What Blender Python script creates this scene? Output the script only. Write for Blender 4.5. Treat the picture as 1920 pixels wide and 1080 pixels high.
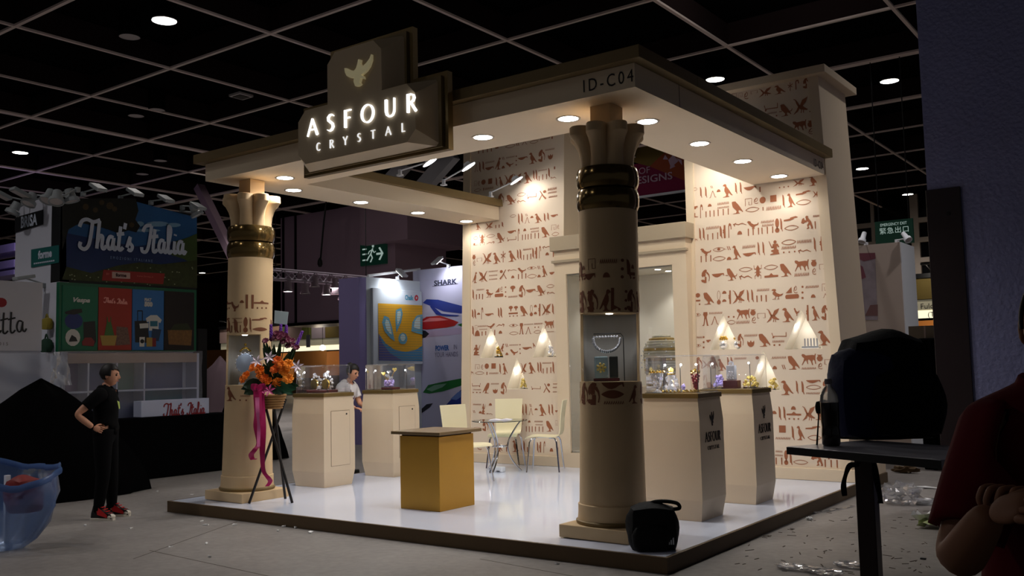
import bpy, bmesh, math, random
from math import sin, cos, pi, radians, atan2, hypot, sqrt
from mathutils import Vector, Matrix
from mathutils.geometry import tessellate_polygon

random.seed(7)
for _o in list(bpy.data.objects):
    bpy.data.objects.remove(_o)
SC = bpy.context.scene
COL = SC.collection

# ------------------------------------------------------------------ camera
CAM_C = Vector((3.1325, -6.0448, 1.4911))
CAM_F = 1752.57                     # focal length in pixels of a 1920 wide frame
_pi, _ro, _ya = radians(4.7484), radians(-1.2981), radians(-36.2673)
FWD = Vector((sin(_ya) * cos(_pi), cos(_ya) * cos(_pi), sin(_pi)))
_r = Vector((cos(_ya), -sin(_ya), 0))
_u = _r.cross(FWD)
RGT = _r * cos(_ro) + _u * sin(_ro)
UPV = -_r * sin(_ro) + _u * cos(_ro)
_cd = bpy.data.cameras.new('camera')
_cd.sensor_width = 36.0
_cd.lens = CAM_F * 36.0 / 1920.0
_cd.clip_end = 300
cam = bpy.data.objects.new('camera', _cd)
COL.objects.link(cam)
cam.matrix_world = Matrix((
    (RGT.x, UPV.x, -FWD.x, CAM_C.x),
    (RGT.y, UPV.y, -FWD.y, CAM_C.y),
    (RGT.z, UPV.z, -FWD.z, CAM_C.z),
    (0, 0, 0, 1)))
SC.camera = cam


def ray(px, py):
    return FWD + RGT * ((px - 960) / CAM_F) + UPV * ((540 - py) / CAM_F)


def on(px, py, ax, v):
    """point of the world plane  axis = v  seen at a pixel of the photograph"""
    d = ray(px, py)
    i = 'xyz'.index(ax)
    return CAM_C + d * ((v - CAM_C[i]) / d[i])


def at(px, py, depth):
    return CAM_C + ray(px, py) * depth


# ------------------------------------------------------------------ world, exposure
SC.view_settings.view_transform = 'Standard'
SC.view_settings.look = 'None'
SC.view_settings.exposure = 0.0
SC.view_settings.gamma = 1.0
SC.view_settings.use_curve_mapping = False
w = bpy.data.worlds.new('hall_air')
SC.world = w
w.use_nodes = True
w.node_tree.nodes['Background'].inputs[0].default_value = (0.9, 0.92, 1.0, 1)
w.node_tree.nodes['Background'].inputs[1].default_value = 0.04

# lamp powers (W)
P_CANOPY = 48.0      # recessed downlights of the canopy
P_FLOOD = 32.0       # arm floods over the stand
P_HALL = 355.0       # downlights of the hall ceiling
P_NICHE = 0.5
P_CASE = 1.2

# ------------------------------------------------------------------ materials
def lin(c):
    c = c / 255.0
    return c / 12.92 if c <= 0.04045 else ((c + 0.055) / 1.055) ** 2.4


def rgb(r, g, b):
    return (lin(r), lin(g), lin(b), 1)


MATS = {}


def mat(name, col, rough=0.6, metal=0.0, spec=0.5, noise=0.0, nscale=8.0, bump=0.0, bscale=60.0,
        emit=0.0, trans=0.0, ior=1.45, alpha=1.0, coat=0.0, sheen=0.0):
    if name in MATS:
        return MATS[name]
    m = bpy.data.materials.new(name)
    m.use_nodes = True
    nt = m.node_tree
    b = nt.nodes['Principled BSDF']
    b.inputs['Base Color'].default_value = col
    b.inputs['Roughness'].default_value = rough
    b.inputs['Metallic'].default_value = metal
    b.inputs['Specular IOR Level'].default_value = spec
    b.inputs['IOR'].default_value = ior
    b.inputs['Transmission Weight'].default_value = trans
    b.inputs['Alpha'].default_value = alpha
    b.inputs['Coat Weight'].default_value = coat
    if sheen:
        b.inputs['Sheen Weight'].default_value = sheen
    if emit:
        b.inputs['Emission Color'].default_value = col
        b.inputs['Emission Strength'].default_value = emit
    tc = None
    if noise or bump:
        tc = nt.nodes.new('ShaderNodeTexCoord')
    if noise:
        n = nt.nodes.new('ShaderNodeTexNoise')
        n.inputs['Scale'].default_value = nscale
        n.inputs['Detail'].default_value = 5
        nt.links.new(tc.outputs['Object'], n.inputs['Vector'])
        mx = nt.nodes.new('ShaderNodeMix')
        mx.data_type = 'RGBA'
        mx.inputs[6].default_value = tuple(v * (1 - noise) for v in col[:3]) + (1,)
        mx.inputs[7].default_value = tuple(min(1, v * (1 + noise)) for v in col[:3]) + (1,)
        nt.links.new(n.outputs['Fac'], mx.inputs[0])
        nt.links.new(mx.outputs[2], b.inputs['Base Color'])
    if bump:
        n = nt.nodes.new('ShaderNodeTexNoise')
        n.inputs['Scale'].default_value = bscale
        n.inputs['Detail'].default_value = 4
        nt.links.new(tc.outputs['Object'], n.inputs['Vector'])
        bp = nt.nodes.new('ShaderNodeBump')
        bp.inputs['Strength'].default_value = bump
        bp.inputs['Distance'].default_value = 0.01
        nt.links.new(n.outputs['Fac'], bp.inputs['Height'])
        nt.links.new(bp.outputs['Normal'], b.inputs['Normal'])
    MATS[name] = m
    return m


def thin_glass(name, tint=(0.97, 0.98, 1.0, 1), refl=1.0, rough=0.0, veil=0.0, veil_col=(0.8, 0.85, 0.9, 1)):
    """a thin sheet of clear material: see-through with Fresnel reflections and a little haze"""
    if name in MATS:
        return MATS[name]
    m = bpy.data.materials.new(name)
    m.use_nodes = True
    nt = m.node_tree
    for n in list(nt.nodes):
        nt.nodes.remove(n)
    out = nt.nodes.new('ShaderNodeOutputMaterial')
    tr = nt.nodes.new('ShaderNodeBsdfTransparent')
    tr.inputs[0].default_value = tint
    gl = nt.nodes.new('ShaderNodeBsdfGlossy')
    gl.inputs['Roughness'].default_value = rough
    fr = nt.nodes.new('ShaderNodeFresnel')
    fr.inputs['IOR'].default_value = 1.5
    mu = nt.nodes.new('ShaderNodeMath')
    mu.operation = 'MULTIPLY'
    mu.inputs[1].default_value = refl
    nt.links.new(fr.outputs[0], mu.inputs[0])
    mx = nt.nodes.new('ShaderNodeMixShader')
    nt.links.new(mu.outputs[0], mx.inputs[0])
    last = tr
    if veil:
        df = nt.nodes.new('ShaderNodeBsdfDiffuse')
        df.inputs[0].default_value = veil_col
        tl = nt.nodes.new('ShaderNodeBsdfTranslucent')
        tl.inputs[0].default_value = veil_col
        mm = nt.nodes.new('ShaderNodeMixShader')
        mm.inputs[0].default_value = 0.4
        nt.links.new(df.outputs[0], mm.inputs[1])
        nt.links.new(tl.outputs[0], mm.inputs[2])
        mv = nt.nodes.new('ShaderNodeMixShader')
        mv.inputs[0].default_value = veil
        nt.links.new(tr.outputs[0], mv.inputs[1])
        nt.links.new(mm.outputs[0], mv.inputs[2])
        last = mv
    nt.links.new(last.outputs[0], mx.inputs[1])
    nt.links.new(gl.outputs[0], mx.inputs[2])
    nt.links.new(mx.outputs[0], out.inputs[0])
    MATS[name] = m
    return m


def emitter(name, col, s):
    if name in MATS:
        return MATS[name]
    m = bpy.data.materials.new(name)
    m.use_nodes = True
    nt = m.node_tree
    for n in list(nt.nodes):
        nt.nodes.remove(n)
    out = nt.nodes.new('ShaderNodeOutputMaterial')
    e = nt.nodes.new('ShaderNodeEmission')
    e.inputs[0].default_value = col
    e.inputs[1].default_value = s
    nt.links.new(e.outputs[0], out.inputs[0])
    MATS[name] = m
    return m


M_BEIGE = mat('beige_paint', rgb(218, 198, 170), 0.62, spec=0.25, noise=0.03, nscale=3, bump=0.05, bscale=220)
M_BEIGE2 = mat('warm_beige_paint', rgb(208, 188, 160), 0.6, spec=0.3, noise=0.03, nscale=4, bump=0.05, bscale=200)
M_PANEL = mat('wallpaper_beige', rgb(222, 204, 182), 0.7, spec=0.2, noise=0.02, nscale=2)
M_GLYPH = mat('terracotta_print', rgb(156, 97, 68), 0.7, spec=0.2, noise=0.06, nscale=20)
M_GLYPH_D = mat('dark_terracotta_print', rgb(122, 76, 54), 0.7, spec=0.2, noise=0.06, nscale=20)
M_BRONZE = mat('bronze_paint', rgb(126, 104, 62), 0.35, metal=0.55, spec=0.5, noise=0.08, nscale=14)
M_BAND = mat('polished_bronze', rgb(120, 98, 58), 0.16, metal=0.75, noise=0.1, nscale=9)
M_SLAB = mat('khaki_paint', rgb(126, 106, 70), 0.5, metal=0.15, spec=0.3, noise=0.06, nscale=6)
M_SIGN = mat('sign_taupe', rgb(205, 184, 152), 0.55, spec=0.3, noise=0.04, nscale=5)
M_SKIRT = mat('brown_skirt', rgb(92, 74, 52), 0.5, spec=0.3, noise=0.08, nscale=6)
M_CHROME = mat('chrome', rgb(200, 200, 205), 0.12, metal=1.0)
M_WHITE = mat('white_paint', rgb(225, 228, 235), 0.5, spec=0.3)
M_BLACK = mat('black_plastic', rgb(14, 14, 15), 0.45, spec=0.4)
M_CLOTH = mat('black_cloth', rgb(5, 5, 6), 0.95, spec=0.05, bump=0.3, bscale=30)
M_LAMP = emitter('lamp_white', (1.0, 0.97, 0.92, 1), 14.0)
M_HALL_LAMP = emitter('hall_lamp_white', (1.0, 0.95, 0.9, 1), 16.0)
M_GLASS = thin_glass('acrylic_sheet', (0.985, 0.99, 1.0, 1), 0.5, 0.0, 0.018, (0.85, 0.85, 0.95, 1))
M_PANE = thin_glass('window_pane', (0.96, 0.97, 0.98, 1), 0.8)
M_CRYSTAL = mat('cut_crystal', rgb(246, 246, 252), 0.05, metal=0.7, spec=1.0)
M_GOLD = mat('gold_metal', rgb(226, 190, 96), 0.2, metal=1.0)
M_SILVER = mat('silver_metal', rgb(225, 222, 215), 0.15, metal=1.0)
M_RUBY = mat('ruby_glass', rgb(104, 10, 24), 0.05, trans=0.35, ior=1.5)
M_LUMINOUS = emitter('lit_letter', (0.95, 0.97, 1.0, 1), 1.6)


# ------------------------------------------------------------------ mesh builder
class MB:
    def __init__(s):
        s.v = []
        s.f = []

    def add(s, vs, fs):
        n = len(s.v)
        s.v += [tuple(p) for p in vs]
        s.f += [tuple(i + n for i in f) for f in fs]
        return s

    def box(s, x0, y0, z0, x1, y1, z1, bevel=0.0):
        if x0 > x1: x0, x1 = x1, x0
        if y0 > y1: y0, y1 = y1, y0
        if z0 > z1: z0, z1 = z1, z0
        b = min(bevel, (x1 - x0) / 3, (y1 - y0) / 3, (z1 - z0) / 3)
        if b <= 0:
            vs = [(x, y, z) for z in (z0, z1) for y in (y0, y1) for x in (x0, x1)]
            return s.add(vs, [(0, 2, 3, 1), (4, 5, 7, 6), (0, 1, 5, 4), (2, 6, 7, 3), (0, 4, 6, 2), (1, 3, 7, 5)])
        bm = bmesh.new()
        bmesh.ops.create_cube(bm, size=1)
        for v in bm.verts:
            v.co = Vector((x0 + (v.co.x + .5) * (x1 - x0), y0 + (v.co.y + .5) * (y1 - y0), z0 + (v.co.z + .5) * (z1 - z0)))
        bmesh.ops.bevel(bm, geom=list(bm.edges), offset=b, segments=2, affect='EDGES', profile=0.5)
        return s.bm(bm)

    def bm(s, bm, mtx=None):
        bm.verts.index_update()
        vs = [(mtx @ v.co) if mtx else v.co.copy() for v in bm.verts]
        fs = [[v.index for v in f.verts] for f in bm.faces]
        bm.free()
        return s.add(vs, fs)

    def prism(s, poly, fn, d0, d1):
        """poly: 2D points; fn(u, v, d) -> 3D"""
        n = len(poly)
        vs = [fn(u, v, d0) for u, v in poly] + [fn(u, v, d1) for u, v in poly]
        fs = [tuple(range(n))[::-1], tuple(range(n, 2 * n))]
        fs += [(i, (i + 1) % n, n + (i + 1) % n, n + i) for i in range(n)]
        return s.add(vs, fs)

    def rings(s, rings, close=True, cap0=True, cap1=True):
        n = len(rings[0])
        vs = [p for r in rings for p in r]
        fs = []
        for k in range(len(rings) - 1):
            for i in range(n if close else n - 1):
                j = (i + 1) % n
                fs.append((k * n + i, k * n + j, (k + 1) * n + j, (k + 1) * n + i))
        if cap0: fs.append(tuple(range(n))[::-1])
        if cap1: fs.append(tuple(range((len(rings) - 1) * n, len(rings) * n)))
        return s.add(vs, fs)

    def lathe(s, prof, c=(0, 0, 0), n=32, rf=None, cap0=True, cap1=True, a0=0.0, a1=None):
        rs = []
        full = a1 is None
        for r, z in prof:
            ring = []
            for i in range(n + (0 if full else 1)):
                a = a0 + (2 * pi if full else a1 - a0) * i / n
                rr = r * (rf(a, z) if rf else 1)
                ring.append((c[0] + rr * cos(a), c[1] + rr * sin(a), c[2] + z))
            rs.append(ring)
        return s.rings(rs, full, cap0 and full, cap1 and full)

    def tube(s, path, r, n=8, caps=True):
        path = [Vector(p) for p in path]
        rs = []
        up = None
        for i, p in enumerate(path):
            t = (path[min(i + 1, len(path) - 1)] - path[max(i - 1, 0)])
            if t.length < 1e-9: t = Vector((0, 0, 1))
            t.normalize()
            if up is None:
                up = Vector((0, 0, 1)) if abs(t.z) < .9 else Vector((1, 0, 0))
            a = t.cross(up)
            if a.length < 1e-6: a = t.orthogonal()
            a.normalize()
            b = a.cross(t).normalized()
            up = b
            rr = r[i] if isinstance(r, (list, tuple)) else r
            rs.append([p + a * (rr * cos(2 * pi * k / n)) + b * (rr * sin(2 * pi * k / n)) for k in range(n)])
        return s.rings(rs, True, caps, caps)

    def ball(s, c, r, sub=2, sc=(1, 1, 1)):
        bm = bmesh.new()
        bmesh.ops.create_icosphere(bm, subdivisions=sub, radius=1)
        for v in bm.verts:
            v.co = Vector((c[0] + v.co.x * r * sc[0], c[1] + v.co.y * r * sc[1], c[2] + v.co.z * r * sc[2]))
        return s.bm(bm)

    def strip(s, a, b):
        """quad strip between two point lists"""
        n = len(a)
        return s.add(list(a) + list(b), [(i, i + 1, n + i + 1, n + i) for i in range(n - 1)])

    def xf(s, m):
        s.v = [tuple(m @ Vector(p)) for p in s.v]
        return s

    def build(s, name, m, parent=None, smooth=False, auto=None, org=None):
        me = bpy.data.meshes.new(name)
        o = org if org is not None else (parent_org(parent) if parent else (0, 0, 0))
        me.from_pydata([(p[0] - o[0], p[1] - o[1], p[2] - o[2]) for p in s.v], [], s.f)
        me.validate()
        bm = bmesh.new()
        bm.from_mesh(me)
        bmesh.ops.recalc_face_normals(bm, faces=bm.faces)
        bm.to_mesh(me)
        bm.free()
        if smooth:
            me.polygons.foreach_set('use_smooth', [True] * len(me.polygons))
            try:
                me.set_sharp_from_angle(angle=radians(auto if auto else 40))
            except Exception:
                pass
        if m: me.materials.append(m)
        ob = bpy.data.objects.new(name, me)
        COL.objects.link(ob)
        if parent: ob.parent = parent
        elif org is not None: ob.location = org
        return ob


def parent_org(p):
    """world offset of an un-rotated parent chain"""
    o = Vector((0, 0, 0))
    while p:
        o += p.location
        p = p.parent
    return o


def tag(o, label, cat=None, group=None, kind=None):
    o['label'] = label
    if cat: o['category'] = cat
    if group: o['group'] = group
    if kind: o['kind'] = kind
    return o


def thing(name, label, cat, loc=(0, 0, 0), rz=0.0, group=None):
    o = bpy.data.objects.new(name, None)
    o.empty_display_size = 0.1
    COL.objects.link(o)
    o.location = loc
    o.rotation_euler = (0, 0, rz)
    tag(o, label, cat, group)
    return o


def lab(o, text):
    o['label'] = text
    return o


def struct(name, mb, m, parent=None, smooth=False):
    o = mb.build(name, m, parent, smooth)
    if not parent: o['kind'] = 'structure'
    return o


def copy_tree(o, parent=None):
    c = o.copy()
    COL.objects.link(c)
    if parent: c.parent = parent
    for ch in list(o.children):
        copy_tree(ch, c)
    return c


def spot(name, loc, direction, power, angle, blend=0.6, radius=0.04, col=(1, 0.93, 0.84), parent=None):
    l = bpy.data.lights.new(name, 'SPOT')
    l.energy = power
    l.color = col
    l.spot_size = radians(angle)
    l.spot_blend = blend
    l.shadow_soft_size = radius
    o = bpy.data.objects.new(name, l)
    COL.objects.link(o)
    o.rotation_euler = Vector(direction).to_track_quat('-Z', 'Y').to_euler()
    if parent:
        o.parent = parent
        o.location = Vector(loc) - parent_org(parent)
    else:
        o.location = loc
    return o


def point(name, loc, power, radius=0.03, col=(1, 0.93, 0.84), parent=None):
    l = bpy.data.lights.new(name, 'POINT')
    l.energy = power
    l.color = col
    l.shadow_soft_size = radius
    o = bpy.data.objects.new(name, l)
    COL.objects.link(o)
    if parent:
        o.parent = parent
        o.location = Vector(loc) - parent_org(parent)
    else:
        o.location = loc
    return o


def text_mesh(name, body, size, m, mtx, parent=None, extrude=0.0, align='CENTER', spacing=1.0, sx=1.0, shear=0.0, bold=0.0):
    """lettering as a flat (or slightly raised) mesh placed by a world matrix"""
    cu = bpy.data.curves.new(name, 'FONT')
    cu.body = body
    cu.size = size
    cu.extrude = extrude
    cu.align_x = align
    cu.align_y = 'CENTER'
    cu.space_character = spacing
    cu.shear = shear
    cu.offset = bold
    cu.resolution_u = 3
    o = bpy.data.objects.new(name, cu)
    COL.objects.link(o)
    dg = bpy.context.evaluated_depsgraph_get()
    me = bpy.data.meshes.new_from_object(o.evaluated_get(dg))
    bpy.data.objects.remove(o)
    me.name = name
    off = parent_org(parent) if parent else Vector((0, 0, 0))
    for v in me.vertices:
        p = mtx @ Vector((v.co.x * sx, v.co.y, v.co.z))
        v.co = p - off
    me.materials.clear()
    me.materials.append(m)
    ob = bpy.data.objects.new(name, me)
    COL.objects.link(ob)
    if parent: ob.parent = parent
    return ob


def frame(origin, xdir, ydir):
    """matrix with local x, y in the plane of the lettering and z out of it"""
    x = Vector(xdir).normalized()
    y = Vector(ydir)
    y = (y - x * y.dot(x)).normalized()
    z = x.cross(y)
    o = Vector(origin)
    return Matrix(((x.x, y.x, z.x, o.x), (x.y, y.y, z.y, o.y), (x.z, y.z, z.z, o.z), (0, 0, 0, 1)))


def ribbon2d(pts, wd):
    """outline quads of a polyline in 2D; wd a width or list of widths"""
    n = len(pts)
    L, R = [], []
    for i, (x, y) in enumerate(pts):
        x0, y0 = pts[max(i - 1, 0)]
        x1, y1 = pts[min(i + 1, n - 1)]
        dx, dy = x1 - x0, y1 - y0
        l = hypot(dx, dy) or 1e-9
        ww = (wd[i] if isinstance(wd, (list, tuple)) else wd) / 2
        L.append((x - dy / l * ww, y + dx / l * ww))
        R.append((x + dy / l * ww, y - dx / l * ww))
    return [[L[i], L[i + 1], R[i + 1], R[i]] for i in range(n - 1)]


def smooth_line(pts, k=5):
    """Catmull-Rom through 2D or 3D points"""
    out = []
    P = [Vector(p) for p in pts]
    for i in range(len(P) - 1):
        a = P[max(i - 1, 0)]; b = P[i]; c = P[i + 1]; d = P[min(i + 2, len(P) - 1)]
        for j in range(k):
            t = j / k
            out.append(0.5 * ((2 * b) + (c - a) * t + (2 * a - 5 * b + 4 * c - d) * t * t + (3 * b - a - 3 * c + d) * t ** 3))
    out.append(P[-1])
    return [tuple(p) for p in out]

GLYPH_ROWS = {
 'wR': [
  'o -1924 3657 41 65|R -1843 3554 143 32|R -1775 3546 147 32|/ -1696 3657 35 37|l -1682 3534 91 90|d -1604 3599 35 53|F -1486 3519 170 136|R -1374 3545 146 33|R -1312 3537 152 33|b -1193 3566 49 167|I -1066 3529 64 20|p -821 3541 19 19|p -767 3541 19 19|p -714 3541 19 19|X -589 3539 81 142|F -409 3520 123 121',
  'b -1922 3416 41 65|L -1918 3313 56 65|k -1841 3294 167 49|d -1727 3428 35 53|w -1547 3431 35 157|w -1548 3386 25 157|I -1778 3297 76 17|I -1724 3296 81 17|I -1671 3295 80 17|I -1615 3294 85 17|I -1547 3296 80 17|I -1481 3296 80 17|O -1362 3295 158 149|h -1217 3376 93 91|g -1126 3390 78 65|c -1036 3384 83 79|o -1169 3292 64 181|I -1034 3296 44 15|q -902 3387 82 78|w -901 3289 48 186|R -777 3299 163 34|F -685 3298 167 100|n -536 3427 47 179|o -537 3303 66 183|X -386 3379 80 83',
  'v -1918 3003 45 43|R -1863 3008 165 34|R -1814 3008 163 34|w -1695 3137 40 175|I -1759 3003 75 17|I -1693 3006 80 17|I -1627 3005 83 17|R -1583 3006 162 42|E -1539 3006 164 42|k -1466 3004 173 57|v -1335 3138 44 174|d -1338 3032 45 63|Q -1168 3086 102 151|I -1226 3004 88 18|I -1165 3008 78 18|I -1097 3008 83 18|I -1053 3011 77 18|I -986 3007 84 18|I -920 3010 79 18|w -983 3139 34 167|w -980 3095 34 148|V -864 3006 173 58|R -812 3015 163 34|n -696 3131 52 172|o -690 3016 62 176|W -504 3011 160 140|w -381 3143 28 102|I -407 3005 89 15|I -340 3008 84 15|o -728 2844 66 182|w -543 2850 42 173|w -730 2797 38 177|R -419 2736 172 32|E -341 2738 172 46',
  'Q -1791 2811 95 149|I -1854 2731 80 18|I -1788 2730 85 18|I -1724 2730 80 18|e -1616 2845 55 162|o -1613 2726 61 173|/ -1484 2852 49 52|d -1483 2729 39 62|F -1384 2731 171 113|w -1225 2853 39 166|b -1222 2751 44 171|R -1101 2754 164 32|R -1041 2749 167 32|S -909 2742 177 131|p -792 2750 21 21|p -725 2748 21 21|p -660 2749 21 21|v -543 2733 47 154',
  'M -1802 2467 169 122|b -1633 2524 49 167|Oa -1457 2472 152 123|o -1272 2565 58 176|v -1274 2473 58 166|T -1118 2467 168 99|o -954 2564 62 176|z -952 2474 52 170|O -776 2470 156 139|B -581 2521 131 169|j -438 2561 79 65|g -443 2468 79 55|w -584 2460 42 178|h2 -345 2521 65 64',
  'c -1908 2290 55 64|t -1909 2240 20 70|p -1886 2194 20 24|O -1763 2194 151 143|y -1628 2187 170 52|d -1554 2315 36 57|d -1556 2215 32 57|E -1483 2184 167 36|X -1370 2185 164 157|R -1249 2190 156 35|R -1194 2189 158 35|w -1059 2314 33 157|I -1137 2187 79 20|I -1081 2193 74 20|I -1022 2183 83 20|D -885 2206 125 140|A -745 2270 72 76|g -669 2265 89 57|u -706 2202 51 166|p -579 2321 26 26|p -581 2254 26 26|p -583 2191 26 26|w -467 2312 32 157|d -457 2199 39 55|h -326 2266 87 54|l -315 2188 50 54',
  'e -1912 2052 40 75|N -1809 1929 172 85|w -1673 2069 29 178|l -1686 1938 103 99|p -1503 2015 23 26|p -1437 2012 23 25|o -1469 1933 53 112|B -1315 1989 125 166|j -1191 2026 74 70|g -1188 1935 81 65|h2 -1088 1987 66 103|w -1322 1936 38 171|X -945 1934 165 160|F -762 1930 168 147|Q -658 1999 93 66|E -530 1933 184 32|F -435 1933 169 96|M -326 1933 173 95',
  'w -1897 1780 25 82|p -1838 1779 24 26|p -1839 1716 24 26|p -1840 1651 24 26|e -1910 1670 35 65|b -1774 1721 35 64|M -1359 1654 161 82|w -1225 1776 29 167|f -1227 1650 77 91|O -1056 1650 153 149|a -877 1744 67 181|w -888 1692 30 147|p -936 1652 23 25|p -873 1652 23 24|F -341 1642 171 161',
  'R -1520 1380 161 36|R -1474 1374 166 41|w -1364 1503 29 154|X -1795 1404 99 150|F -1604 1371 147 116|c -1151 1499 38 45|w -884 1502 28 175|d -939 1380 38 54|/ -830 1378 52 48|O -710 1372 159 143|B -531 1420 130 169|j -404 1459 78 69|g -407 1372 74 60|h2 -302 1420 64 101|w -534 1372 25 169|M -1914 1386 160 109|O -1699 1402 158 96',
  'D -938 1088 56 78|F -797 1078 168 154|R -677 1092 153 33|R -611 1083 157 38|b -487 1212 37 172|o -486 1138 55 177|w -496 1087 23 158|M -341 1115 137 92|R -1321 1088 154 36|O -1737 1078 157 149|B -1506 1107 126 176',
  'd -958 856 37 57|R -891 788 160 36|R -835 784 162 36|d -728 908 41 58|z -725 843 43 173|p -780 793 20 21|p -724 792 20 21|p -673 793 20 20|X -551 784 166 151|F -424 795 152 108|O -285 789 159 124',
  'q -866 643 82 80|w -861 565 27 179|R -741 560 163 37|F -650 562 162 97|n -506 687 40 173|o -491 562 62 163|M -319 567 159 98',
  'w -913 414 23 85|w -914 369 23 95|I -949 275 79 19|I -883 275 81 19|V -830 273 167 52|R -774 275 144 37|n -652 401 18 156|o -660 285 54 175|W -472 280 150 135|I -379 271 84 20|I -312 271 81 19|I -246 268 87 19|I -337 356 62 22|R -201 274 152 31',
  'g -1221 4726 95 64|h2 -1370 4774 57 65|h -1289 4758 63 52|h2 -1111 4774 44 89|X -973 4716 106 163|F -786 4711 111 147|K -657 4722 104 67|k -572 4724 116 60|M -464 4715 128 83',
  'a -903 4522 81 174|w -892 4480 21 124|p -835 4435 20 20|Oa -720 4420 153 134|X -538 4418 194 179|t -421 4417 12 29',
  'B -557 4208 127 167|j -426 4228 84 70|g -429 4144 78 70',
 ],
 'wL': [
  'I -5459 4692 47 24|I -5373 4688 55 24|I -5290 4687 51 24|I -5215 4688 49 24|t -5111 4717 21 59|o -4863 4686 54 189|/ -4733 4695 60 65|l -4605 4692 59 99|o -4436 4682 53 154|w -4243 4709 29 165|I -4120 4700 35 30',
  'l -5498 4414 129 61|R -5429 4398 167 43|R -5364 4419 146 45|w -5242 4516 30 172|b -5248 4408 48 165|-F -5086 4391 181 111|/ -4991 4527 42 51|w -4860 4536 24 159|d -4989 4395 42 59|Q -4874 4402 77 145|p -4752 4533 21 26|p -4752 4468 21 26|p -4751 4403 21 26|b -4638 4473 41 177|F -4455 4387 170 147|M -4303 4393 180 124|w -4160 4539 29 163|f -4149 4405 75 88',
  'h -5508 4196 85 53|g -5448 4200 73 53|c -5357 4200 79 83|q -5230 4195 82 75|R -5111 4143 138 41|F -5023 4107 173 95|X -4885 4124 166 174|X -4727 4115 165 143|F -4543 4113 170 154|R -4435 4145 146 39|R -4387 4127 163 42|w -4281 4257 23 151|I -4342 4121 69 19|I -4280 4124 81 19|I -4214 4126 75 19|R -4171 4143 144 41|I -4077 4250 40 30|v -4096 4110 40 94|o -5468 4106 49 137|I -5352 4109 42 21|w -5250 4114 36 164',
  'M -5026 3859 166 117|Oa -4845 3836 147 158|o -4653 3930 58 163|v -4652 3836 47 155|a -4471 3878 70 167|x -4285 3837 132 137|w -4116 3953 40 155|w -4115 3907 29 148|w -4102 3846 31 148',
  'o -4800 3637 44 114|R -4694 3520 167 42|R -4639 3539 148 42|/ -4560 3628 37 45|l -4545 3522 92 89|d -4464 3591 33 56|F -4354 3511 136 131|R -4242 3513 127 40|R -4183 3525 115 40|b -4080 3562 36 128|F -5446 3526 108 96|X -5239 3513 99 142|I -5114 3512 48 22|I -5051 3513 46 22|R -4990 3515 81 39',
  'o -5490 3378 51 88|L -5489 3295 32 96|T -5365 3283 165 103|o -5208 3381 50 165|-v -5207 3287 38 149|Oa -5026 3288 150 131|b -4823 3404 43 159|a -4822 3293 62 167|k -4696 3281 172 42|d -4588 3414 39 52|w -4418 3423 24 154|w -4411 3380 24 139|I -4628 3286 80 18|I -4575 3287 80 18|I -4528 3286 78 18|I -4476 3287 82 18|I -4407 3289 79 18|I -4347 3283 82 17|O -4229 3289 151 144|h -4087 3376 78 85|g -4016 3387 60 42|o -4058 3290 54 127',
  'j -5517 3082 70 64|g -5515 2993 76 56|h2 -5412 3041 57 99|X -5270 2992 169 173|F -5091 2983 168 147|K -4972 2992 167 92|F -4808 2990 166 151|R -4706 3012 147 42|R -4658 3002 159 45|w -4541 3131 30 155|I -4603 2997 73 19|I -4539 2992 79 19|I -4478 2996 81 19|R -4437 3001 157 41|E -4386 2997 163 44|k -4321 2997 169 43|v -4199 3124 42 158|d -4196 3028 42 60|I -4092 2995 71 21',
  '-F -5495 2727 164 88|-X -5336 2728 163 166|w -5153 2868 21 171|w -5152 2806 21 155|w -5151 2750 21 155|-x -4964 2745 136 138|v -4806 2849 31 166|d -4794 2748 39 57|Q -4637 2806 85 148|e -4465 2847 42 161|/ -4337 2842 48 51|I -4692 2725 73 21|I -4630 2726 75 21|I -4563 2727 73 21|o -4456 2720 60 168|d -4333 2726 38 58|F -4240 2727 163 100|b -4111 2747 38 99',
  'R -5519 2478 157 40|w -5388 2610 23 150|I -5458 2478 78 22|I -5402 2483 75 22|I -5344 2473 81 22|D -5215 2497 118 140|A -5071 2559 70 80|g -4999 2563 80 54|u -5039 2492 47 161|p -4921 2614 22 27|p -4920 2544 22 27|p -4919 2480 22 27|Y -4792 2549 91 90|w -4790 2467 28 165|M -4630 2461 175 118|b -4476 2517 48 168|Oa -4302 2464 149 129|o -4139 2560 53 135|v -4131 2471 41 134',
  'R -5524 2200 137 45|R -5477 2191 150 44|d -5413 2250 31 60|k -5347 2179 167 44|b -5217 2222 37 163|R -5040 2188 147 43|R -4995 2186 153 46|Y -4824 2269 79 75|Y -4732 2276 66 74|t -4780 2227 22 164|p -4839 2190 19 24|p -4775 2190 19 24|p -4708 2189 19 24|O -4591 2191 146 140|y -4462 2182 157 55|d -4392 2305 36 51|d -4391 2207 33 55|E -4322 2177 172 40|X -4208 2183 159 156|R -4095 2189 152 39',
  'R -5512 1944 149 45|h -5457 2029 68 48|d -5432 1935 87 95|I -5342 1938 62 23|I -5275 1942 61 23|I -5109 1935 79 23|w -5339 2067 25 172|w -5323 2023 18 149|-Q -5176 2036 74 147|-v -5007 2053 49 145|d -5006 1956 43 64|e -4776 2043 42 157|o -4765 1926 50 164|N -4632 1930 161 81|l -4510 1928 103 102|w -4508 2061 18 160|w -4342 2060 24 144|p -4396 2012 19 23|p -4337 2011 19 23|o -4355 1931 47 129|B -4157 1993 111 155|w -4135 1943 14 113',
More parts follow.
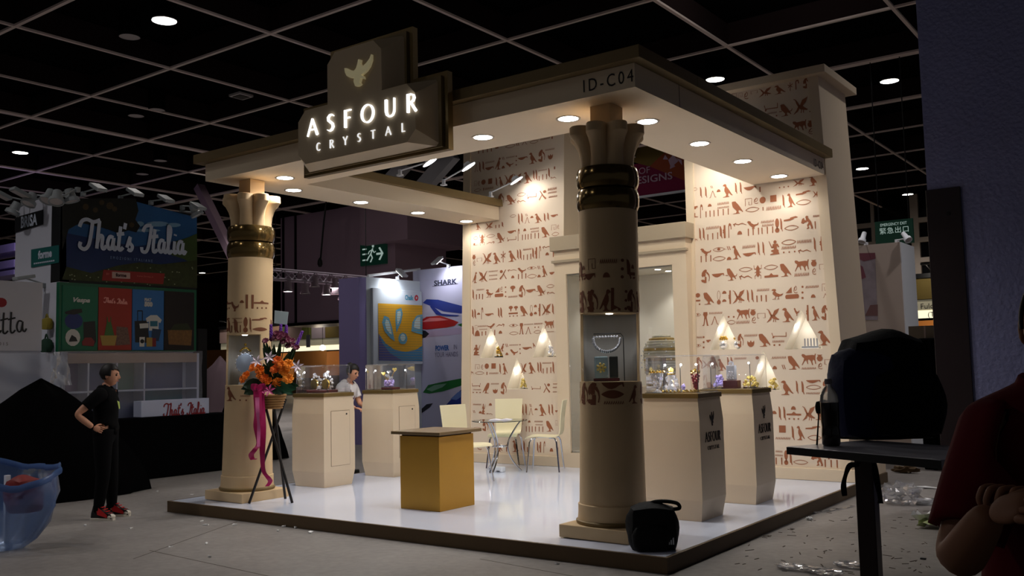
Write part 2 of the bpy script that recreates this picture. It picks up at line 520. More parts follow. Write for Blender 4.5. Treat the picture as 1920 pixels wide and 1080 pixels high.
  '-S -5435 1652 160 126|-F -4972 1701 109 83|/ -4890 1759 48 53|w -4763 1776 20 164|d -4885 1644 36 53|Q -4761 1641 84 141|p -4655 1775 19 24|p -4654 1715 19 24|p -4650 1653 19 24|b -4534 1710 38 167|F -4411 1744 59 58',
  'h -5422 1449 73 86|g -5336 1448 73 50|c -5248 1453 79 80|q -5123 1454 77 80|R -5003 1377 150 39|F -4915 1369 162 98|X -4796 1374 155 104|X -4589 1371 153 102|F -4445 1375 158 130|R -4337 1385 148 40|R -4294 1379 157 40|w -4192 1507 23 155|I -4252 1373 70 20|I -4188 1372 81 20|I -4125 1377 81 20|R -4083 1370 167 39|o -5377 1369 49 172|I -5242 1365 45 22|w -5119 1376 27 168|v -5515 1371 61 47',
  '-a -5436 1191 58 158|w -5421 1145 19 149|p -5492 1103 19 25|p -5425 1103 19 25|p -5363 1103 19 25|-O -5254 1100 150 123|f -5088 1100 63 89|M -4939 1087 170 111|w -5093 1227 22 145|v -4541 1106 31 138|Oa -4711 1103 65 93|a -4374 1149 49 159|x -4194 1108 126 119|w -4054 1220 18 73|w -4058 1172 18 66|w -4058 1111 18 66',
  'w -5417 929 23 157|-S -5294 800 153 65|d -5172 926 34 57|d -5354 812 32 58|/ -5470 817 38 50|v -5183 795 25 113|R -4595 796 161 37|R -4538 797 160 37|l -4454 798 98 76|/ -4463 909 43 43|d -4368 867 28 53|F -4259 791 162 127|R -4148 802 151 37|R -4096 803 151 37|b -4030 840 30 44|F -5007 791 157 128|o -4755 857 50 140',
  'o -5407 582 32 148|k -4605 568 160 38|d -4483 697 29 43|w -4325 702 24 142|w -4317 660 18 127|I -4531 570 74 18|I -4482 565 79 18|I -4432 566 79 18|I -4377 574 69 18|I -4314 575 69 18|I -4253 570 75 18|O -4139 579 145 125|h -4029 660 72 36|M -5261 560 152 114|R -5115 563 151 40|B -4924 580 125 174',
  'g -5370 291 108 98|R -5207 309 75 32|F -4991 279 118 95|F -4717 283 160 116|R -4610 292 153 34|R -4567 288 159 38|I -4510 290 67 21|R -4337 290 145 37|E -4295 292 145 37|k -4226 288 150 37|d -4108 310 48 56|I -4006 284 83 20|I -4873 283 99 22',
 ],
 'cN': [
  'h -1641 2243 91 304|w -1052 2287 38 585|p -580 2299 27 123|p -590 2230 27 122|p -599 2166 27 121|R -333 2174 152 229|p -67 2169 18 113|b -1734 2161 53 461|d -1127 2175 41 232|t -190 2195 26 300|d -150 2250 34 150|p -260 2166 18 70|p -120 2166 18 70',
  'M -1646 1903 181 463|-F -1182 1905 175 400|L -848 1908 183 340|p -463 2051 24 117|p -474 1980 24 116|p -485 1913 24 115|M -240 1903 181 440|F 180 1905 170 300',
  'M -1643 1164 178 498|b -978 1288 56 738|U -986 1215 66 737|w -952 1170 26 642|-F -266 1172 148 398|p -2079 1286 18 102|p -2092 1234 18 105|M 300 1164 178 380',
 ],
 'cL': [
  'I -1546 1919 75 95|I -1320 1917 80 75|I -1066 1915 80 64|w -1259 2062 13 526|w -1258 2019 13 526|V -838 1914 166 213|R -627 1919 161 105|n -187 2043 38 755|U -173 1929 43 763|R 590 1912 154 312',
  'F -1503 1177 154 631|w -801 1222 21 424|p -1016 1178 19 80|p -759 1176 19 75|M -335 1170 160 268',
  'Q -1389 2147 108 471|d -1022 2236 30 198|I -797 2175 151 119|I -552 2174 151 119|z -119 2228 39 765|p -335 2171 22 81|p -119 2172 22 90|p 110 2174 22 109',
 ],
}

# ================================================================== the hall (setting)
def floor_material():
    m = bpy.data.materials.new('worn_concrete')
    m.use_nodes = True
    nt = m.node_tree
    b = nt.nodes['Principled BSDF']
    tc = nt.nodes.new('ShaderNodeTexCoord')
    n1 = nt.nodes.new('ShaderNodeTexNoise'); n1.inputs['Scale'].default_value = 0.55; n1.inputs['Detail'].default_value = 8; n1.inputs['Roughness'].default_value = .65
    n2 = nt.nodes.new('ShaderNodeTexNoise'); n2.inputs['Scale'].default_value = 14; n2.inputs['Detail'].default_value = 6
    n3 = nt.nodes.new('ShaderNodeTexNoise'); n3.inputs['Scale'].default_value = 90; n3.inputs['Detail'].default_value = 3
    cr = nt.nodes.new('ShaderNodeValToRGB')
    cr.color_ramp.elements[0].position = .3; cr.color_ramp.elements[0].color = (.15, .134, .126, 1)
    cr.color_ramp.elements[1].position = .72; cr.color_ramp.elements[1].color = (.30, .276, .258, 1)
    mx = nt.nodes.new('ShaderNodeMix'); mx.data_type = 'FLOAT'; mx.inputs[0].default_value = .35
    sp = nt.nodes.new('ShaderNodeMath'); sp.operation = 'GREATER_THAN'; sp.inputs[1].default_value = .71
    mc = nt.nodes.new('ShaderNodeMix'); mc.data_type = 'RGBA'; mc.inputs[7].default_value = (.09, .075, .065, 1)
    nt.links.new(tc.outputs['Object'], n1.inputs['Vector'])
    nt.links.new(tc.outputs['Object'], n2.inputs['Vector'])
    nt.links.new(tc.outputs['Object'], n3.inputs['Vector'])
    nt.links.new(n1.outputs['Fac'], mx.inputs[2]); nt.links.new(n2.outputs['Fac'], mx.inputs[3])
    nt.links.new(mx.outputs[0], cr.inputs[0])
    nt.links.new(n3.outputs['Fac'], sp.inputs[0]); nt.links.new(sp.outputs[0], mc.inputs[0])
    nt.links.new(cr.outputs[0], mc.inputs[6]); nt.links.new(mc.outputs[2], b.inputs['Base Color'])
    b.inputs['Roughness'].default_value = .5
    b.inputs['Specular IOR Level'].default_value = .35
    bp = nt.nodes.new('ShaderNodeBump'); bp.inputs['Strength'].default_value = .12; bp.inputs['Distance'].default_value = .02
    nt.links.new(n2.outputs['Fac'], bp.inputs['Height']); nt.links.new(bp.outputs[0], b.inputs['Normal'])
    return m


floor = struct('floor', MB().box(-60, -16, -.2, 16, 46, 0), floor_material())
M_JOINT = mat('floor_joint_filler', rgb(70, 62, 55), .8)
for a, b in (((445, 978), (250, 1048)), ((280, 1032), (640, 1110)), ((1690, 958), (1775, 958)), ((1180, 1100), (900, 1048))):
    p, q = on(a[0], a[1], 'z', 0), on(b[0], b[1], 'z', 0)
    d = (q - p).normalized() * .006
    nn = Vector((-d.y, d.x, 0))
    MB().add([p + nn + Vector((0, 0, .0005)), q + nn + Vector((0, 0, .0005)), q - nn + Vector((0, 0, .0005)), p - nn + Vector((0, 0, .0005))], [(0, 1, 2, 3)]).build('floor_joint', M_JOINT, floor)

M_CEIL = mat('black_ceiling', rgb(9, 8, 9), .95, spec=.02)
M_BEAM = mat('beam_paint', rgb(232, 214, 206), .8, spec=.1)
CZ = 8.0
ceiling = struct('ceiling', MB().box(-60, -16, CZ + .5, 16, 46, CZ + .8), M_CEIL)
M_BEAM_SHADE = mat('beam_side_shade', rgb(40, 30, 30), .9, spec=.05)  # shade of the unlit beam sides, put into their colour
for x, wd in ((8.7, .07), (5.45, .07), (2.17, .07), (-1.1, .07), (-4.4, .07), (-7.7, .07), (-11.0, .07), (-14.3, .07), (-17.45, .07), (-20.3, .2), (-23.1, .05), (-26.5, .2), (-29.8, .07), (-33.0, .07), (-36.3, .2), (-42, .07)):
    o = MB().box(x - wd / 2, -16, CZ, x + wd / 2, 46, CZ + .04).build('ceiling_beam', M_BEAM, ceiling)
    MB().box(x - wd / 2 + .01, -16, CZ + .04, x + wd / 2 - .01, 46, CZ + .5).build('beam_web', M_BEAM_SHADE, o)
for y, wd in ((-7.6, .07), (-4.3, .07), (-1.05, .07), (2.22, .07), (5.49, .07), (8.75, .07), (12.0, .07), (15.0, .22), (18.7, .22), (21.9, .07), (25.2, .07), (28.5, .07), (31.7, .07)):
    o = MB().box(-60, y - wd / 2, CZ + .004, 16, y + wd / 2, CZ + .044).build('ceiling_beam', M_BEAM, ceiling)
    MB().box(-60, y - wd / 2 + .01, CZ + .05, 16, y + wd / 2 - .01, CZ + .5).build('beam_web', M_BEAM_SHADE, o)

M_CAN = mat('lamp_can_grey', rgb(190, 182, 180), .6)
M_CANW = mat('lamp_can_white', rgb(200, 198, 196), .5)
hall_lit = [(308, 40), (38, 287), (1341, 150), (1668, 153), (1617, 317), (1702, 365), (827, 423), (797, 458), (379, 512)]
hall_dim = [(243, 70), (294, 207), (255, 218), (301, 302), (267, 327)]
EXTRA_LAMPS = [(-5.5, -7.0, 1.35), (-9.5, -4.0, 1.5), (-15.0, -4.5, 1.5), (6.5, 8.5, 1), (2.5, 8.0, 1.5), (-17.5, 12.5, 3.0), (-21.0, 12.8, 3.0), (-2.5, 9.3, 1.0), (-13.0, 16.0, 1.5)]


def hall_lamp(x, y, lit, label, r=.2):
    t = thing('ceiling_downlight', label, 'ceiling light', (x, y, CZ), group='downlights of the dark hall ceiling')
    MB().lathe([(r * 1.02, 0.0), (r * 1.08, .02), (r * 1.05, .5), (0.02, .5)], (x, y, CZ), 20, cap0=False, cap1=False).build('housing', M_CEIL, t, True)
    MB().lathe([(0.002, .012), (r * 1.06, .012)], (x, y, CZ), 20, cap0=False, cap1=False).build('diffuser', M_HALL_LAMP if lit else M_CAN, t)
    if lit:
        spot('hall_or_fill_downlight', (x, y, CZ - .05), (0, 0, -1), P_HALL, 120, .8, .2, (1, .93, .88), t)


LAMP_L = ['bright round downlight in the ceiling square above the pointed sign tower',
          'bright round downlight low at the left edge of the dark ceiling',
          'round hall downlight shining just above the right canopy edge',
          'largest round hall downlight between the hieroglyph tower and the blue column',
          'small round downlight right of the hieroglyph tower, below its cornice',
          'small far downlight beside the blue column, above the green exit sign',
          'small bright downlight seen under the left canopy beam',
          'faint small downlight above the pen poster wall',
          'tiny far downlight right of the landscape poster']
for (px, py), L in zip(hall_lit, LAMP_L):
    p = on(px, py, 'z', CZ)
    hall_lamp(p.x, p.y, True, L, .2 if py > 60 else .21)
DIM_L = ['unlit round ceiling fitting left of the brightest downlight', 'upper one of two unlit round fittings side by side in the ceiling',
         'lower one of two unlit round fittings side by side in the ceiling', 'unlit oval fitting in the ceiling strip left of the canopy end',
         'unlit shiny fitting near the lamps of the landscape stand']
for (px, py), L in zip(hall_dim, DIM_L):
    p = on(px, py, 'z', CZ)
    hall_lamp(p.x, p.y, False, L, .19)
p = on(452, 180, 'z', CZ)
t = thing('ceiling_vent', 'small square unlit vent in the dark ceiling left of the sign', 'vent', p)
MB().box(p.x - .2, p.y - .2, CZ - .02, p.x + .2, p.y + .2, CZ + .03).build('vent_plate', M_CAN, t)
MB().box(p.x - .14, p.y - .14, CZ - .035, p.x + .14, p.y + .14, CZ - .018).build('vent_grille', M_BLACK, t)
for x, y, k in EXTRA_LAMPS:                    # unseen lamps added to brighten fascia, stands, bulkhead and banner
    MB().lathe([(.001, 0), (.2, 0), (.21, .02), (.2, .3), (.001, .3)], (x, y, CZ), 18, cap0=False, cap1=False).build('extra_ceiling_lamp', M_HALL_LAMP, ceiling)
    spot('hall_or_fill_downlight', (x, y, CZ - .05), (0, 0, -1), P_HALL * k, 125, .8, .2, (1, .95, .93))

# walls of the hall
M_DARKWALL = mat('dark_hall_wall', rgb(34, 27, 26), .9, spec=.05)
M_MAUVE = mat('mauve_hall_paint', rgb(168, 142, 156), .85, spec=.1, noise=.04, nscale=.7)
struct('wall_back', MB().box(-60, 40, 0, 16, 40.3, CZ + .5), M_DARKWALL)
struct('wall_left', MB().box(-60, -16, 0, -59.7, 40, CZ + .5), M_DARKWALL)

M_BRACE = mat('brace_grey', rgb(150, 148, 150), .6)
# mauve bulkhead and pillar at the left back
MX0, MX1, MX2 = -28.2, on(635, 600, 'y', 20).x, on(741, 480, 'y', 20).x
bz = on(635, 600, 'y', 20).z
t = thing('hall_bulkhead', 'wide mauve boxed wall hanging below the ceiling behind the left column', 'wall', (MX1 - 3, 20.4, bz))
MB().box(MX0, 20.05, bz, MX1 - .01, 22, CZ).build('boxing', M_MAUVE, t)
MB().box(MX0, 20.0, bz - .12, MX1, 22, bz).build('bottom_edge', M_BLACK, t)
for px in (555, 532):
    xx = on(px, 450, 'y', 20.05).x
    MB().box(xx - .05, 20.0, bz, xx + .05, 20.06, CZ).build('vertical_joint', M_BLACK, t)
t = thing('hall_pillar', 'mauve square pillar with a wider top, green exit sign on it', 'pillar', ((MX1 + MX2) / 2, 21, 0))
MB().box(MX1 + .03, 20.0, 0, MX2, 23, 8.0).build('shaft', M_MAUVE, t)
hz = on(741, 452, 'y', 19.6).z
MB().box(on(672, 440, 'y', 19.4).x, 19.5, hz, on(764, 440, 'y', 19.5).x, 23.4, CZ).build('wide_top', M_MAUVE, t)

# sloping braces seen through the canopy and beside the landscape stand
for a_, b_, yy, wd, L in (((384, 372), (436, 478), 14, .14, 'dark mauve sloping brace between the landscape poster and the left column'), ((728, 342), (772, 296), 16, .2, 'grey sloping brace behind the front arm floodlight'), ((796, 348), (842, 296), 16, .24, 'grey sloping brace behind the middle arm floodlight')):
    p, q = on(a_[0], a_[1], 'y', yy), on(b_[0], b_[1], 'y', yy)
    d_ = (q - p).normalized()
    if d_.z < 0: d_ = -d_; p, q = q, p
    q2 = p + d_ * ((CZ + .12 - p.z) / d_.z); p2 = p - d_ * (.25 if yy == 16 else .4)
    if d_.x < 0 and yy == 14: pass
    t = thing('sloping_brace', L, 'brace', p2)
    n_ = Vector((-d_.z, 0, d_.x))
    MB().rings([[tuple(c_ + n_ * wd + Vector((0, s_ * .15, 0))) for s_ in (-1, 1)] + [tuple(c_ - n_ * wd + Vector((0, s_ * .15, 0))) for s_ in (1, -1)] for c_ in (p2, q2)]).build('brace_beam', M_MAUVE if yy == 14 else M_BRACE, t)
    MB().tube([q2 + Vector((0, 0, -.1)), Vector((q2.x, q2.y, CZ + .498))], .05, 6).build('hanger_rod', M_BLACK, t)

# cable with plug hanging in front of the bulkhead
a, b = on(618, 330, 'y', 18), on(600, 498, 'y', 18)
t = thing('hanging_cable', 'thin black cable with a pull knob hanging before the mauve wall', 'cable', b)
MB().tube([a, a * .5 + b * .5 + Vector((-.05, 0, 0)), b], .035, 6).build('cord', M_BLACK, t)
MB().lathe([(.03, .3), (.09, .18), (.1, .05), (.05, -.05)], b, 12).build('pull_knob', M_BLACK, t, True)

# green exit sign with running figure on the pillar
M_EXITG = mat('exit_green', rgb(12, 46, 34), .4, emit=.25)
M_EXITW = emitter('exit_pale', (.48, .62, .56, 1), .55)
e0, e1 = on(677, 457, 'y', 19.9), on(724, 494, 'y', 19.9)
t = thing('exit_sign', 'green exit sign with running figure and arrow on mauve pillar', 'sign', ((e0.x + e1.x) / 2, 19.9, e1.z))
MB().box(e0.x, 19.85, e1.z, e1.x, 19.99, e0.z).build('sign_box', M_EXITG, t)
W_, H_ = e1.x - e0.x, e0.z - e1.z
mb = MB()
def sp(poly):
    mb.add([(e0.x + u * W_, 19.835, e1.z + v * H_) for u, v in poly], [tuple(range(len(poly)))])
for q in ribbon2d([(.52, .72), (.44, .48), (.5, .3), (.42, .12)], .05) + ribbon2d([(.44, .48), (.36, .36), (.28, .2)], .05) + ribbon2d([(.5, .66), (.38, .6), (.33, .48)], .04) + ribbon2d([(.5, .66), (.58, .52), (.64, .58)], .04):
    sp(q)
sp([(.53 + .045 * cos(k * pi / 4), .82 + .08 * sin(k * pi / 4)) for k in range(8)])
for v in (.72, .5, .24): sp([(.1, v - .03), (.27, v - .03), (.27, v + .03), (.1, v + .03)])
for q in ribbon2d([(.66, .45), (.9, .45)], .09) + ribbon2d([(.78, .72), (.91, .45), (.78, .18)], .07): sp(q)
mb.build('pictogram', M_EXITW, t)

# ------------------------------------------------------------------ food court strip along the far wall
KY = 33.0
STRIPE = [rgb(168, 140, 132), rgb(112, 116, 58), rgb(176, 160, 168), rgb(126, 106, 48), rgb(180, 140, 116), rgb(92, 108, 48)]
STRIPE_M = [mat('stripe_%s' % n, c, .7) for n, c in zip(('rose', 'olive', 'lilac', 'ochre', 'peach', 'green'), STRIPE)]
M_BACKLIT = emitter('backlit_cream', (1.0, .9, .62, 1), 1.15)
M_SIGNCREAM = mat('sign_cream', rgb(214, 206, 176), .6, emit=.10)
M_STALL = mat('stall_orange', rgb(206, 132, 62), .7)


M_CLAMP_D = mat('dark_lamp', rgb(60, 58, 58), .5)


def kiosk(xa, xb, z0, z1, z2, widths, name_label, start=0):
    t = thing('food_kiosk', name_label, 'kiosk', ((xa + xb) / 2, KY, 0))
    x = xa; k = start
    while x < xb - .01:
        wd = widths[k % len(widths)]
        x2 = min(xb, x + wd)
        MB().box(x, KY, z1, x2 - .02, KY + .15, z2).build('stripe_panel', STRIPE_M[k % 6], t)
        x = x2; k += 1
    MB().box(xa, KY + .1, z0 + (z1 - z0) * .42, xb, KY + .4, z1 - .02).build('sign_board', M_SIGNCREAM, t)
    MB().box(xa, KY + .08, z0, xb, KY + .4, z0 + (z1 - z0) * .40).build('light_strip', M_BACKLIT, t)
    MB().box(xa, KY - .1, z2, xb, KY + .4, z2 + .18).build('top_rail', M_BLACK, t)
    MB().box(xa, KY + 3, 0, xb, KY + 3.1, z0).build('back_panel', M_STALL, t)
    MB().box(xa, KY, 0, xb, KY + .4, 1.15).build('counter', M_SKIRT, t)
    n = max(1, int((xb - xa) / 4))
    for k in range(n):                       # lamps added on the rail to brighten the striped fascia
        lx = xa + (xb - xa) * (k + .5) / n
        MB().tube([(lx, KY, z2 + .15), (lx, KY - 1.3, z2 + .45)], .02, 6).box(lx - .15, KY - 1.4, z2 + .4, lx + .15, KY - 1.2, z2 + .48).build('added_rail_lamp', M_CLAMP_D, t)
        spot('fascia_fill_light', (lx, KY - 1.3, z2 + .38), (0, 1, -.85), 60, 130, .8, .08, (1, .92, .82), t)
        point('stall_light', (lx, KY + 1.6, z0 - .3), 40, .1, (1, .8, .55), t)
    return t


a, b, c_ = on(640, 655, 'y', KY), on(640, 632, 'y', KY), on(640, 603, 'y', KY)
kiosk(-50, -34.0, a.z, b.z, c_.z, (1.35, .85, 1.25, 1.35, 1.4, .7), 'lit food counter with striped fascia far behind the flower stand')
a, b, c_ = on(1710, 597, 'y', KY), on(1710, 562, 'y', KY), on(1710, 523, 'y', KY)
k2 = kiosk(-8.0, -2.2, a.z, b.z, c_.z, (1.2, .9, 1.15, 1.2, 1.1, .9), 'lit food counter with striped fascia beside the dark blue column', 1)
m_txt = mat('sign_ink', rgb(24, 22, 20), .7)
tp = on(1728, 575, 'y', KY + .05)
text_mesh('counter_lettering', 'Fulon', .3, m_txt, frame((tp.x - .05, KY + .04, tp.z), (1, 0, 0), (0, 0, 1)), k2, align='LEFT')
text_mesh('counter_lettering', '(Tr', .28, m_txt, frame((tp.x + .2, KY + .04, tp.z - .33), (1, 0, 0), (0, 0, 1)), k2, align='LEFT')

# warm stall boards seen under the left kiosk
M_BOARD = mat('tan_board', rgb(206, 138, 72), .7, noise=.08, nscale=2)
for q, L in (([(551, 660), (610, 708)], 'tan display board glowing behind the crystal clock case'), ([(386, 657), (428, 690)], 'tan lit display board left of the flower column')):
    p0, p1 = on(q[0][0], q[0][1], 'y', 26), on(q[1][0], q[1][1], 'y', 26)
    t = thing('stall_board', L, 'board', ((p0.x + p1.x) / 2, 26, p1.z))
    MB().box(p0.x, 26, p1.z, p1.x, 26.1, p0.z).build('board_panel', M_BOARD, t)
    for kx in (p0.x + .1, p1.x - .1): MB().box(kx - .05, 26.02, 0, kx + .05, 26.08, p1.z).build('post', M_SKIRT, t)
p = on(605, 652, 'y', 25)
t = thing('globe_lamp', 'small bright globe lamp in front of the tan board', 'lamp', p)
MB().ball(p, .14, 2).build('globe', M_HALL_LAMP, t, True)
point('globe_light', p + Vector((0, -.25, 0)), 30, .1, (1, .82, .6), t)
MB().tube([p + Vector((0, 0, .12)), Vector((p.x, p.y, CZ + .49))], .012, 6).build('stem', M_BLACK, t)
p0, p1 = on(574, 628, 'y', 24), on(581, 651, 'y', 24)
t = thing('price_card', 'small white card hanging behind the flower spikes', 'card', p1)
MB().box(p0.x, 24, p1.z, p1.x, 24.03, p0.z).build('card_sheet', M_WHITE, t)
MB().tube([((p0.x + p1.x) / 2, 24.015, p0.z), ((p0.x + p1.x) / 2, 24.015, CZ + .52)], .012, 5).build('string', M_BLACK, t)
# mauve cloth cone
p0, p1, p2 = on(391, 668, 'y', 12), on(386, 700, 'y', 12), on(428, 704, 'y', 12)
t = thing('draped_cloth', 'mauve cloth heap peaking left of the flower column', 'cloth', (p0.x, 12.3, 0))
MB().lathe([(1.0, 0), (.75, .5), (.5, p1.z), (.22, (p0.z + p1.z) / 2), (.02, p0.z)], (p0.x + .18, 12.3, 0), 20, rf=lambda a, z: 1 + .12 * sin(5 * a + z * 3)).build('cloth_fold', mat('mauve_cloth', rgb(58, 42, 48), .9), t, True)

# ------------------------------------------------------------------ far window grid and emergency exit sign at the right
M_PANE_D = mat('dark_window_pane', rgb(10, 10, 12), .15, spec=.5)
M_MULL = mat('grey_mullion', rgb(168, 156, 146), .7)
WY = 36.0
t = struct('window_1', MB().box(-9.5, WY + .1, 4.4, 0.5, WY + .2, CZ + .4), M_PANE_D)
zs = [on(1730, y, 'y', WY).z for y in (412, 449, 487, 519)]
xs = [on(x, 450, 'y', WY).x for x in (1638, 1717)]
for z in zs: MB().box(-9.5, WY - .05, z - .1, .5, WY + .12, z + .1).build('mullion', M_MULL, t)
for x, hw in ((xs[0], .06), (xs[1], .16), (xs[1] + 2.2, .1), (xs[0] - 2.2, .06)): MB().box(x - hw, WY - .06, 4.4, x + hw, WY + .12, CZ + .4).build('mullion', M_MULL, t)
e0, e1 = on(1640, 418, 'y', 15), on(1713, 452, 'y', 15)
t = thing('emergency_exit_sign', 'green EMERGENCY EXIT sign with Chinese characters, hung at far right', 'sign', ((e0.x + e1.x) / 2, 15, e1.z))
MB().box(e0.x, 15, e1.z - .03, e1.x, 15.08, e0.z + .02).build('sign_box', M_EXITG, t)
for kx in (e0.x + .08, e1.x - .08): MB().tube([(kx, 15.04, e0.z), (kx, 15.04, CZ + .1)], .012, 6).build('hanger_rod', M_BLACK, t)
text_mesh('lettering', 'EMERGENCY EXIT', .088, M_EXITW, frame(((e0.x + e1.x) / 2, 14.99, e0.z - .07), (1, 0, 0), (0, 0, 1)), t, sx=.78)
text_mesh('lettering', '緊急出口', .15, M_EXITW, frame(((e0.x + e1.x) / 2 + .01, 14.99, e0.z - .21), (1, 0, 0), (0, 0, 1)), t, spacing=1.1)

# pink hanging banner
BY = 20.0
b0, b1 = on(1180, 255, 'y', BY), on(1300, 362, 'y', BY)
zb = on(1240, 362, 'y', BY).z
t = thing('hanging_banner', 'magenta hanging banner reading OF DESIGNS behind the portal', 'banner', ((b0.x + b1.x) / 2 - 1, BY, zb))
x0_, x1_ = b0.x - 5, b1.x + 1.5
MB().box(x0_, BY, zb, x1_, BY + .06, CZ - .2).build('banner_cloth', mat('magenta_cloth', rgb(122, 12, 62), .8), t)
MB().box(x0_, BY - .03, zb - .06, x1_, BY + .09, zb).build('bottom_bar', M_WHITE, t)
def bq(L, m, off):
    P = [on(x, y, 'y', BY - off) for x, y in L]
    MB().add(P, [tuple(range(len(P)))]).build('banner_print', m, t)
bq([(1150, 286), (1187, 304), (1218, 312), (1250, 282), (1215, 262), (1150, 240)], mat('banner_olive', rgb(120, 98, 40), .8), .01)
bq([(1218, 312), (1292, 342), (1292, 262), (1250, 282)], mat('banner_orange', rgb(150, 70, 36), .8), .012)
bq([(1150, 240), (1215, 262), (1250, 282), (1292, 262), (1292, 240)], mat('banner_purple', rgb(110, 40, 70), .8), .011)
M_BPALE = mat('banner_pale', rgb(190, 160, 180), .8)
for L in ([(1243, 299), (1247, 290), (1253, 299)], [(1253, 300), (1262, 290), (1272, 302), (1258, 314)], [(1258, 300), (1266, 312), (1256, 317)], [(1268, 296), (1278, 300), (1279, 310)], [(1250, 287), (1258, 284), (1262, 292)]):
    bq(L, M_BPALE, .02)
fs = (on(1195, 330, 'y', BY).z - on(1195, 345, 'y', BY).z)
p = on(1243, 331, 'y', BY - .03)
sl = (on(1243, 331, 'y', BY) - on(1200, 334, 'y', BY)).normalized()
text_mesh('lettering', 'DESIGNS', fs * 1.25, M_BPALE, frame((on(1178, 338, 'y', BY).x, BY - .03, p.z - .02), (1, 0, 0), (0, 0, 1)), t, align='LEFT', bold=.004, sx=1.25)
p = on(1197, 322, 'y', BY - .03)
text_mesh('lettering', 'OF', fs * 1.15, M_BPALE, frame((p.x, BY - .03, p.z), (1, 0, 0), (0, 0, 1)), t, align='LEFT', sx=1.1)
for kx in (x0_ + .5, x1_ - .5): MB().tube([(kx, BY + .03, CZ - .25), (kx, BY + .03, CZ + .3)], .02, 5).build('hanger', M_BLACK, t)

# ================================================================== the stand: platform
HZ = .116                                   # top of the platform
WX, DY = 6.0, 5.757


def deck_material():
    m = mat('glossy_white_deck', (.70, .75, .90, 1), .13, spec=.5)
    nt = m.node_tree
    b = nt.nodes['Principled BSDF']
    tc = nt.nodes.new('ShaderNodeTexCoord')
    n = nt.nodes.new('ShaderNodeTexNoise'); n.inputs['Scale'].default_value = 2.2; n.inputs['Detail'].default_value = 5
    r = nt.nodes.new('ShaderNodeMapRange'); r.inputs[3].default_value = .03; r.inputs[4].default_value = .12
    nt.links.new(tc.outputs['Object'], n.inputs['Vector']); nt.links.new(n.outputs['Fac'], r.inputs[0]); nt.links.new(r.outputs[0], b.inputs['Roughness'])
    return m


plat = thing('stand_platform', 'low square platform with glossy white deck and brown skirt', 'platform', (-WX / 2, DY / 2, 0))
MB().box(-WX + .03, .03, .02, -.03, DY - .03, HZ - .001).build('deck', deck_material(), plat)
sk = .028
for n_, bx in (('front', (-WX, 0, 0, 0, sk, HZ)), ('right', (-sk, sk, 0, 0, DY, HZ)), ('left', (-WX, sk, 0, -WX + sk, DY, HZ)), ('back', (-WX + sk, DY - sk, 0, -sk, DY, HZ))):
    MB().box(*bx, bevel=.003).build('skirt_board', M_SKIRT, plat)

# ================================================================== canopy
SZ0, SZ1, SZ2 = 3.628, 3.82, 3.924
can = thing('canopy', 'square canopy frame of three deep beige beams on two columns', 'canopy', (-3, 2.5, SZ0))
LX, RX = -5.73, -.272                        # outer faces
LI, RI = -5.05, -1.15                        # inner faces of side beams
FY, FI = .272, 1.15
YB = 4.826                                    # where the beams meet the towers


M_CANOPY = mat('canopy_paint', rgb(230, 211, 182), 0.6, spec=0.25, noise=0.02, nscale=3)


def downhole_beam(x0, y0, x1, y1, name):
    return MB().box(x0, y0, SZ0, x1, y1, SZ1).build(name, M_CANOPY, can)


downhole_beam(LX, FY, RX, FI, 'front_beam')
downhole_beam(LX, FI, LI, YB, 'side_beam')
downhole_beam(RI, FI, RX, YB, 'side_beam')
ov = .094
MB().box(LX - ov, FY - ov, SZ1 + .003, RX + ov, FI + .06, SZ2, .004).build('top_slab', M_SLAB, can)
MB().box(LX - ov, FI + .06, SZ1 + .003, LI + .06, YB + .018, SZ2, .004).build('top_slab', M_SLAB, can)
MB().box(RI - .06, FI + .06, SZ1 + .003, RX + ov, YB + .018, SZ2, .004).build('top_slab', M_SLAB, can)
# fine brown joint on the right fascia
jx = on(1274, 190, 'x', RX).y
MB().box(RX - .002, jx - .003, SZ0, RX + .002, jx + .003, SZ1).build('fascia_joint', M_SKIRT, can)

M_RING = mat('lamp_ring', rgb(190, 180, 170), .3, metal=.6)
M_CANLAMP = emitter('canopy_lamp', (1.0, .96, .9, 1), 22.0)
LIGHTS = [(-4.94, .74), (-4.01, .74), (-3.08, .74), (-2.15, .75), (-1.18, .72),
          (-5.43, 1.28), (-5.44, 2.40), (-5.47, 3.52), (-5.47, 4.58), (-.70, 1.27), (-.71, 2.37), (-.71, 3.44), (-.71, 4.52)]
for x, y in LIGHTS:
    r = MB().lathe([(.088, -.004), (.108, -.006), (.11, .001), (.08, .001)], (x, y, SZ0), 20, cap0=False, cap1=False).build('downlight', M_RING, can, True)
    MB().lathe([(.001, -.003), (.09, -.003)], (x, y, SZ0), 20, cap0=False, cap1=False).build('lens', M_CANLAMP, r)
    spot('canopy_downlight', (x, y, SZ0 - .02), (0, 0, -1), P_CANOPY * (.3 if y > 4.3 else 1), 150, .7, .05, (1, .965, .92), can)

# fascia lettering
m_ink = mat('dark_brown_print', rgb(34, 24, 16), .7)
p0, p1 = on(1104, 158, 'y', FY), on(1176, 148, 'y', FY)
text_mesh('stand_number', 'ID-C04', .145, m_ink, frame(((p0.x + p1.x) / 2, FY - .003, (p0.z + p1.z) / 2), (1, 0, 0), (0, 0, 1)), can, spacing=1.35, sx=.83)
p0, p1 = on(1524, 305, 'x', RX), on(1545, 313, 'x', RX)
text_mesh('stand_number', 'ID-C04', .125, m_ink, frame((RX + .003, (p0.y + p1.y) / 2, (p0.z + p1.z) / 2), (0, 1, 0), (0, 0, 1)), can, spacing=1.2, sx=.8)

# ================================================================== glyphs
exec_rows = GLYPH_ROWS


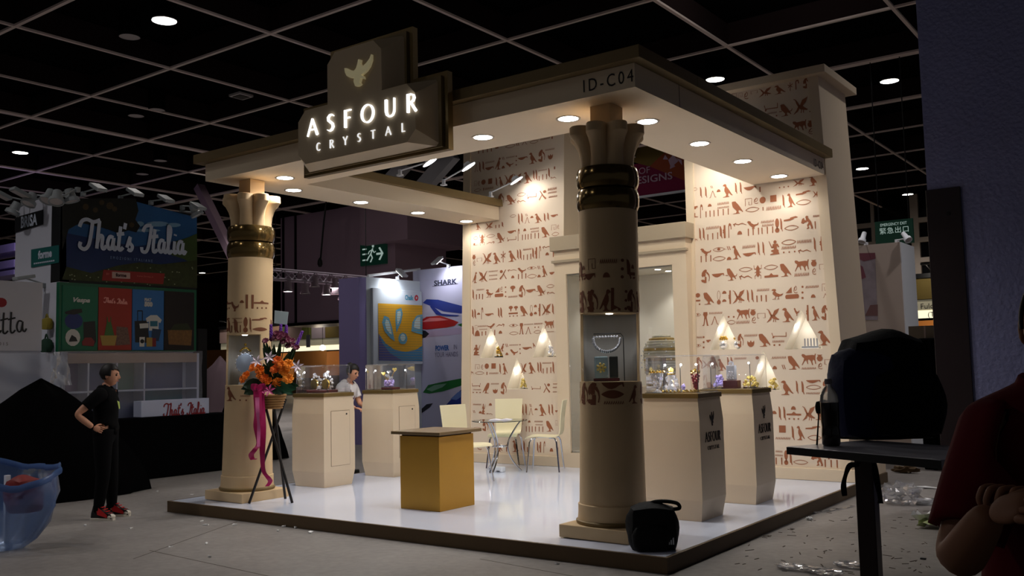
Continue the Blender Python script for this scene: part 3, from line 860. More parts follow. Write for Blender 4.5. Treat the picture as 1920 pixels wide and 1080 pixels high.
def circ(cx, cy, rx, ry=None, n=14):
    ry = rx if ry is None else ry
    return [(cx + rx * cos(2 * pi * k / n), cy + ry * sin(2 * pi * k / n)) for k in range(n)]


def ringq(cx, cy, rx, ry, t, n=18, tx=None):
    o_, i_ = circ(cx, cy, rx, ry, n), circ(cx, cy, rx - (tx or t), ry - t, n)
    return [[o_[k], o_[(k + 1) % n], i_[(k + 1) % n], i_[k]] for k in range(n)]


def lens_ring(t, tx):
    up = [(k / 12, .5 + .5 * sin(pi * k / 12) ** .75) for k in range(13)]
    dn = [(x, 1 - y) for x, y in up]
    ui = [(tx + (1 - 2 * tx) * k / 12, .5 + (.5 - t) * sin(pi * k / 12) ** .75) for k in range(13)]
    di = [(x, 1 - y) for x, y in ui]
    return [[up[k], up[k + 1], ui[k + 1], ui[k]] for k in range(12)] + [[dn[k], dn[k + 1], di[k + 1], di[k]] for k in range(12)]


def zig(n=9):
    P = []
    for k in range(n):
        a, b = k / n, (k + .5) / n
        P.append([(a, 0), (a + .35 / n, 0), (b + .3 / n, .75), (b + .05 / n, 1)])
        P.append([(b, 1), (b + .18 / n, 1), (a + 1.0 / n, .1), (a + .9 / n, 0)])
    return P


_ow = [(.02, .95), (.12, 1), (.35, .99), (.42, .9), (.6, .7), (.78, .45), (.95, .2), (1, .08), (.9, .1), (.85, .18), (.75, .22), (.66, .28), (.6, .22), (.62, .08), (.72, .03), (.72, 0), (.1, 0), (.1, .03), (.38, .06), (.44, .2), (.3, .35), (.1, .55), (.05, .75)]
G = {
    'R': [[(.1, 1), (.5, .93), (.78, .7), (.82, .2), (1, 0), (.75, .02), (.5, .16), (.2, .2)]],
    'I': [[(.05, 1), (.9, 1), (.85, 0), (.15, 0)]],
    'F': [[(.02, .86), (.15, .98), (.3, 1), (.4, .92), (.42, .8), (.55, .66), (.72, .45), (.86, .25), (1, .1), (.93, .08), (.78, .17), (.64, .3), (.56, .22), (.56, .08), (.68, .03), (.68, 0), (.05, 0), (.05, .03), (.3, .07), (.38, .2), (.3, .32), (.2, .47), (.2, .65), (.26, .78), (.16, .83)]],
    'O': [_ow],
    'Oa': [_ow, [(-.12, .42), (.15, .4), (.15, .46), (-.12, .47)], [(.75, .3), (1.05, .32), (1.12, .52), (1.06, .52), (1.0, .38), (.75, .37)]],
    'X': [[(.45, .5), (.62, .85), (1, 1), (.87, .7), (.62, .42)], [(.45, .5), (.32, .75), (.2, .92), (.05, 1), (.02, .97), (.15, .88), (.2, .7), (.33, .45)],
          [(.35, .5), (.22, .25), (0, 0), (.06, .01), (.32, .15), (.5, .42)], [(.33, .55), (.6, .52), (.8, .33), (1, .2), (.92, .15), (.7, .2), (.5, .26), (.36, .4)],
          [(.55, .25), (.6, .25), (.55, .03), (.49, .03)], [(.67, .22), (.72, .22), (.72, .02), (.66, .02)]],
    'D': [[(0, .86), (.12, 1), (.35, .98), (.42, .85), (.32, .78), (.45, .6), (.75, .45), (1, .52), (.98, .42), (.85, .3), (.6, .23), (.35, .27), (.1, .5), (.1, .66), (.2, .8)],
          [(.35, .3), (.42, .3), (.34, .04), (.42, 0), (.06, 0), (.08, .04), (.27, .06)], [(.6, .27), (.67, .27), (.6, .06), (.76, 0), (.45, 0), (.54, .06)]],
    'Q': [[(0, .85), (.12, 1), (.3, .92), (.38, .7), (.6, .5), (.85, .52), (.95, .68), (1, .64), (.95, .4), (.7, .3), (.6, .12), (.68, 0), (.4, 0), (.48, .15), (.33, .33), (.15, .58), (.1, .76)]],
    'w': zig(), 'o': lens_ring(.13, .06),
    'U': [[(k / 12, .5 + .5 * sin(pi * k / 12) ** .8) for k in range(13)] + [(1 - k / 12, .5 - .5 * sin(pi * k / 12) ** .8) for k in range(1, 12)]],
    'd': [[(.5 + .5 * cos(pi * k / 10), sin(pi * k / 10)) for k in range(11)]],
    'b': [[(0, .93), (.8, 1), (.97, .98), (1, .35), (.94, .33), (.9, .68), (.78, .55), (.62, .18), (.45, 0), (.28, .1), (.1, .5)]],
    'M': [[(.08, .55), (.12, .76), (.3, .92), (.5, 1), (.68, .95), (.66, .82), (.52, .72), (.55, .6), (.5, .45), (.3, .5), (.22, .42)],
          [(0, .22), (.25, .26), (.42, .2), (.45, .48), (.64, .42), (.62, .15), (.62, 0), (.3, 0), (.32, .04), (.15, .06)],
          [(.62, .8), (.75, .8), (.95, .6), (1, .35), (.92, .1), (.86, .12), (.92, .35), (.84, .55), (.6, .72)]],
    'S': [circ(.6, .87, .15, .12), [(.4, .75), (.85, .74), (1, .5), (.9, .48), (.78, .6), (.75, .4), (.92, .3), (.92, .18), (1, .02), (.1, 0), (.12, .06), (.42, .12), (.36, .2), (.2, .25), (.25, .33), (.5, .37), (.45, .47), (.3, .5)],
          [(.45, .6), (.33, .52), (.05, .97), (0, .95), (.25, .47), (.45, .46)]],
    'W': [circ(.5, .9, .12, .1), [(.4, .9), (.62, .82), (.85, .55), (1, .1), (1, 0), (.8, 0), (.85, .1), (.74, .33), (.62, .22), (.7, .05), (.5, 0), (.45, .03), (.56, .12), (.5, .3), (.65, .5), (.45, .62)],
          [(0, .5), (.1, .78), (.25, .88), (.3, .7), (.5, .62), (.5, .52), (.3, .5), (.2, .42)]],
    'v': [[(0, .55), (.12, .65), (.25, .5), (.4, .28), (.55, .48), (.7, .52), (1, .05), (1, .2), (.7, .78), (.55, .72), (.4, .52), (.25, .72), (.15, .88), (0, .72)], [(.1, .6), (.2, 1), (.25, 1), (.18, .6)], [(.02, .6), (.1, 0), (.15, 0), (.12, .6)]],
    'e': lens_ring(.12, .05) + [circ(.5, .55, .13, .3)] + [[(.9, .5), (1.12, .42), (1.12, .36), (.88, .42)]],
    '/': [[(0, 1), (.2, 1), (.55, 0), (.35, 0)], [(.45, 1), (.65, 1), (1, 0), (.8, 0)]],
    'c': [circ(.5, .5, .5)], 'q': [[(0, 0), (1, 0), (1, 1), (0, 1)]],
    'h': ribbon2d([(.05, 0), (.05, .96), (.95, .96), (.95, .1), (.55, .1), (.55, .55)], .07),
    'h2': ribbon2d([(.25, .08), (.04, .08), (.04, .92), (.96, .92), (.96, .08), (.75, .08)], .08),
    'g': ribbon2d([(.5 + .42 * (1 - k / 22) * cos(1.2 - k * .42) + .04 * k / 22, .62 + .36 * (1 - k / 22) * sin(1.2 - k * .42)) for k in range(16)][::-1] + [(.2, .35), (.35, .12), (.75, .02), (1, .1)], .1),
    'k': ribbon2d([(.25, 0), (.25, .8), (.35, .94), (.55, .97), (.75, .9), (.82, .6)], .2),
    'B': [[(0, .9), (.06, 1), (.2, .97), (.3, .86), (.75, .9), (.9, .86), (.93, 1), (1, 1), (.96, .75), (.95, .5), (1, .1), (.94, .08), (.88, .4), (.8, .48), (.74, .3), (.8, 0), (.72, 0), (.63, .35), (.5, .5), (.42, .4), (.46, .1), (.4, .1), (.32, .43), (.2, .35), (.05, 0), (0, .02), (.14, .4), (.18, .62), (.05, .76)]],
    'j': [[(.05, 1), (.95, 1), (.9, .92), (.72, .85), (.95, .65), (1, .4), (.8, .1), (.5, 0), (.2, .1), (0, .4), (.05, .65), (.28, .85), (.1, .92)]],
    'l': ribbon2d([(.48, 1), (.12, .06), (-.02, .06)], .09) + ribbon2d([(.5, 1), (.84, .06), (1, .06)], .09),
    'L': [[(.1, 1), (.4, 1), (.36, .25), (1, .1), (1, 0), (.05, 0)]],
    'a': [[(0, .9), (.05, 1), (.1, .42), (.95, .35), (.95, 1), (1, 1), (1, .2), (.2, .28), (.15, 0), (.05, .05), (.08, .3)]],
    'n': [[(0, .05), (0, .4), (.45, .55), (.45, .75), (.55, .82), (.85, 1), (1, .75), (.97, .6), (.7, .55), (.72, .38), (.45, .08)]],
    'T': [[(.3, .82), (.5, 1), (.7, .82), (.73, .3), (.5, .12), (.27, .3)]] + ribbon2d([(.3, .72), (.06, .74), (.02, 1)], .07) + ribbon2d([(.7, .72), (.94, .74), (.98, 1)], .07)
         + ribbon2d([(.3, .5), (.1, .45)], .06) + ribbon2d([(.7, .5), (.9, .45)], .06) + ribbon2d([(.3, .32), (.1, .2), (.14, 0)], .07) + ribbon2d([(.7, .32), (.9, .2), (.86, 0)], .07),
    'z': [[(0, 0), (0, .45), (.35, .5), (.5, 1), (.65, .5), (1, .45), (1, 0)]], 't': [[(0, 0), (1, 0), (1, 1), (0, 1)]], 'p': [circ(.5, .5, .5, n=10)],
    'V': [circ(.5, .68, .42, .33), circ(.5, .17, .48, .17), [(.35, .45), (.65, .45), (.65, .2), (.35, .2)]],
    'A': [[(0, 0), (1, 0), (.95, 1)]],
    'u': [[(.08, 0), (.92, 0), (.98, .2), (1, .5), (.98, .8), (.92, 1), (.08, 1), (.02, .8), (0, .5), (.02, .2)]],
    'y': ringq(.5, .66, .42, .34, .03, 16, .09) + [circ(.5, .16, .5, .17)],
    'E': [[(.35, 1), (.9, 1), (.9, 0), (.35, 0), (.3, .35), (0, .45), (.15, .53), (0, .62), (.3, .7)]],
    'Y': [circ(.5, .7, .5, .3), [(.35, .5), (.65, .5), (.6, 0), (.4, 0)]],
    'K': ribbon2d([(.5, 0), (.5, 1)], .12) + ribbon2d([(.05, .75), (.5, .6), (.95, .8)], .1) + ribbon2d([(.1, .4), (.5, .6), (.9, .42)], .09),
    'x': ribbon2d([(.1, 0), (.5, .6), (.2, 1)], .1) + ribbon2d([(.25, .95), (.6, .4), (.95, .05)], [.06, .14, .2]) + [circ(.78, .85, .2, .16)],
    'N': [[(.2, 1), (.8, 1), (.85, .82), (.7, .66), (.72, .55), (.92, .06), (1, 0), (.7, 0), (.52, .5), (.46, .5), (.3, .03), (0, 0), (0, .05), (.18, .1), (.3, .6), (.3, .66), (.12, .82)]],
    'f': [[(0, .6), (.05, 1), (.2, .75), (.38, .75), (.45, 1), (.55, 1), (.62, .75), (.8, .75), (.95, 1), (1, .6), (.9, .25), (.65, 0), (.35, 0), (.1, .25)]],
}


def parse_row(row):
    out = []
    for g in row.split('|'):
        n, a, z, h, wd = g.split()
        fl = len(n) > 1 and n[0] == '-'
        out.append((n[1:] if fl else n, fl, int(a) / 1000, int(z) / 1000, int(h) / 1000, int(wd) / 1000))
    return out


def glyph_polys(g):
    n, fl, a, z, h, wd = g
    for poly in G[n]:
        yield [(a + ((1 - u if fl else u) - .5) * wd, z + v * h) for u, v in poly]


# ================================================================== hieroglyph towers
FB, FS = 4.64, .055
def fy(z): return FB + FS * (z - HZ)

TT = 4.84
NICHES = {
    'L': [((920.4, 614.6), (900.7, 671), (944, 670)), ((1018.8, 607.5), (999, 669), (1043, 670)), ((969.5, 670.5), (950, 730), (990, 729))],
    'R': [((1355, 589), (1331, 656.6), (1389, 654)), ((1502, 580.7), (1470.5, 655), (1543, 653.6)), ((1430.5, 656.7), (1405, 732), (1466, 731))]}


def wallpt(px, py):
    d = ray(px, py)
    tt = (FB + FS * (CAM_C.z - HZ) - CAM_C.y) / (d.y - FS * d.z)
    return CAM_C + d * tt


M_NICHE = mat('niche_lining', rgb(236, 228, 214), .35, spec=.4)
M_NICHELAMP = emitter('niche_lamp_white', (1, .97, .9, 1), 14.0)
niche_info = []


def tower(key, label, xl0, xl1, xr0, xr1, fl, fr, depth=1.03):
    """xl0/xr0 at the bottom, xl1/xr1 at the top; fl, fr: plain border widths (bottom, top)"""
    t = thing('hieroglyph_tower', label, 'display wall', ((xl0 + xr0) / 2, FB + .5, HZ))
    z0 = HZ
    k = lambda z: (z - z0) / (TT - z0)
    xl = lambda z: xl0 + (xl1 - xl0) * k(z)
    xr = lambda z: xr0 + (xr1 - xr0) * k(z)
    outer = [(xl0, z0), (xr0, z0), (xr1, TT), (xl1, TT)]
    holes = []
    for tri in NICHES[key]:
        a, b, c_ = [wallpt(*q) for q in tri]
        zb = (b.z + c_.z) / 2
        holes.append([(a.x, a.z), (b.x, zb), (c_.x, zb)])
    loops = [outer] + holes
    flat = [q for L in loops for q in L]
    tris = tessellate_polygon([[Vector((x, z, 0)) for x, z in L] for L in loops])
    MB().add([(x, fy(z), z) for x, z in flat], [tuple(q) for q in tris]).build('wallpaper_face', M_PANEL, t)
    # body: sides, back, top
    yb = lambda z: fy(z) + depth
    V = [(xl0, fy(z0), z0), (xr0, fy(z0), z0), (xr0, yb(z0), z0), (xl0, yb(z0), z0), (xl1, fy(TT), TT), (xr1, fy(TT), TT), (xr1, yb(TT), TT), (xl1, yb(TT), TT)]
    MB().add(V, [(1, 2, 6, 5), (2, 3, 7, 6), (3, 0, 4, 7), (4, 5, 6, 7), (0, 3, 2, 1)]).build('tower_body', M_BEIGE, t)
    # proud plain borders
    def border(a0, a1, b0, b1):
        e = .022
        vs = [(a0, fy(z0), z0), (b0, fy(z0), z0), (b1, fy(TT), TT), (a1, fy(TT), TT)]
        mb = MB().add([(x, y - e, z) for x, y, z in vs] + [(x, y + .004, z) for x, y, z in vs], [(0, 1, 2, 3), (0, 4, 5, 1), (1, 5, 6, 2), (2, 6, 7, 3), (3, 7, 4, 0)])
        mb.build('border_strip', M_BEIGE, t)
    if fl: border(xl0, xl1, xl0 + fl[0], xl1 + fl[1])
    if fr: border(xr0 - fr[0], xr1 - fr[1], xr0, xr1)
    # plinth and cornice
    MB().box(xl0 - .05, FB - .035, HZ, xr0 + .06, DY - .005, HZ + .135, .006).build('plinth', M_BEIGE, t)
    c0, c1 = .115, .125
    MB().box(xl1 - c0, fy(TT) - c1, TT, xr1 + c0, yb(TT) + c0, TT + .095, .006).build('cornice', M_BEIGE2, t)
    # print
    for row in exec_rows['w' + key]:
        for g in parse_row(row):
            mb = MB()
            cx, cz = g[2], g[3] + g[4] / 2
            skip = False
            for H in holes:
                (ax, az), (bx, bz), (dx, dz) = H
                f = (cz - bz) / (az - bz)
                if -.1 < f < 1 and bx + (ax - bx) * f - .03 < cx < dx + (ax - dx) * f + .03: skip = True
            if skip or cx - g[5] / 2 < xl(cz) - .0 or cx + g[5] / 2 > xr(cz): continue
            if key == 'R' and cx > xr(cz) - .2 and cz < 3.6: pass
            for poly in glyph_polys(g):
                mb.add([(u, fy(v) - .0025 - (.022 if 0 else 0), v) for u, v in poly], [tuple(range(len(poly)))])
            mb.build('hieroglyph', M_GLYPH, t)
    # niches
    for H in holes:
        (ax, az), (bx, bz), (dx, dz) = H
        dp = .26
        zc = fy(bz) + dp
        V = [(ax, fy(az), az), (bx, fy(bz), bz), (dx, fy(bz), bz), (ax, fy(az) + dp, az), (bx, zc, bz), (dx, zc, bz)]
        ln = MB().add(V, [(0, 1, 4, 3), (1, 2, 5, 4), (2, 0, 3, 5), (3, 4, 5)]).build('niche', M_NICHE, t)
        e = .004
        MB().add([(ax, fy(az) + e, az - .01), (bx + .012, fy(bz) + e, bz + .005), (dx - .012, fy(bz) + e, bz + .005)], [(0, 1, 2)]).build('niche_pane', M_PANE, ln)
        # puck lamp on the left slope
        lx, lz, ly = bx + (ax - bx) * .58, bz + (az - bz) * .58, fy(bz) + dp * .45
        nrm = Vector((az - bz, 0, -(ax - bx))).normalized()
        q = nrm.to_track_quat('Z', 'Y').to_matrix().to_4x4()
        mb = MB().lathe([(.001, .012), (.018, .012), (.022, 0)], (0, 0, 0), 14, cap0=False, cap1=False).xf(Matrix.Translation((lx + nrm.x * .002, ly, lz + nrm.z * .002)) @ q)
        mb.build('niche_lamp', M_NICHELAMP, ln)
        point('niche_light', (lx + nrm.x * .05, ly, lz + nrm.z * .05), P_NICHE, .02, (1, .97, .93), t)
        niche_info.append((key, (bx + dx) / 2, bz, fy(bz), dx - bx))
    return t


tower('L', 'left beige tower wall printed with rows of brown hieroglyphs, three lit triangle niches', -5.69, -5.74, -3.92, -3.92, (.17, .13), None)
tower('R', 'right beige tower wall printed with hieroglyphs, standing taller at the stand corner', -1.96, -2.08, -.075, -.315, (.03, .14), (.12, .12))

# ================================================================== portal with the glazed niche
PX0, PX1, PY = -3.95, -1.975, 4.6
po = thing('portal', 'beige doorway portal between the towers with cornice and glazed display niche', 'portal', ((PX0 + PX1) / 2, PY + .4, HZ))
OX0, OX1, OZ0, OZ1 = -3.765, -2.17, .31, 2.715
PB = 5.45
mb = MB()
mb.box(PX0, PY, HZ, OX0, 4.79, 3.04); mb.box(OX1, PY, HZ, PX1, 4.79, 3.04); mb.box(OX0, PY, OZ1, OX1, 4.79, 3.04); mb.box(OX0, PY, HZ, OX1, 4.79, OZ0)
mb.build('portal_frame', M_BEIGE, po)
M_PCORN = mat('taupe_paint', rgb(168, 152, 128), .6, spec=.25)
MB().box(PX0 - .03, PY - .06, 3.04, PX1 + .035, 4.79, 3.235, .004).build('cornice', M_PCORN, po)
MB().box(OX0 - .05, 4.79, 3.04, OX1 + .05, PB, 3.235).build('roof_board', M_PCORN, po)
MB().box(PX0 - .02, PY - .045, 2.875, PX1 + .025, PY + .03, 2.91, .004).build('trim_strip', M_PCORN, po)
M_NLIGHT = mat('niche_grey_white', rgb(226, 218, 202), .6)
mb = MB()
mb.box(OX0 - .01, PB - .02, OZ0, OX1 + .01, PB, OZ1); mb.box(OX0, PY + .03, OZ0, OX0 + .012, PB, OZ1); mb.box(OX1 - .012, PY + .03, OZ0, OX1, PB, OZ1)
mb.box(OX0, PY + .03, OZ1 - .02, OX1, PB, OZ1); mb.box(OX0, PY + .03, OZ0, OX1, PB, OZ0 + .02)
mb.build('niche_lining', M_NLIGHT, po)
MB().box(OX0 + .012, PY + .02, OZ0, OX1 - .012, PY + .028, OZ1).build('niche_pane', M_PANE, po)
MB().box(OX0 + .2, PY + .25, OZ0 + .02, OX1 - .1, PB - .02, .62, .005).build('low_riser', mat('olive_riser', rgb(140, 120, 78), .6), po)
MB().box(-2.95, PY + .22, .62, -2.25, PB - .1, 1.18, .005).build('bust_plinth', M_BEIGE, po)
for x, y in ((-2.5, 4.85), (-2.5, 5.15), (-3.3, 4.95)):
    l_ = MB().lathe([(.001, -.022), (.035, -.022), (.045, -.018), (.045, -.02)], (x, y, OZ1), 14, cap0=False, cap1=False).build('niche_downlight', M_CANLAMP, po)
    spot('portal_light', (x, y, OZ1 - .05), (0, 0.05, -1), 12, 100, .7, .03, (1, .97, .92), po)

# ================================================================== the illuminated shop sign
sg = thing('shop_sign', 'stepped taupe sign with dove emblem and shining white brand lettering', 'sign', (-3.0, 0, 3.4))
SGY0, SGY1, SGY2 = -.12, .07, .10
BP = [(-3.86, 3.385), (-2.07, 3.385), (-2.04, 4.07), (-2.42, 4.07), (-2.42, 4.555), (-3.44, 4.555), (-3.44, 4.07), (-3.86, 4.07)]


def stepped(x0, x1, xu0, xu1, z0, zm, z1, c):
    """stepped outline with cut outer corners of size c"""
    if c <= 0: return [(x0, z0), (x1, z0), (x1, zm), (xu1, zm), (xu1, z1), (xu0, z1), (xu0, zm), (x0, zm)]
    return [(x0 + c, z0), (x1 - c, z0), (x1, z0 + c), (x1, zm - c), (x1 - c, zm), (xu1, zm), (xu1, z1 - c), (xu1 - c, z1), (xu0 + c, z1), (xu0, z1 - c), (xu0, zm), (x0 + c, zm), (x0, zm - c), (x0, z0 + c)]


backp = stepped(-3.86, -2.0, -3.47, -2.4, 3.375, 4.07, 4.56, 0)
MB().prism(backp, lambda u, v, d: (u, d, v), .07, .135).build('back_plate', M_BRONZE, sg)
MB().prism(stepped(-3.82, -2.05, -3.42, -2.45, 3.40, 4.03, 4.52, 0), lambda u, v, d: (u, d, v), .04, .072).build('rim_board', M_SLAB, sg)
fr_ = stepped(-3.71, -2.20, -3.30, -2.60, 3.445, 3.965, 4.445, .1)
rm = stepped(-3.77, -2.085, -3.375, -2.475, 3.41, 4.005, 4.49, .025)
FYS = -.13
mb = MB().rings([[(u, FYS, v) for u, v in fr_], [(u, .042, v) for u, v in rm]], True, True, False)
mb.build('face_board', M_SIGN, sg)

# hand drawn capitals with thick and thin strokes (unit height)
ABC = {
    'A': (.86, [([(.02, 0), (.44, 1)], [.06, .09]), ([(.42, 1), (.84, 0)], [.1, .17]), ([(.17, .36), (.68, .36)], .07)]),
    'S': (.62, [([(.56, .86), (.42, .96), (.25, .94), (.12, .82), (.14, .66), (.3, .54), (.46, .42), (.52, .24), (.42, .09), (.25, .03), (.06, .12)], [.05, .09, .12, .15, .17, .17, .17, .17, .13, .09, .05])]),
    'F': (.56, [([(.12, 0), (.12, 1)], .17), ([(.12, .96), (.56, .96)], .08), ([(.12, .54), (.48, .54)], .08)]),
    'O': (1.06, None),
    'U': (.8, [([(.1, 1), (.1, .36), (.16, .16), (.3, .05), (.46, .04)], [.18, .18, .16, .12, .09]), ([(.46, .04), (.6, .1), (.68, .24), (.7, .42), (.7, 1)], [.09, .09, .09, .09, .08])]),
    'R': (.7, [([(.12, 0), (.12, 1)], .17), ([(.12, .95), (.36, .96), (.52, .88), (.56, .74), (.5, .6), (.36, .53), (.12, .52)], [.08, .1, .14, .16, .14, .1, .08]), ([(.3, .54), (.68, 0)], [.14, .16])]),
    'C': (.72, [([(.66, .84), (.5, .95), (.3, .93), (.14, .76), (.1, .5), (.16, .24), (.32, .07), (.5, .05), (.66, .16)], [.06, .1, .13, .16, .17, .16, .13, .1, .06])]),
    'Y': (.72, [([(.02, 1), (.36, .46)], .14), ([(.7, 1), (.36, .46)], .1), ([(.36, .5), (.36, 0)], .15)]),
    'T': (.7, [([(.02, .95), (.68, .95)], .1), ([(.35, .98), (.35, 0)], .16)]),
    'L': (.52, [([(.12, 1), (.12, 0)], .16), ([(.08, .05), (.52, .05)], .1)]),
}


def letter_polys(ch, wt=1.0):
    wdt, st = ABC[ch]
    if ch == 'O':
        o_, i_ = circ(.52, .5, .5, .52, 28), circ(.52, .5, .5 - .14 * wt, .52 - .08 * wt, 28)
        return wdt, [[o_[k], o_[(k + 1) % 28], i_[(k + 1) % 28], i_[k]] for k in range(28)]
    P = []
    for pts, wd in st:
        P += ribbon2d(pts, [q * wt for q in wd] if isinstance(wd, (list, tuple)) else wd * wt)
    return wdt, P


def word(text, x0, x1, zmid, h, y, m, name, parent, th=.012, fn=None, wt=1.0):
    """raised letters spread evenly between x0 and x1, each an object of its own"""
    ws = [ABC[c][0] * h for c in text]
    kx = min(1.0, .86 * (x1 - x0) / sum(ws))
    ws = [q * kx for q in ws]
    gap = ((x1 - x0) - sum(ws)) / (len(text) - 1)
    x = x0
    for c, wd in zip(text, ws):
        _, P = letter_polys(c, wt)
        P = [[(u * kx, v) for u, v in q] for q in P]
        mb = MB()
        for q in P:
            n = len(q)
            if fn is None:
                vs = [(x + u * h, y - th, zmid - h / 2 + v * h) for u, v in q] + [(x + u * h, y, zmid - h / 2 + v * h) for u, v in q]
            else:
                vs = [fn(x + u * h, zmid - h / 2 + v * h, th) for u, v in q] + [fn(x + u * h, zmid - h / 2 + v * h, 0) for u, v in q]
            mb.add(vs, [tuple(range(n))] + [(i, (i + 1) % n, n + (i + 1) % n, n + i) for i in range(n)])
        mb.build(name, m, parent)
        x += wd + gap


DOVE = [[(0, .78), (.02, .62), (.08, .48), (.2, .38), (.36, .33), (.34, .2), (.4, .02), (.5, 0), (.6, .04), (.56, .12), (.6, .26), (.72, .2), (.7, .3), (.62, .36), (.8, .46), (.92, .6), (1.0, .8), (1.0, 1.0), (.94, .86), (.82, .74), (.66, .64), (.58, .8), (.6, .92), (.52, .96), (.5, .84), (.44, .66), (.36, .58), (.2, .66), (.08, .76)]]
p0, p1 = on(650, 122, 'y', FYS), on(700, 104, 'y', FYS)
zt, zb_ = on(690, 106, 'y', FYS).z, on(673, 163, 'y', FYS).z
M_DOVE = mat('glowing_pale_gold', rgb(218, 205, 160), .3, metal=.5, emit=.16)  # weak glow added to the gold, standing in for bright glare
mb = MB()
for poly in DOVE:
    n = len(poly)
    q = [(p0.x + u * (p1.x - p0.x), zb_ + v * (zt - zb_)) for u, v in poly]
    mb.add([(x, FYS - .03, z) for x, z in q] + [(x, FYS, z) for x, z in q], [tuple(range(n))] + [(i, (i + 1) % n, n + (i + 1) % n, n + i) for i in range(n)])
lab(mb.build('dove_emblem', M_DOVE, sg), 'polished pale gold dove emblem, faintly glowing')
a, b = on(578, 240, 'y', FYS), on(777, 191, 'y', FYS)
hh = on(697, 193, 'y', FYS).z - on(697, 232, 'y', FYS).z
print('SIGN', a, b, hh)
word('ASFOUR', a.x, b.x + .03, (on(594, 238, 'y', FYS).z + on(765, 194, 'y', FYS).z) / 2, hh * .86, FYS, M_LUMINOUS, 'letter', sg, .02, None, .82)
a, b = on(594, 274, 'y', FYS), on(760, 241, 'y', FYS)
hh = on(675, 249, 'y', FYS).z - on(675, 265, 'y', FYS).z
M_STEEL = mat('brushed_letter_metal', rgb(220, 218, 210), .25, metal=.8)
word('CRYSTAL', a.x, b.x, (a.z + b.z) / 2, hh * 1.0, FYS, emitter('dim_lit_letter', (.95, .95, .95, 1), .85), 'small_letter', sg, .012, None, .8)

# ================================================================== display columns
M_COL = mat('column_sand_paint', rgb(208, 180, 140), .62, spec=.3, noise=.05, nscale=5, bump=.06, bscale=160)
M_CASEBACK = mat('case_grey', rgb(150, 146, 140), .55)
VIEW_DIR = {}


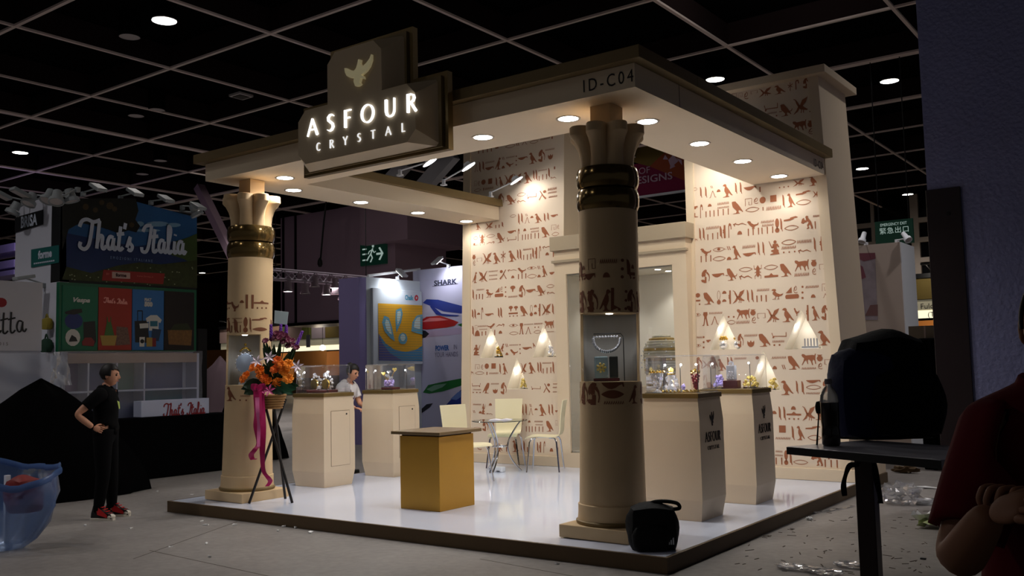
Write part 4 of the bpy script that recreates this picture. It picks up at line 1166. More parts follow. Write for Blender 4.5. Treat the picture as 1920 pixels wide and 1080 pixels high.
def display_column(key, label, ax, ay, crease, op0, op1, prof_r=1.0):
    t = thing('display_column', label, 'column', (ax, ay, HZ))
    R = lambda z: .243 if z > 1.9 else .249 + (.268 - .249) * max(0, (1.36 - z) / 1.0)
    MB().box(ax - .315, ay - .315, HZ, ax + .315, ay + .315, HZ + .1, .006).build('plinth', M_COL, t)
    MB().lathe([(.0, .216), (.292, .216), (.297, .23), (.297, .243), (.285, .252)], (ax, ay, 0), 48).build('foot_ring', M_SLAB, t, True)
    MB().lathe([(.283, .252), (.279, .30), (.279, .37), (.27, .376)], (ax, ay, 0), 48, cap1=True).build('base_drum', M_COL, t, True)
    MB().lathe([(.268, .374), (.2495, 1.335), (.2495, 1.346)], (ax, ay, 0), 48).build('lower_shaft', M_COL, t, True)
    MB().lathe([(.243, 1.895), (.242, 2.74)], (ax, ay, 0), 48).build('upper_shaft', M_COL, t, True)
    # shell behind the showcase opening
    a0, a1 = op1, op0 + 2 * pi
    n = 30
    rs = []
    for z in (1.346, 1.895):
        rs.append([(ax + .242 * cos(a0 + (a1 - a0) * i / n), ay + .242 * sin(a0 + (a1 - a0) * i / n), z) for i in range(n + 1)] +
                  [(ax + .222 * cos(a1 - (a1 - a0) * i / n), ay + .222 * sin(a1 - (a1 - a0) * i / n), z) for i in range(n + 1)])
    MB().rings(rs).build('showcase_shell', M_COL, t, True)
    rs = [[(ax + .22 * cos(a0 + (a1 - a0) * i / n), ay + .22 * sin(a0 + (a1 - a0) * i / n), z) for i in range(n + 1)] for z in (1.347, 1.894)]
    MB().rings(rs, False, False, False).build('showcase_lining', M_CASEBACK, t, True)
    rs = [[(ax + .238 * cos(op0 + (op1 - op0) * i / n), ay + .238 * sin(op0 + (op1 - op0) * i / n), z) for i in range(n + 1)] for z in (1.347, 1.894)]
    MB().rings(rs, False, False, False).build('showcase_pane', M_PANE, t, True)
    mid = (op0 + op1) / 2
    lx, ly = ax + .1 * cos(mid), ay + .1 * sin(mid)
    MB().lathe([(.001, 0), (.024, 0), (.03, .004)], (lx, ly, 1.888), 14, cap0=False, cap1=False).build('showcase_lamp', M_CANLAMP, t)
    spot('showcase_light', (lx, ly, 1.87), (-.15 * cos(mid), -.15 * sin(mid), -1), P_CASE * 2.2, 120, .8, .02, (.95, .97, 1), t)
    # bronze bands
    for zb in (2.735, 2.918):
        MB().lathe([(.225, 0), (.243, .008), (.256, .04), (.26, .09), (.256, .14), (.243, .174), (.225, .182)], (ax, ay, zb), 48).build('bronze_band', M_BAND, t, True)
    # lobed capital
    def rf(a, z):
        k = max(0., min(1., (z - 3.1) / .26))
        d = ((a - crease) % (pi / 4)) / (pi / 4) - .5
        return 1 - (.14 + .24 * k) * abs(2 * d) ** 2.2
    MB().lathe([(.228, 3.098), (.229, 3.14), (.236, 3.20), (.256, 3.265), (.29, 3.325), (.318, 3.352), (.327, 3.364), (.325, 3.43), (.314, 3.44), (.2, 3.44)], (ax, ay, 0), 96, rf).build('lobed_capital', M_COL, t, True, 28)
    MB().box(ax - .098, ay - .098, 3.43, ax + .098, ay + .098, 3.625).build('top_block', M_COL, t)
    for row in exec_rows['c' + key]:
        for off in (0, 2.35, -2.35, 4.4):
            for n_, fl, a, z, h, wd in parse_row(row):
                mb = MB()
                if off and (op0 < (a + off) < op1) and 1.3 < z < 1.9: continue
                for poly in G[n_]:
                    vs = []
                    for u, v in poly:
                        ang = a + off + ((1 - u if fl else u) - .5) * wd
                        zz = z + v * h
                        rr = R(zz) + .0022 + (.002 if n_ in 'oUbtn' else 0)
                        vs.append((ax + rr * cos(ang), ay + rr * sin(ang), zz))
                    if wd > .3 and len(poly) > 6 and n_ in ('U', 'b', 'M', 'F', 'O', 'n', 'z', 't', 'E'):
                        # wide signs wrap round the shaft: fan them into thin slices
                        us = sorted(set(round(u, 3) for u, v in poly))
                        mb2 = slice_poly(poly, 10)
                        for sl in mb2:
                            q = []
                            for u, v in sl:
                                ang = a + off + ((1 - u if fl else u) - .5) * wd
                                zz = z + v * h
                                rr = R(zz) + .0022
                                q.append((ax + rr * cos(ang), ay + rr * sin(ang), zz))
                            mb.add(q, [tuple(range(len(q)))])
                    else:
                        mb.add(vs, [tuple(range(len(vs)))])
                mb.build('hieroglyph', M_GLYPH_D, t)
    t.rotation_euler = (-.0087, .0118, 0)
    return t


def slice_poly(poly, n):
    """cut a polygon into vertical slices (bmesh bisect), so it can follow a curved wall"""
    bm = bmesh.new()
    vs = [bm.verts.new((u, v, 0)) for u, v in poly]
    bm.faces.new(vs)
    bmesh.ops.triangulate(bm, faces=list(bm.faces))
    for k in range(1, n):
        geom = list(bm.verts) + list(bm.edges) + list(bm.faces)
        bmesh.ops.bisect_plane(bm, geom=geom, plane_co=(k / n, 0, 0), plane_no=(1, 0, 0))
    out = [[(v.co.x, v.co.y) for v in f.verts] for f in bm.faces]
    bm.free()
    return out


NC, LC = (-.78, .59), (-5.37, .565)
vn, vl = atan2(CAM_C.y - NC[1], CAM_C.x - NC[0]), atan2(CAM_C.y - LC[1], CAM_C.x - LC[0])
display_column('N', 'near sand column at the stand corner, black bag against its plinth', NC[0], NC[1], vn, vn - radians(78), vn + radians(74))
display_column('L', 'far left sand column behind the flower stand', LC[0], LC[1], vl + radians(4), vl - radians(88), vl + radians(29))

# ================================================================== display pedestals with acrylic cases
M_PED = mat('pedestal_beige', rgb(218, 198, 170), .55, spec=.3, noise=.03, nscale=4, bump=.04, bscale=200)
M_SEAM = mat('door_seam', rgb(120, 98, 74), .7)
PW, PD, PTOP = .5, .44, 1.215


def pedestal(x1, y0, label, case_label, kind, caseh=.335):
    x0, y1 = x1 - PW, y0 + PD
    cx, cy = (x0 + x1) / 2, (y0 + y1) / 2
    t = thing('display_pedestal', label, 'pedestal', (cx, cy, HZ), group=None)
    prof = [(0.0, 0), (.028, .18), (.028, .86), (.012, 1.055)]      # swelling of the sides over height
    rs = []
    for e, z in prof:
        rs.append([(x0 - e, y0 - e, HZ + z), (x1 + e, y0 - e, HZ + z), (x1 + e, y1 + e, HZ + z), (x0 - e, y1 + e, HZ + z)])
    MB().rings(rs).build('body', M_PED, t)
    e = .025
    MB().box(x0 - e, y0 - e, HZ + 1.055, x1 + e, y1 + e, PTOP, .004).build('top_board', M_BRONZE, t)
    if kind == 'door':
        X = x1 + .028 + .001
        d0, d1, z0, z1 = y0 + .085, y1 - .06, .36, 1.0
        MB().box(X, d0, z0, X + .003, d1, z1).build('door', M_PED, t)
        mb = MB()
        s = .004
        for a, b, c_, d in ((d0 - s, z0 - s, d0, z1 + s), (d1, z0 - s, d1 + s, z1 + s), (d0, z0 - s, d1, z0), (d0, z1, d1, z1 + s)):
            mb.box(X - .001, a, b, X + .0012, c_, d)
        mb.build('door_seam', M_SEAM, t)
        MB().lathe([(.001, .006), (.009, .006), (.011, 0)], (0, 0, 0), 10, cap0=False).xf(Matrix.Translation((X + .003, d1 - .05, z1 - .04)) @ Matrix.Rotation(pi / 2, 4, 'Y')).build('keyhole', M_BLACK, t)
    elif kind == 'logo':
        # dove mark and brand lettering on the right-hand face
        def fn(u, v, th):   # u along +y, v up, th out of the face
            k = (v - HZ - .86) / (1.055 - .86)
            e_ = .028 if v < HZ + .86 else .028 + (.012 - .028) * k
            return (x1 + e_ + .0015 + th, u, v)
        mb = MB()
        uw, vh = .085, .125
        for poly in DOVE:
            n = len(poly)
            q = [(cy + .01 + (u - .5) * uw, .985 + (v - .5) * vh) for u, v in poly]
            mb.add([fn(u, v, .004) for u, v in q] + [fn(u, v, 0) for u, v in q], [tuple(range(n))] + [(i, (i + 1) % n, n + (i + 1) % n, n + i) for i in range(n)])
        lab(mb.build('dove_emblem', m_ink, t), 'dark brown dove emblem')
        word('ASFOUR', cy - .145, cy + .165, .83, .085, 0, m_ink, 'letter', t, .004, fn)
        word('CRYSTAL', cy - .105, cy + .135, .735, .033, 0, m_ink, 'small_letter', t, .004, fn)
    # acrylic case
    c = thing('acrylic_case', case_label, 'display case', (cx, cy, PTOP))
    x0, x1, y0, y1 = x0 + .0, x1 - .0, y0 + .0, y1 - .0
    bm = bmesh.new()
    bmesh.ops.create_cube(bm, size=1)
    for v in bm.verts:
        v.co = Vector((x0 if v.co.x < 0 else x1, y0 if v.co.y < 0 else y1, PTOP + .002 if v.co.z < 0 else PTOP + caseh))
    bmesh.ops.delete(bm, geom=[f for f in bm.faces if f.calc_center_median().z < PTOP + .01], context='FACES_ONLY')
    ed = [e for e in bm.edges if (e.verts[0].co - e.verts[1].co).length > .01 and max(v.co.z for v in e.verts) > PTOP + .1]
    bmesh.ops.bevel(bm, geom=ed, offset=.022, segments=3, affect='EDGES', profile=.5)
    MB().bm(bm).build('acrylic_hood', M_GLASS, c, True)
    b = .008
    mb = MB()
    for bx in ((x0 - .004, y0 - .004, x1 + .004, y0 + b), (x0 - .004, y1 - b, x1 + .004, y1 + .004), (x0 - .004, y0, x0 + b, y1), (x1 - b, y0, x1 + .004, y1)):
        mb.box(bx[0], bx[1], PTOP + .0005, bx[2], bx[3], PTOP + .006)
    mb.build('base_rim', M_SILVER, c)
    return cx, cy


pc = {}
pc[1] = pedestal(-5.225, 1.553, 'beige pedestal with a keyed door, just right of the flower stand', 'clear acrylic case over the crystal twin-dial piece, nearest the flowers', 'door')
pc[2] = pedestal(-5.213, 2.705, 'beige pedestal with a keyed door, behind the gold reception block', 'clear acrylic case over the crystal flower sprays, before the yellow poster', 'door')
pc[3] = pedestal(-.428, 1.488, 'nearer branded beige pedestal, behind the black bag', 'clear acrylic case with vases and the ruby grape piece', 'logo')
pc[4] = pedestal(-.39, 2.607, 'farther branded beige pedestal, before the right tower', 'clear acrylic case with the crystal block on dark red base', 'logo')

# ================================================================== crystal pieces
def gem(mb, c, r, sub=1, sc=(1, 1, 1)):
    return mb.ball(c, r, sub, sc)


M_VIOLET = mat('violet_crystal', rgb(205, 190, 255), .03, trans=.35, ior=1.6, spec=.9)
M_AMBER = mat('amber_crystal', rgb(250, 224, 130), .04, trans=.3, ior=1.6, spec=.9)
M_WOOD_RED = mat('dark_red_wood', rgb(72, 18, 22), .3, spec=.5)
M_MIRROR = mat('mirror_tray', rgb(235, 230, 215), .04, metal=1.0)


def lathe_piece(name, label, cat, loc, parts, group=None):
    t = thing(name, label, cat, loc, group=group)
    for pn, prof, m, n in parts:
        MB().lathe([(r, z) for r, z in prof], tuple(loc), n).build(pn, m, t, n > 12)
    return t


def V(x, y, z): return Vector((x, y, z))


def twin_dial(loc, label):
    t = thing('crystal_clock', label, 'crystal ornament', loc)
    x, y, z = loc
    MB().box(x - .2, y - .075, z, x + .2, y + .075, z + .035, .006).build('base', M_WOOD_RED, t)
    for sx in (-.1, .1):
        d = MB().lathe([(.001, -.012), (.06, -.012), (.066, 0), (.06, .012), (.001, .012)], (0, 0, 0), 20, cap0=False, cap1=False).xf(Matrix.Translation((x + sx, y - .03, z + .105)) @ Matrix.Rotation(pi / 2, 4, 'X')).build('dial', M_GOLD, t, True)
        MB().lathe([(.001, -.016), (.045, -.016), (.045, -.012)], (0, 0, 0), 20, cap0=False, cap1=False).xf(Matrix.Translation((x + sx, y - .045, z + .105)) @ Matrix.Rotation(pi / 2, 4, 'X')).build('dial_face', mat('dial_cream', rgb(238, 226, 170), .3), d)
        mb = MB()
        for k in range(12):
            a = 2 * pi * k / 12
            gem(mb, (x + sx + .085 * cos(a), y, z + .115 + .085 * sin(a)), .017)
        mb.build('crystal_bead', M_CRYSTAL, t)
    mb = MB()
    for k in range(9):
        gem(mb, (x - .14 + .035 * k, y + .02, z + .07 + .09 * abs(sin(k * .9))), .022)
    gem(mb, (x + .07, y, z + .21), .04); gem(mb, (x - .13, y, z + .22), .022); gem(mb, (x + .11, y, z + .25), .02); gem(mb, (x, y - .05, z + .06), .03)
    mb.build('crystal_body', M_CRYSTAL, t)
    mb = MB().tube([(x - .03, y, z + .09), (x + .02, y, z + .16), (x + .1, y, z + .22)], .008, 6).tube([(x - .16, y, z + .14), (x - .13, y, z + .2)], .006, 6)
    mb.build('silver_rod', M_SILVER, t)
    return t


def spray(loc, label):
    t = thing('crystal_flower_spray', label, 'crystal ornament', loc)
    x, y, z = loc
    MB().box(x - .07, y - .08, z, x + .12, y + .08, z + .03, .005).build('base', M_WOOD_RED, t)
    mb = MB()
    for k in range(16):
        a = 2 * pi * k / 16
        gem(mb, (x + .05 * cos(a), y + .05 * sin(a), z + .055 + .025 * (k % 3)), .024)
    mb.build('crystal_cluster', M_VIOLET, t)
    for dx, dz, m in ((-.1, .2, M_AMBER), (.0, .22, M_CRYSTAL), (.1, .25, M_AMBER), (.03, .14, M_CRYSTAL), (-.03, .17, M_CRYSTAL)):
        MB().tube([(x, y, z + .06), (x + dx * .4, y, z + dz * .6), (x + dx, y, z + dz)], .004, 6).build('stem', M_GOLD, t)
        mb = MB()
        for k in (-1, 0, 1):
            mb.ball((x + dx + k * .018, y, z + dz + .012 * abs(k)), .022, 1, (1.0, .5, .9))
        mb.build('crystal_petal', m, t)
    return t


def vase(loc, label, h=.21, m=None, rim=None, grapes=False):
    m = m or M_CRYSTAL
    t = thing('crystal_vase', label, 'vase', loc)
    x, y, z = loc
    MB().lathe([(.001, 0), (.045, 0), (.04, .012), (.012, .03), (.012, .05), (.03, .07), (.045, h * .6), (.055, h * .85), (.062, h)], loc, 10, cap0=False, cap1=False).build('bowl', m, t)
    mb = MB()
    for k in range(12):
        a = 2 * pi * k / 12
        gem(mb, (x + .06 * cos(a), y + .06 * sin(a), z + h + .008), .014)
    mb.build('rim', rim or M_GOLD, t)
    mb = MB()
    for k in range(26):
        a = 2.4 * k
        f = k / 26
        gem(mb, (x + (.025 + .035 * f) * cos(a), y + (.025 + .035 * f) * sin(a), z + .06 + (h - .08) * f), .013)
    mb.build('crystal_drop', m, t)
    return t


def bottle_piece(loc, label, h=.18, m=None):
    t = thing('perfume_flask', label, 'crystal ornament', loc)
    x, y, z = loc
    MB().lathe([(.001, 0), (.045, 0), (.05, .02), (.03, h * .35), (.018, h * .55), (.03, h * .7), (.034, h * .82), (.02, h * .9)], loc, 9, cap0=False).build('flask', m or M_CRYSTAL, t)
    mb = gem(MB(), (x, y, z + h), .028)
    mb.build('stopper', M_AMBER, t)
    MB().lathe([(.036, h * .78), (.04, h * .82), (.036, h * .86)], loc, 12).build('collar', M_GOLD, t, True)
    return t


def cluster(name, label, loc, n, r, spread, m, base=None, seed=1, zs=1.0):
    t = thing(name, label, 'crystal ornament', loc)
    rd = random.Random(seed)
    x, y, z = loc
    mb = MB()
    for k in range(n):
        a, rr, hh = rd.random() * 2 * pi, spread * rd.random() ** .6, rd.random()
        gem(mb, (x + rr * (1 - .6 * hh) * cos(a), y + .6 * rr * (1 - .6 * hh) * sin(a), z + .02 + hh * spread * 1.5 * zs), r * (.6 + .7 * rd.random()))
    mb.build('crystal_cluster', m, t)
    MB().lathe([(.001, 0), (spread * .9, 0), (spread * .9, .014), (.001, .014)], loc, 16, cap0=False, cap1=False).build('base', base or M_MIRROR, t)
    return t


zt = PTOP + .002
x1_, y1_ = pc[1]; twin_dial((x1_, y1_ - .02, zt), 'crystal piece with two gold dials on a dark red base')
x2_, y2_ = pc[2]; spray((x2_ - .02, y2_, zt), 'crystal flower spray on gold stems with violet cluster')
x3, y3 = pc[3]
t = thing('mirror_tray', 'mirrored gold tray under the small crystal pieces', 'tray', (x3, y3 - .02, zt))
MB().lathe([(.001, 0), (.16, 0), (.165, .01), (.001, .01)], (x3, y3 - .02, zt), 28, cap0=False, cap1=False).build('tray_plate', M_MIRROR, t, True)
mb = MB()
for k in range(26): gem(mb, (x3 + .165 * cos(k * 2 * pi / 26), y3 - .02 + .165 * sin(k * 2 * pi / 26), zt + .012), .011)
mb.build('gold_beading', M_GOLD, t)
vase((x3 - .16, y3 - .16, zt), 'clear crystal vase with gold rim, left in the near right case', .18)
bottle_piece((x3 - .05, y3 - .1, zt + .011), 'crystal flask with amber stopper on the mirrored tray', .19)
cluster('crystal_bud', 'tiny violet crystal bud on the mirrored tray', (x3 + .06, y3 - .08, zt + .011), 12, .012, .026, M_VIOLET, seed=3)
t = thing('ruby_grapes', 'ruby red crystal grape bunch under a gold crown', 'crystal ornament', (x3 + .13, y3 + .02, zt))
gx, gy_ = x3 + .13, y3 + .02
mb = MB()
for k in range(34):
    f = k / 33; a = 2.4 * k; rr = .034 * (.25 + .75 * f)
    gem(mb, (gx + rr * cos(a), gy_ + rr * sin(a), zt + .03 + .13 * f), .012)
mb.build('ruby_bead', M_RUBY, t)
mb = MB()
for k in range(9): gem(mb, (gx + .034 * cos(k * .7), gy_ + .034 * sin(k * .7), zt + .175 + .012 * (k % 2)), .013)
gem(mb, (gx, gy_, zt + .2), .016)
mb.build('gold_crown', M_GOLD, t)
MB().lathe([(.001, 0), (.03, 0), (.028, .008), (.008, .014), (.006, .04), (.001, .04)], (gx, gy_, zt), 14, cap0=False, cap1=False).build('foot', M_GOLD, t, True)
cluster('crystal_cluster_piece', 'crystal boulder cluster at the back left of the near right case', (x3 - .14, y3 + .09, zt), 22, .03, .08, M_CRYSTAL, seed=5)
x4, y4 = pc[4]
cluster('crystal_animal', 'violet sparkling crystal animal in the far right case', (x4 - .15, y4 - .05, zt), 30, .018, .07, M_VIOLET, seed=8)
t = thing('crystal_block', 'clear crystal block on a dark red wooden stand', 'crystal ornament', (x4 + .0, y4 - .08, zt))
MB().box(x4 - .075, y4 - .13, zt, x4 + .075, y4 - .03, zt + .08, .004).build('stand', M_WOOD_RED, t)
MB().box(x4 - .045, y4 - .11, zt + .081, x4 + .045, y4 - .05, zt + .23, .008).build('block', M_CRYSTAL, t)
mb = MB()
for k in range(10): gem(mb, (x4 - .03 + .007 * k, y4 - .12, zt + .1 + .02 * (k % 4)), .012)
gem(mb, (x4, y4 - .08, zt + .245), .03)
mb.build('crystal_drop', M_CRYSTAL, t)
cluster('amber_crystal_array', 'yellow and gold crystal pieces at the right of the far case', (x4 + .15, y4 + .02, zt), 34, .018, .085, M_AMBER, seed=11, zs=.7)

# slim LED poles inside the cases
def led_pole(x, y, h, ang, label):
    t = thing('case_light', label, 'lamp', (x, y, zt))
    MB().lathe([(.001, 0), (.014, 0), (.014, .006), (.001, .006)], (x, y, zt), 12, cap0=False, cap1=False).build('foot', M_SILVER, t)
    tip = Vector((x + .02 * cos(ang), y + .02 * sin(ang), zt + h + .008))
    MB().tube([(x, y, zt), (x, y, zt + h), tip], .0032, 6).build('pole', M_BLACK, t, True)
    MB().ball(tip, .0095, 2).build('bulb', M_FLOOD_BULB, t, True)
    point('case_led', tip + Vector((.012 * cos(ang), .012 * sin(ang), -.014)), P_CASE, .01, (.97, .98, 1), t)


M_FLOOD_BULB = emitter('led_bulb_white', (1, 1, 1, 1), 26.0)
for (x, y), k, L in (((x3 - .09, y3 - .17), 1.2, 'slim LED pole by the white vase in the nearer branded case'), ((x3 + .08, y3 - .18), 1.6, 'slim LED pole before the ruby grapes in the nearer branded case'), ((x3 + .2, y3 - .08), 2.6, 'slim LED pole at the right face of the nearer branded case'),
                     ((x4 + .2, y4 - .1), 2.4, 'slim LED pole at the right face of the farther branded case'), ((x4 - .19, y4 - .15), .8, 'slim LED pole beside the violet animal in the farther branded case'),
                     ((x1_ + .2, y1_ - .12), 2.2, 'slim LED pole right of the two gold dials'), ((x1_ - .21, y1_ - .14), .9, 'slim LED pole at the flower side of the two gold dials'),
                     ((x2_ - .2, y2_ - .1), .7, 'slim LED pole left of the crystal flower spray'), ((x2_ + .2, y2_ + .1), 3.4, 'slim LED pole right of the crystal flower spray')):
    led_pole(x, y, .24, k, L)

# niche pieces
kinds = {'L': ['gold clock figure in the left triangle niche', 'small clear crystal figure in the upper right niche of the left tower', 'golden crystal leaf in the lowest niche of the left tower'],
         'R': ['pair of gold topped crystal balls in the left niche of the right tower', 'clear crystal boat box in the right niche of the right tower', 'yellow crystal crown in the lowest niche of the right tower']}
cnt = {'L': 0, 'R': 0}
for key, cx, bz, yy, wd in niche_info:
    k = cnt[key]; cnt[key] += 1
    L = kinds[key][k]
    loc = (cx + wd * .12, yy + .12, bz + .003)
    if key == 'R' and k == 0:
        t = thing('crystal_ball_pair', L, 'crystal ornament', loc)
        for dx in (-.12, .07):
            MB().ball((loc[0] + dx, loc[1], loc[2] + .055), .055, 2).build('crystal_ball', M_CRYSTAL, t, True)
            mb = MB()
            for q in range(7): gem(mb, (loc[0] + dx - .04 + .014 * q, loc[1], loc[2] + .13 + .02 * (q % 2)), .018)
            mb.build('gold_top', M_GOLD, t)
    elif key == 'R' and k == 1:
        t = thing('crystal_boat', L, 'crystal ornament', loc)
        MB().box(loc[0] - .1, loc[1] - .05, loc[2], loc[0] + .1, loc[1] + .05, loc[2] + .03, .008).build('hull', M_CRYSTAL, t)
        for q in range(5): MB().box(loc[0] - .08 + .036 * q, loc[1] - .006, loc[2] + .03, loc[0] - .065 + .036 * q, loc[1] + .006, loc[2] + .12).build('crystal_bar', M_CRYSTAL, t)
    elif key == 'L' and k == 0:
        cluster('gold_clock_figure', L, loc, 22, .022, .085, M_GOLD, M_BLACK, 21)
    else:
        cluster('crystal_figure', L, loc, 20, .022, .08, M_AMBER if k == 2 else M_CRYSTAL, None, 30 + k + (5 if key == 'R' else 0))

# showcase pieces in the columns
def col_piece(key, c, mid):
    x, y = c[0] + .04 * cos(mid), c[1] + .04 * sin(mid)
    z = 1.348
    rt = Matrix.Translation((x, y, z)) @ Matrix.Rotation(mid + pi / 2, 4, 'Z')
    if key == 'N':
        t = thing('crystal_cube_piece', 'crystal cube with amber flower core inside the near column showcase', 'crystal ornament', (x, y, z))
        MB().box(-.12, -.05, .0, .09, .05, .025, .004).xf(rt).build('base', M_WOOD_RED, t)
        MB().box(-.11, -.055, .026, .0, .055, .2, .008).xf(rt).build('cube', mat('blue_grey_crystal', rgb(176, 200, 206), .05, trans=.35, ior=1.5), t)
        MB().box(.01, -.05, .026, .08, .05, .2, .006).xf(rt).build('dark_cube', mat('smoke_crystal', rgb(70, 72, 66), .05, trans=.3, ior=1.5), t)
        mb = MB()
        for k in range(14): gem(mb, (-.055 + .032 * cos(k * .9) * (.5 + .5 * (k % 2)), -.062, .11 + .032 * sin(k * .9) * (.5 + .5 * (k % 2))), .012)
        mb.xf(rt).build('amber_flower', M_AMBER, t)
        t2 = thing('crystal_hoop', 'sparkling crystal garland above the cube in the near column showcase', 'crystal ornament', (x, y, z + .2))
        mb = MB()
        for k in range(22):
            a = pi * k / 21
            gem(mb, (-.005 + .11 * cos(a), 0, .34 - .1 * sin(a)), .015)
        for k in range(9): gem(mb, (-.11 + .024 * k, .01, .36), .012)
        mb.xf(rt).build('crystal_bead', M_CRYSTAL, t2)
        MB().tube([(.13, .03, .0), (.13, .03, .36), (.11, .02, .385), (-.11, .0, .385)], .004, 6).xf(rt).build('wire_stand', M_BLACK, t2)
    else:
        t = thing('crystal_plate_clock', 'round pale crystal plate with gold crest inside the left column showcase', 'crystal ornament', (x, y, z))
        MB().box(-.07, -.03, 0, .07, .03, .03, .004).xf(rt).build('base', M_CRYSTAL, t)
        MB().lathe([(.001, -.02), (.105, -.015), (.11, 0), (.105, .015), (.001, .02)], (0, 0, 0), 28, cap0=False, cap1=False).xf(rt @ Matrix.Translation((0, 0, .235)) @ Matrix.Rotation(pi / 2, 4, 'X')).build('plate', mat('pale_blue_crystal', rgb(176, 190, 210), .15, trans=.2), t, True)
        mb = MB()
        for k in range(16): gem(mb, (.115 * cos(k * pi / 8), -.005, .235 + .115 * sin(k * pi / 8)), .012)
        mb.xf(rt).build('crystal_bead', M_CRYSTAL, t)
        mb = MB()
        for k in range(9): gem(mb, (-.06 + .015 * k, -.004, .37 + .035 * sin(pi * k / 8)), .012)
        gem(mb, (0, 0, .44), .018)
        mb.xf(rt).build('gold_crest', M_GOLD, t)


col_piece('N', NC, vn)
col_piece('L', LC, vl - radians(28))

# striped headdress bust in the portal niche
bx, by, bz = -2.55, 4.98, 1.18
t = thing('crystal_bust', 'sparkling striped crystal headdress bust behind the portal glass', 'bust', (bx, by, bz))
M_BUSTG = mat('bust_grey_crystal', rgb(206, 200, 182), .2, metal=.3, spec=.8)
M_BUSTD = mat('bust_gold_crystal', rgb(190, 160, 100), .25, metal=.5)
MB().lathe([(.001, 0), (.2, 0), (.21, .06), (.15, .18), (.11, .3), (.13, .42), (.15, .5), (.1, .62), (.001, .66)], (bx, by, bz), 24, cap0=False, cap1=False).build('head', M_BUSTD, t, True)
for k in range(15):
    f = k / 14
    z0 = .16 + f * .46
    r = .29 * (1 - .12 * (1 - f)) * sqrt(max(.05, 1 - max(0, (f - .45) / .62) ** 2))
    MB().lathe([(r * .9, z0), (r, z0 + .01), (r, z0 + .034), (r * .88, z0 + .044)], (bx, by, bz), 30, rf=lambda a, z: 1 - .28 * abs(sin(a))).build('headdress_band', M_BUSTD if k % 4 == 1 else M_BUSTG, t, True)
mb = MB()
for k in range(60):
    a = k * 2.4; f = k / 60
    rr = .285 * sqrt(max(.04, 1 - max(0, (f - .3) / .72) ** 2))
    gem(mb, (bx + rr * cos(a), by + rr * .72 * sin(a), bz + .22 + .44 * f), .012)
mb.build('crystal_bead', M_CRYSTAL, t)

# ================================================================== reception block
M_GOLDP = mat('matte_gold_paint', rgb(186, 138, 48), .42, metal=.35, noise=.06, nscale=5)
M_DTOP = mat('brown_top', rgb(120, 98, 66), .4, metal=.2, noise=.06, nscale=8)
t = thing('reception_block', 'square gold reception block with overhanging brown top in the middle of the deck', 'counter', (-3.07, 1.09, HZ))
MB().box(-3.325, .82, HZ, -2.815, 1.35, .825, .004).build('body', M_GOLDP, t)
MB().box(-3.31, .835, .825, -2.83, 1.335, .842).build('neck', M_SKIRT, t)
MB().box(-3.39, .76, .842, -2.755, 1.41, .872, .004).build('top_board', M_DTOP, t)

# ================================================================== arm floods on the canopy
M_FLOODL = emitter('flood_white', (1, .98, .95, 1), 30.0)


def arm_flood(base, head, aim, label, power=P_FLOOD, lit=True, group=None, light=True):
    base, head = Vector(base), Vector(head)
    t = thing('arm_floodlight', label, 'floodlight', base, group=group)
    MB().box(base.x - .035, base.y - .03, base.z, base.x + .035, base.y + .03, base.z + .02).box(base.x - .022, base.y - .015, base.z + .02, base.x + .022, base.y + .015, base.z + .085, .004).build('clamp', M_WHITE, t)
    MB().tube([base + Vector((0, 0, .07)), head], .011, 8).build('arm', M_WHITE, t)
    a = Vector(aim).normalized()
    q = a.to_track_quat('Z', 'X').to_matrix().to_4x4()
    M = Matrix.Translation(head) @ q
    h = MB().lathe([(.001, -.06), (.04, -.058), (.05, -.03), (.105, -.005), (.11, .01), (.1, .01), (.098, .0)], (0, 0, 0), 20, cap0=False, cap1=False).xf(M).build('lamp_head', M_WHITE, t, True)
    MB().lathe([(.001, .003), (.099, .003)], (0, 0, 0), 20, cap0=False, cap1=False).xf(M).build('lamp_glass', M_FLOODL if lit else M_CAN, h)
    if light and power:
        spot('flood_light', head + a * .03, a, power, 140, .6, .06, (1, .94, .84), t)
    return t


for (bx_, by_), (hx, hy), L in (((750, 328), (806, 303), 'front arm floodlight on the left canopy beam, half hidden by the front beam'), ((832, 346), (878, 312), 'middle arm floodlight on the left canopy beam'), ((920, 368), (968, 338), 'rear arm floodlight on the left canopy beam, before the hieroglyphs')):
    b = on(bx_, by_ + 2, 'z', SZ2)
    b.x = max(b.x, -5.05)
    h = on(hx, hy, 'y', b.y + .02)
    arm_flood(b, h, (.5, .38, -1), L, P_FLOOD * (.2 if L.startswith('rear') else 1.1))
for y, L in ((2.2, 'front'), (3.4, 'middle'), (4.4, 'rear')):
    arm_flood((-1.16, y, SZ2), (-1.42, y, 4.02), (-.55, .38, -1), L + ' arm floodlight on the right canopy beam, behind its top slab', P_FLOOD * (.5 if L == 'rear' else 1.1))

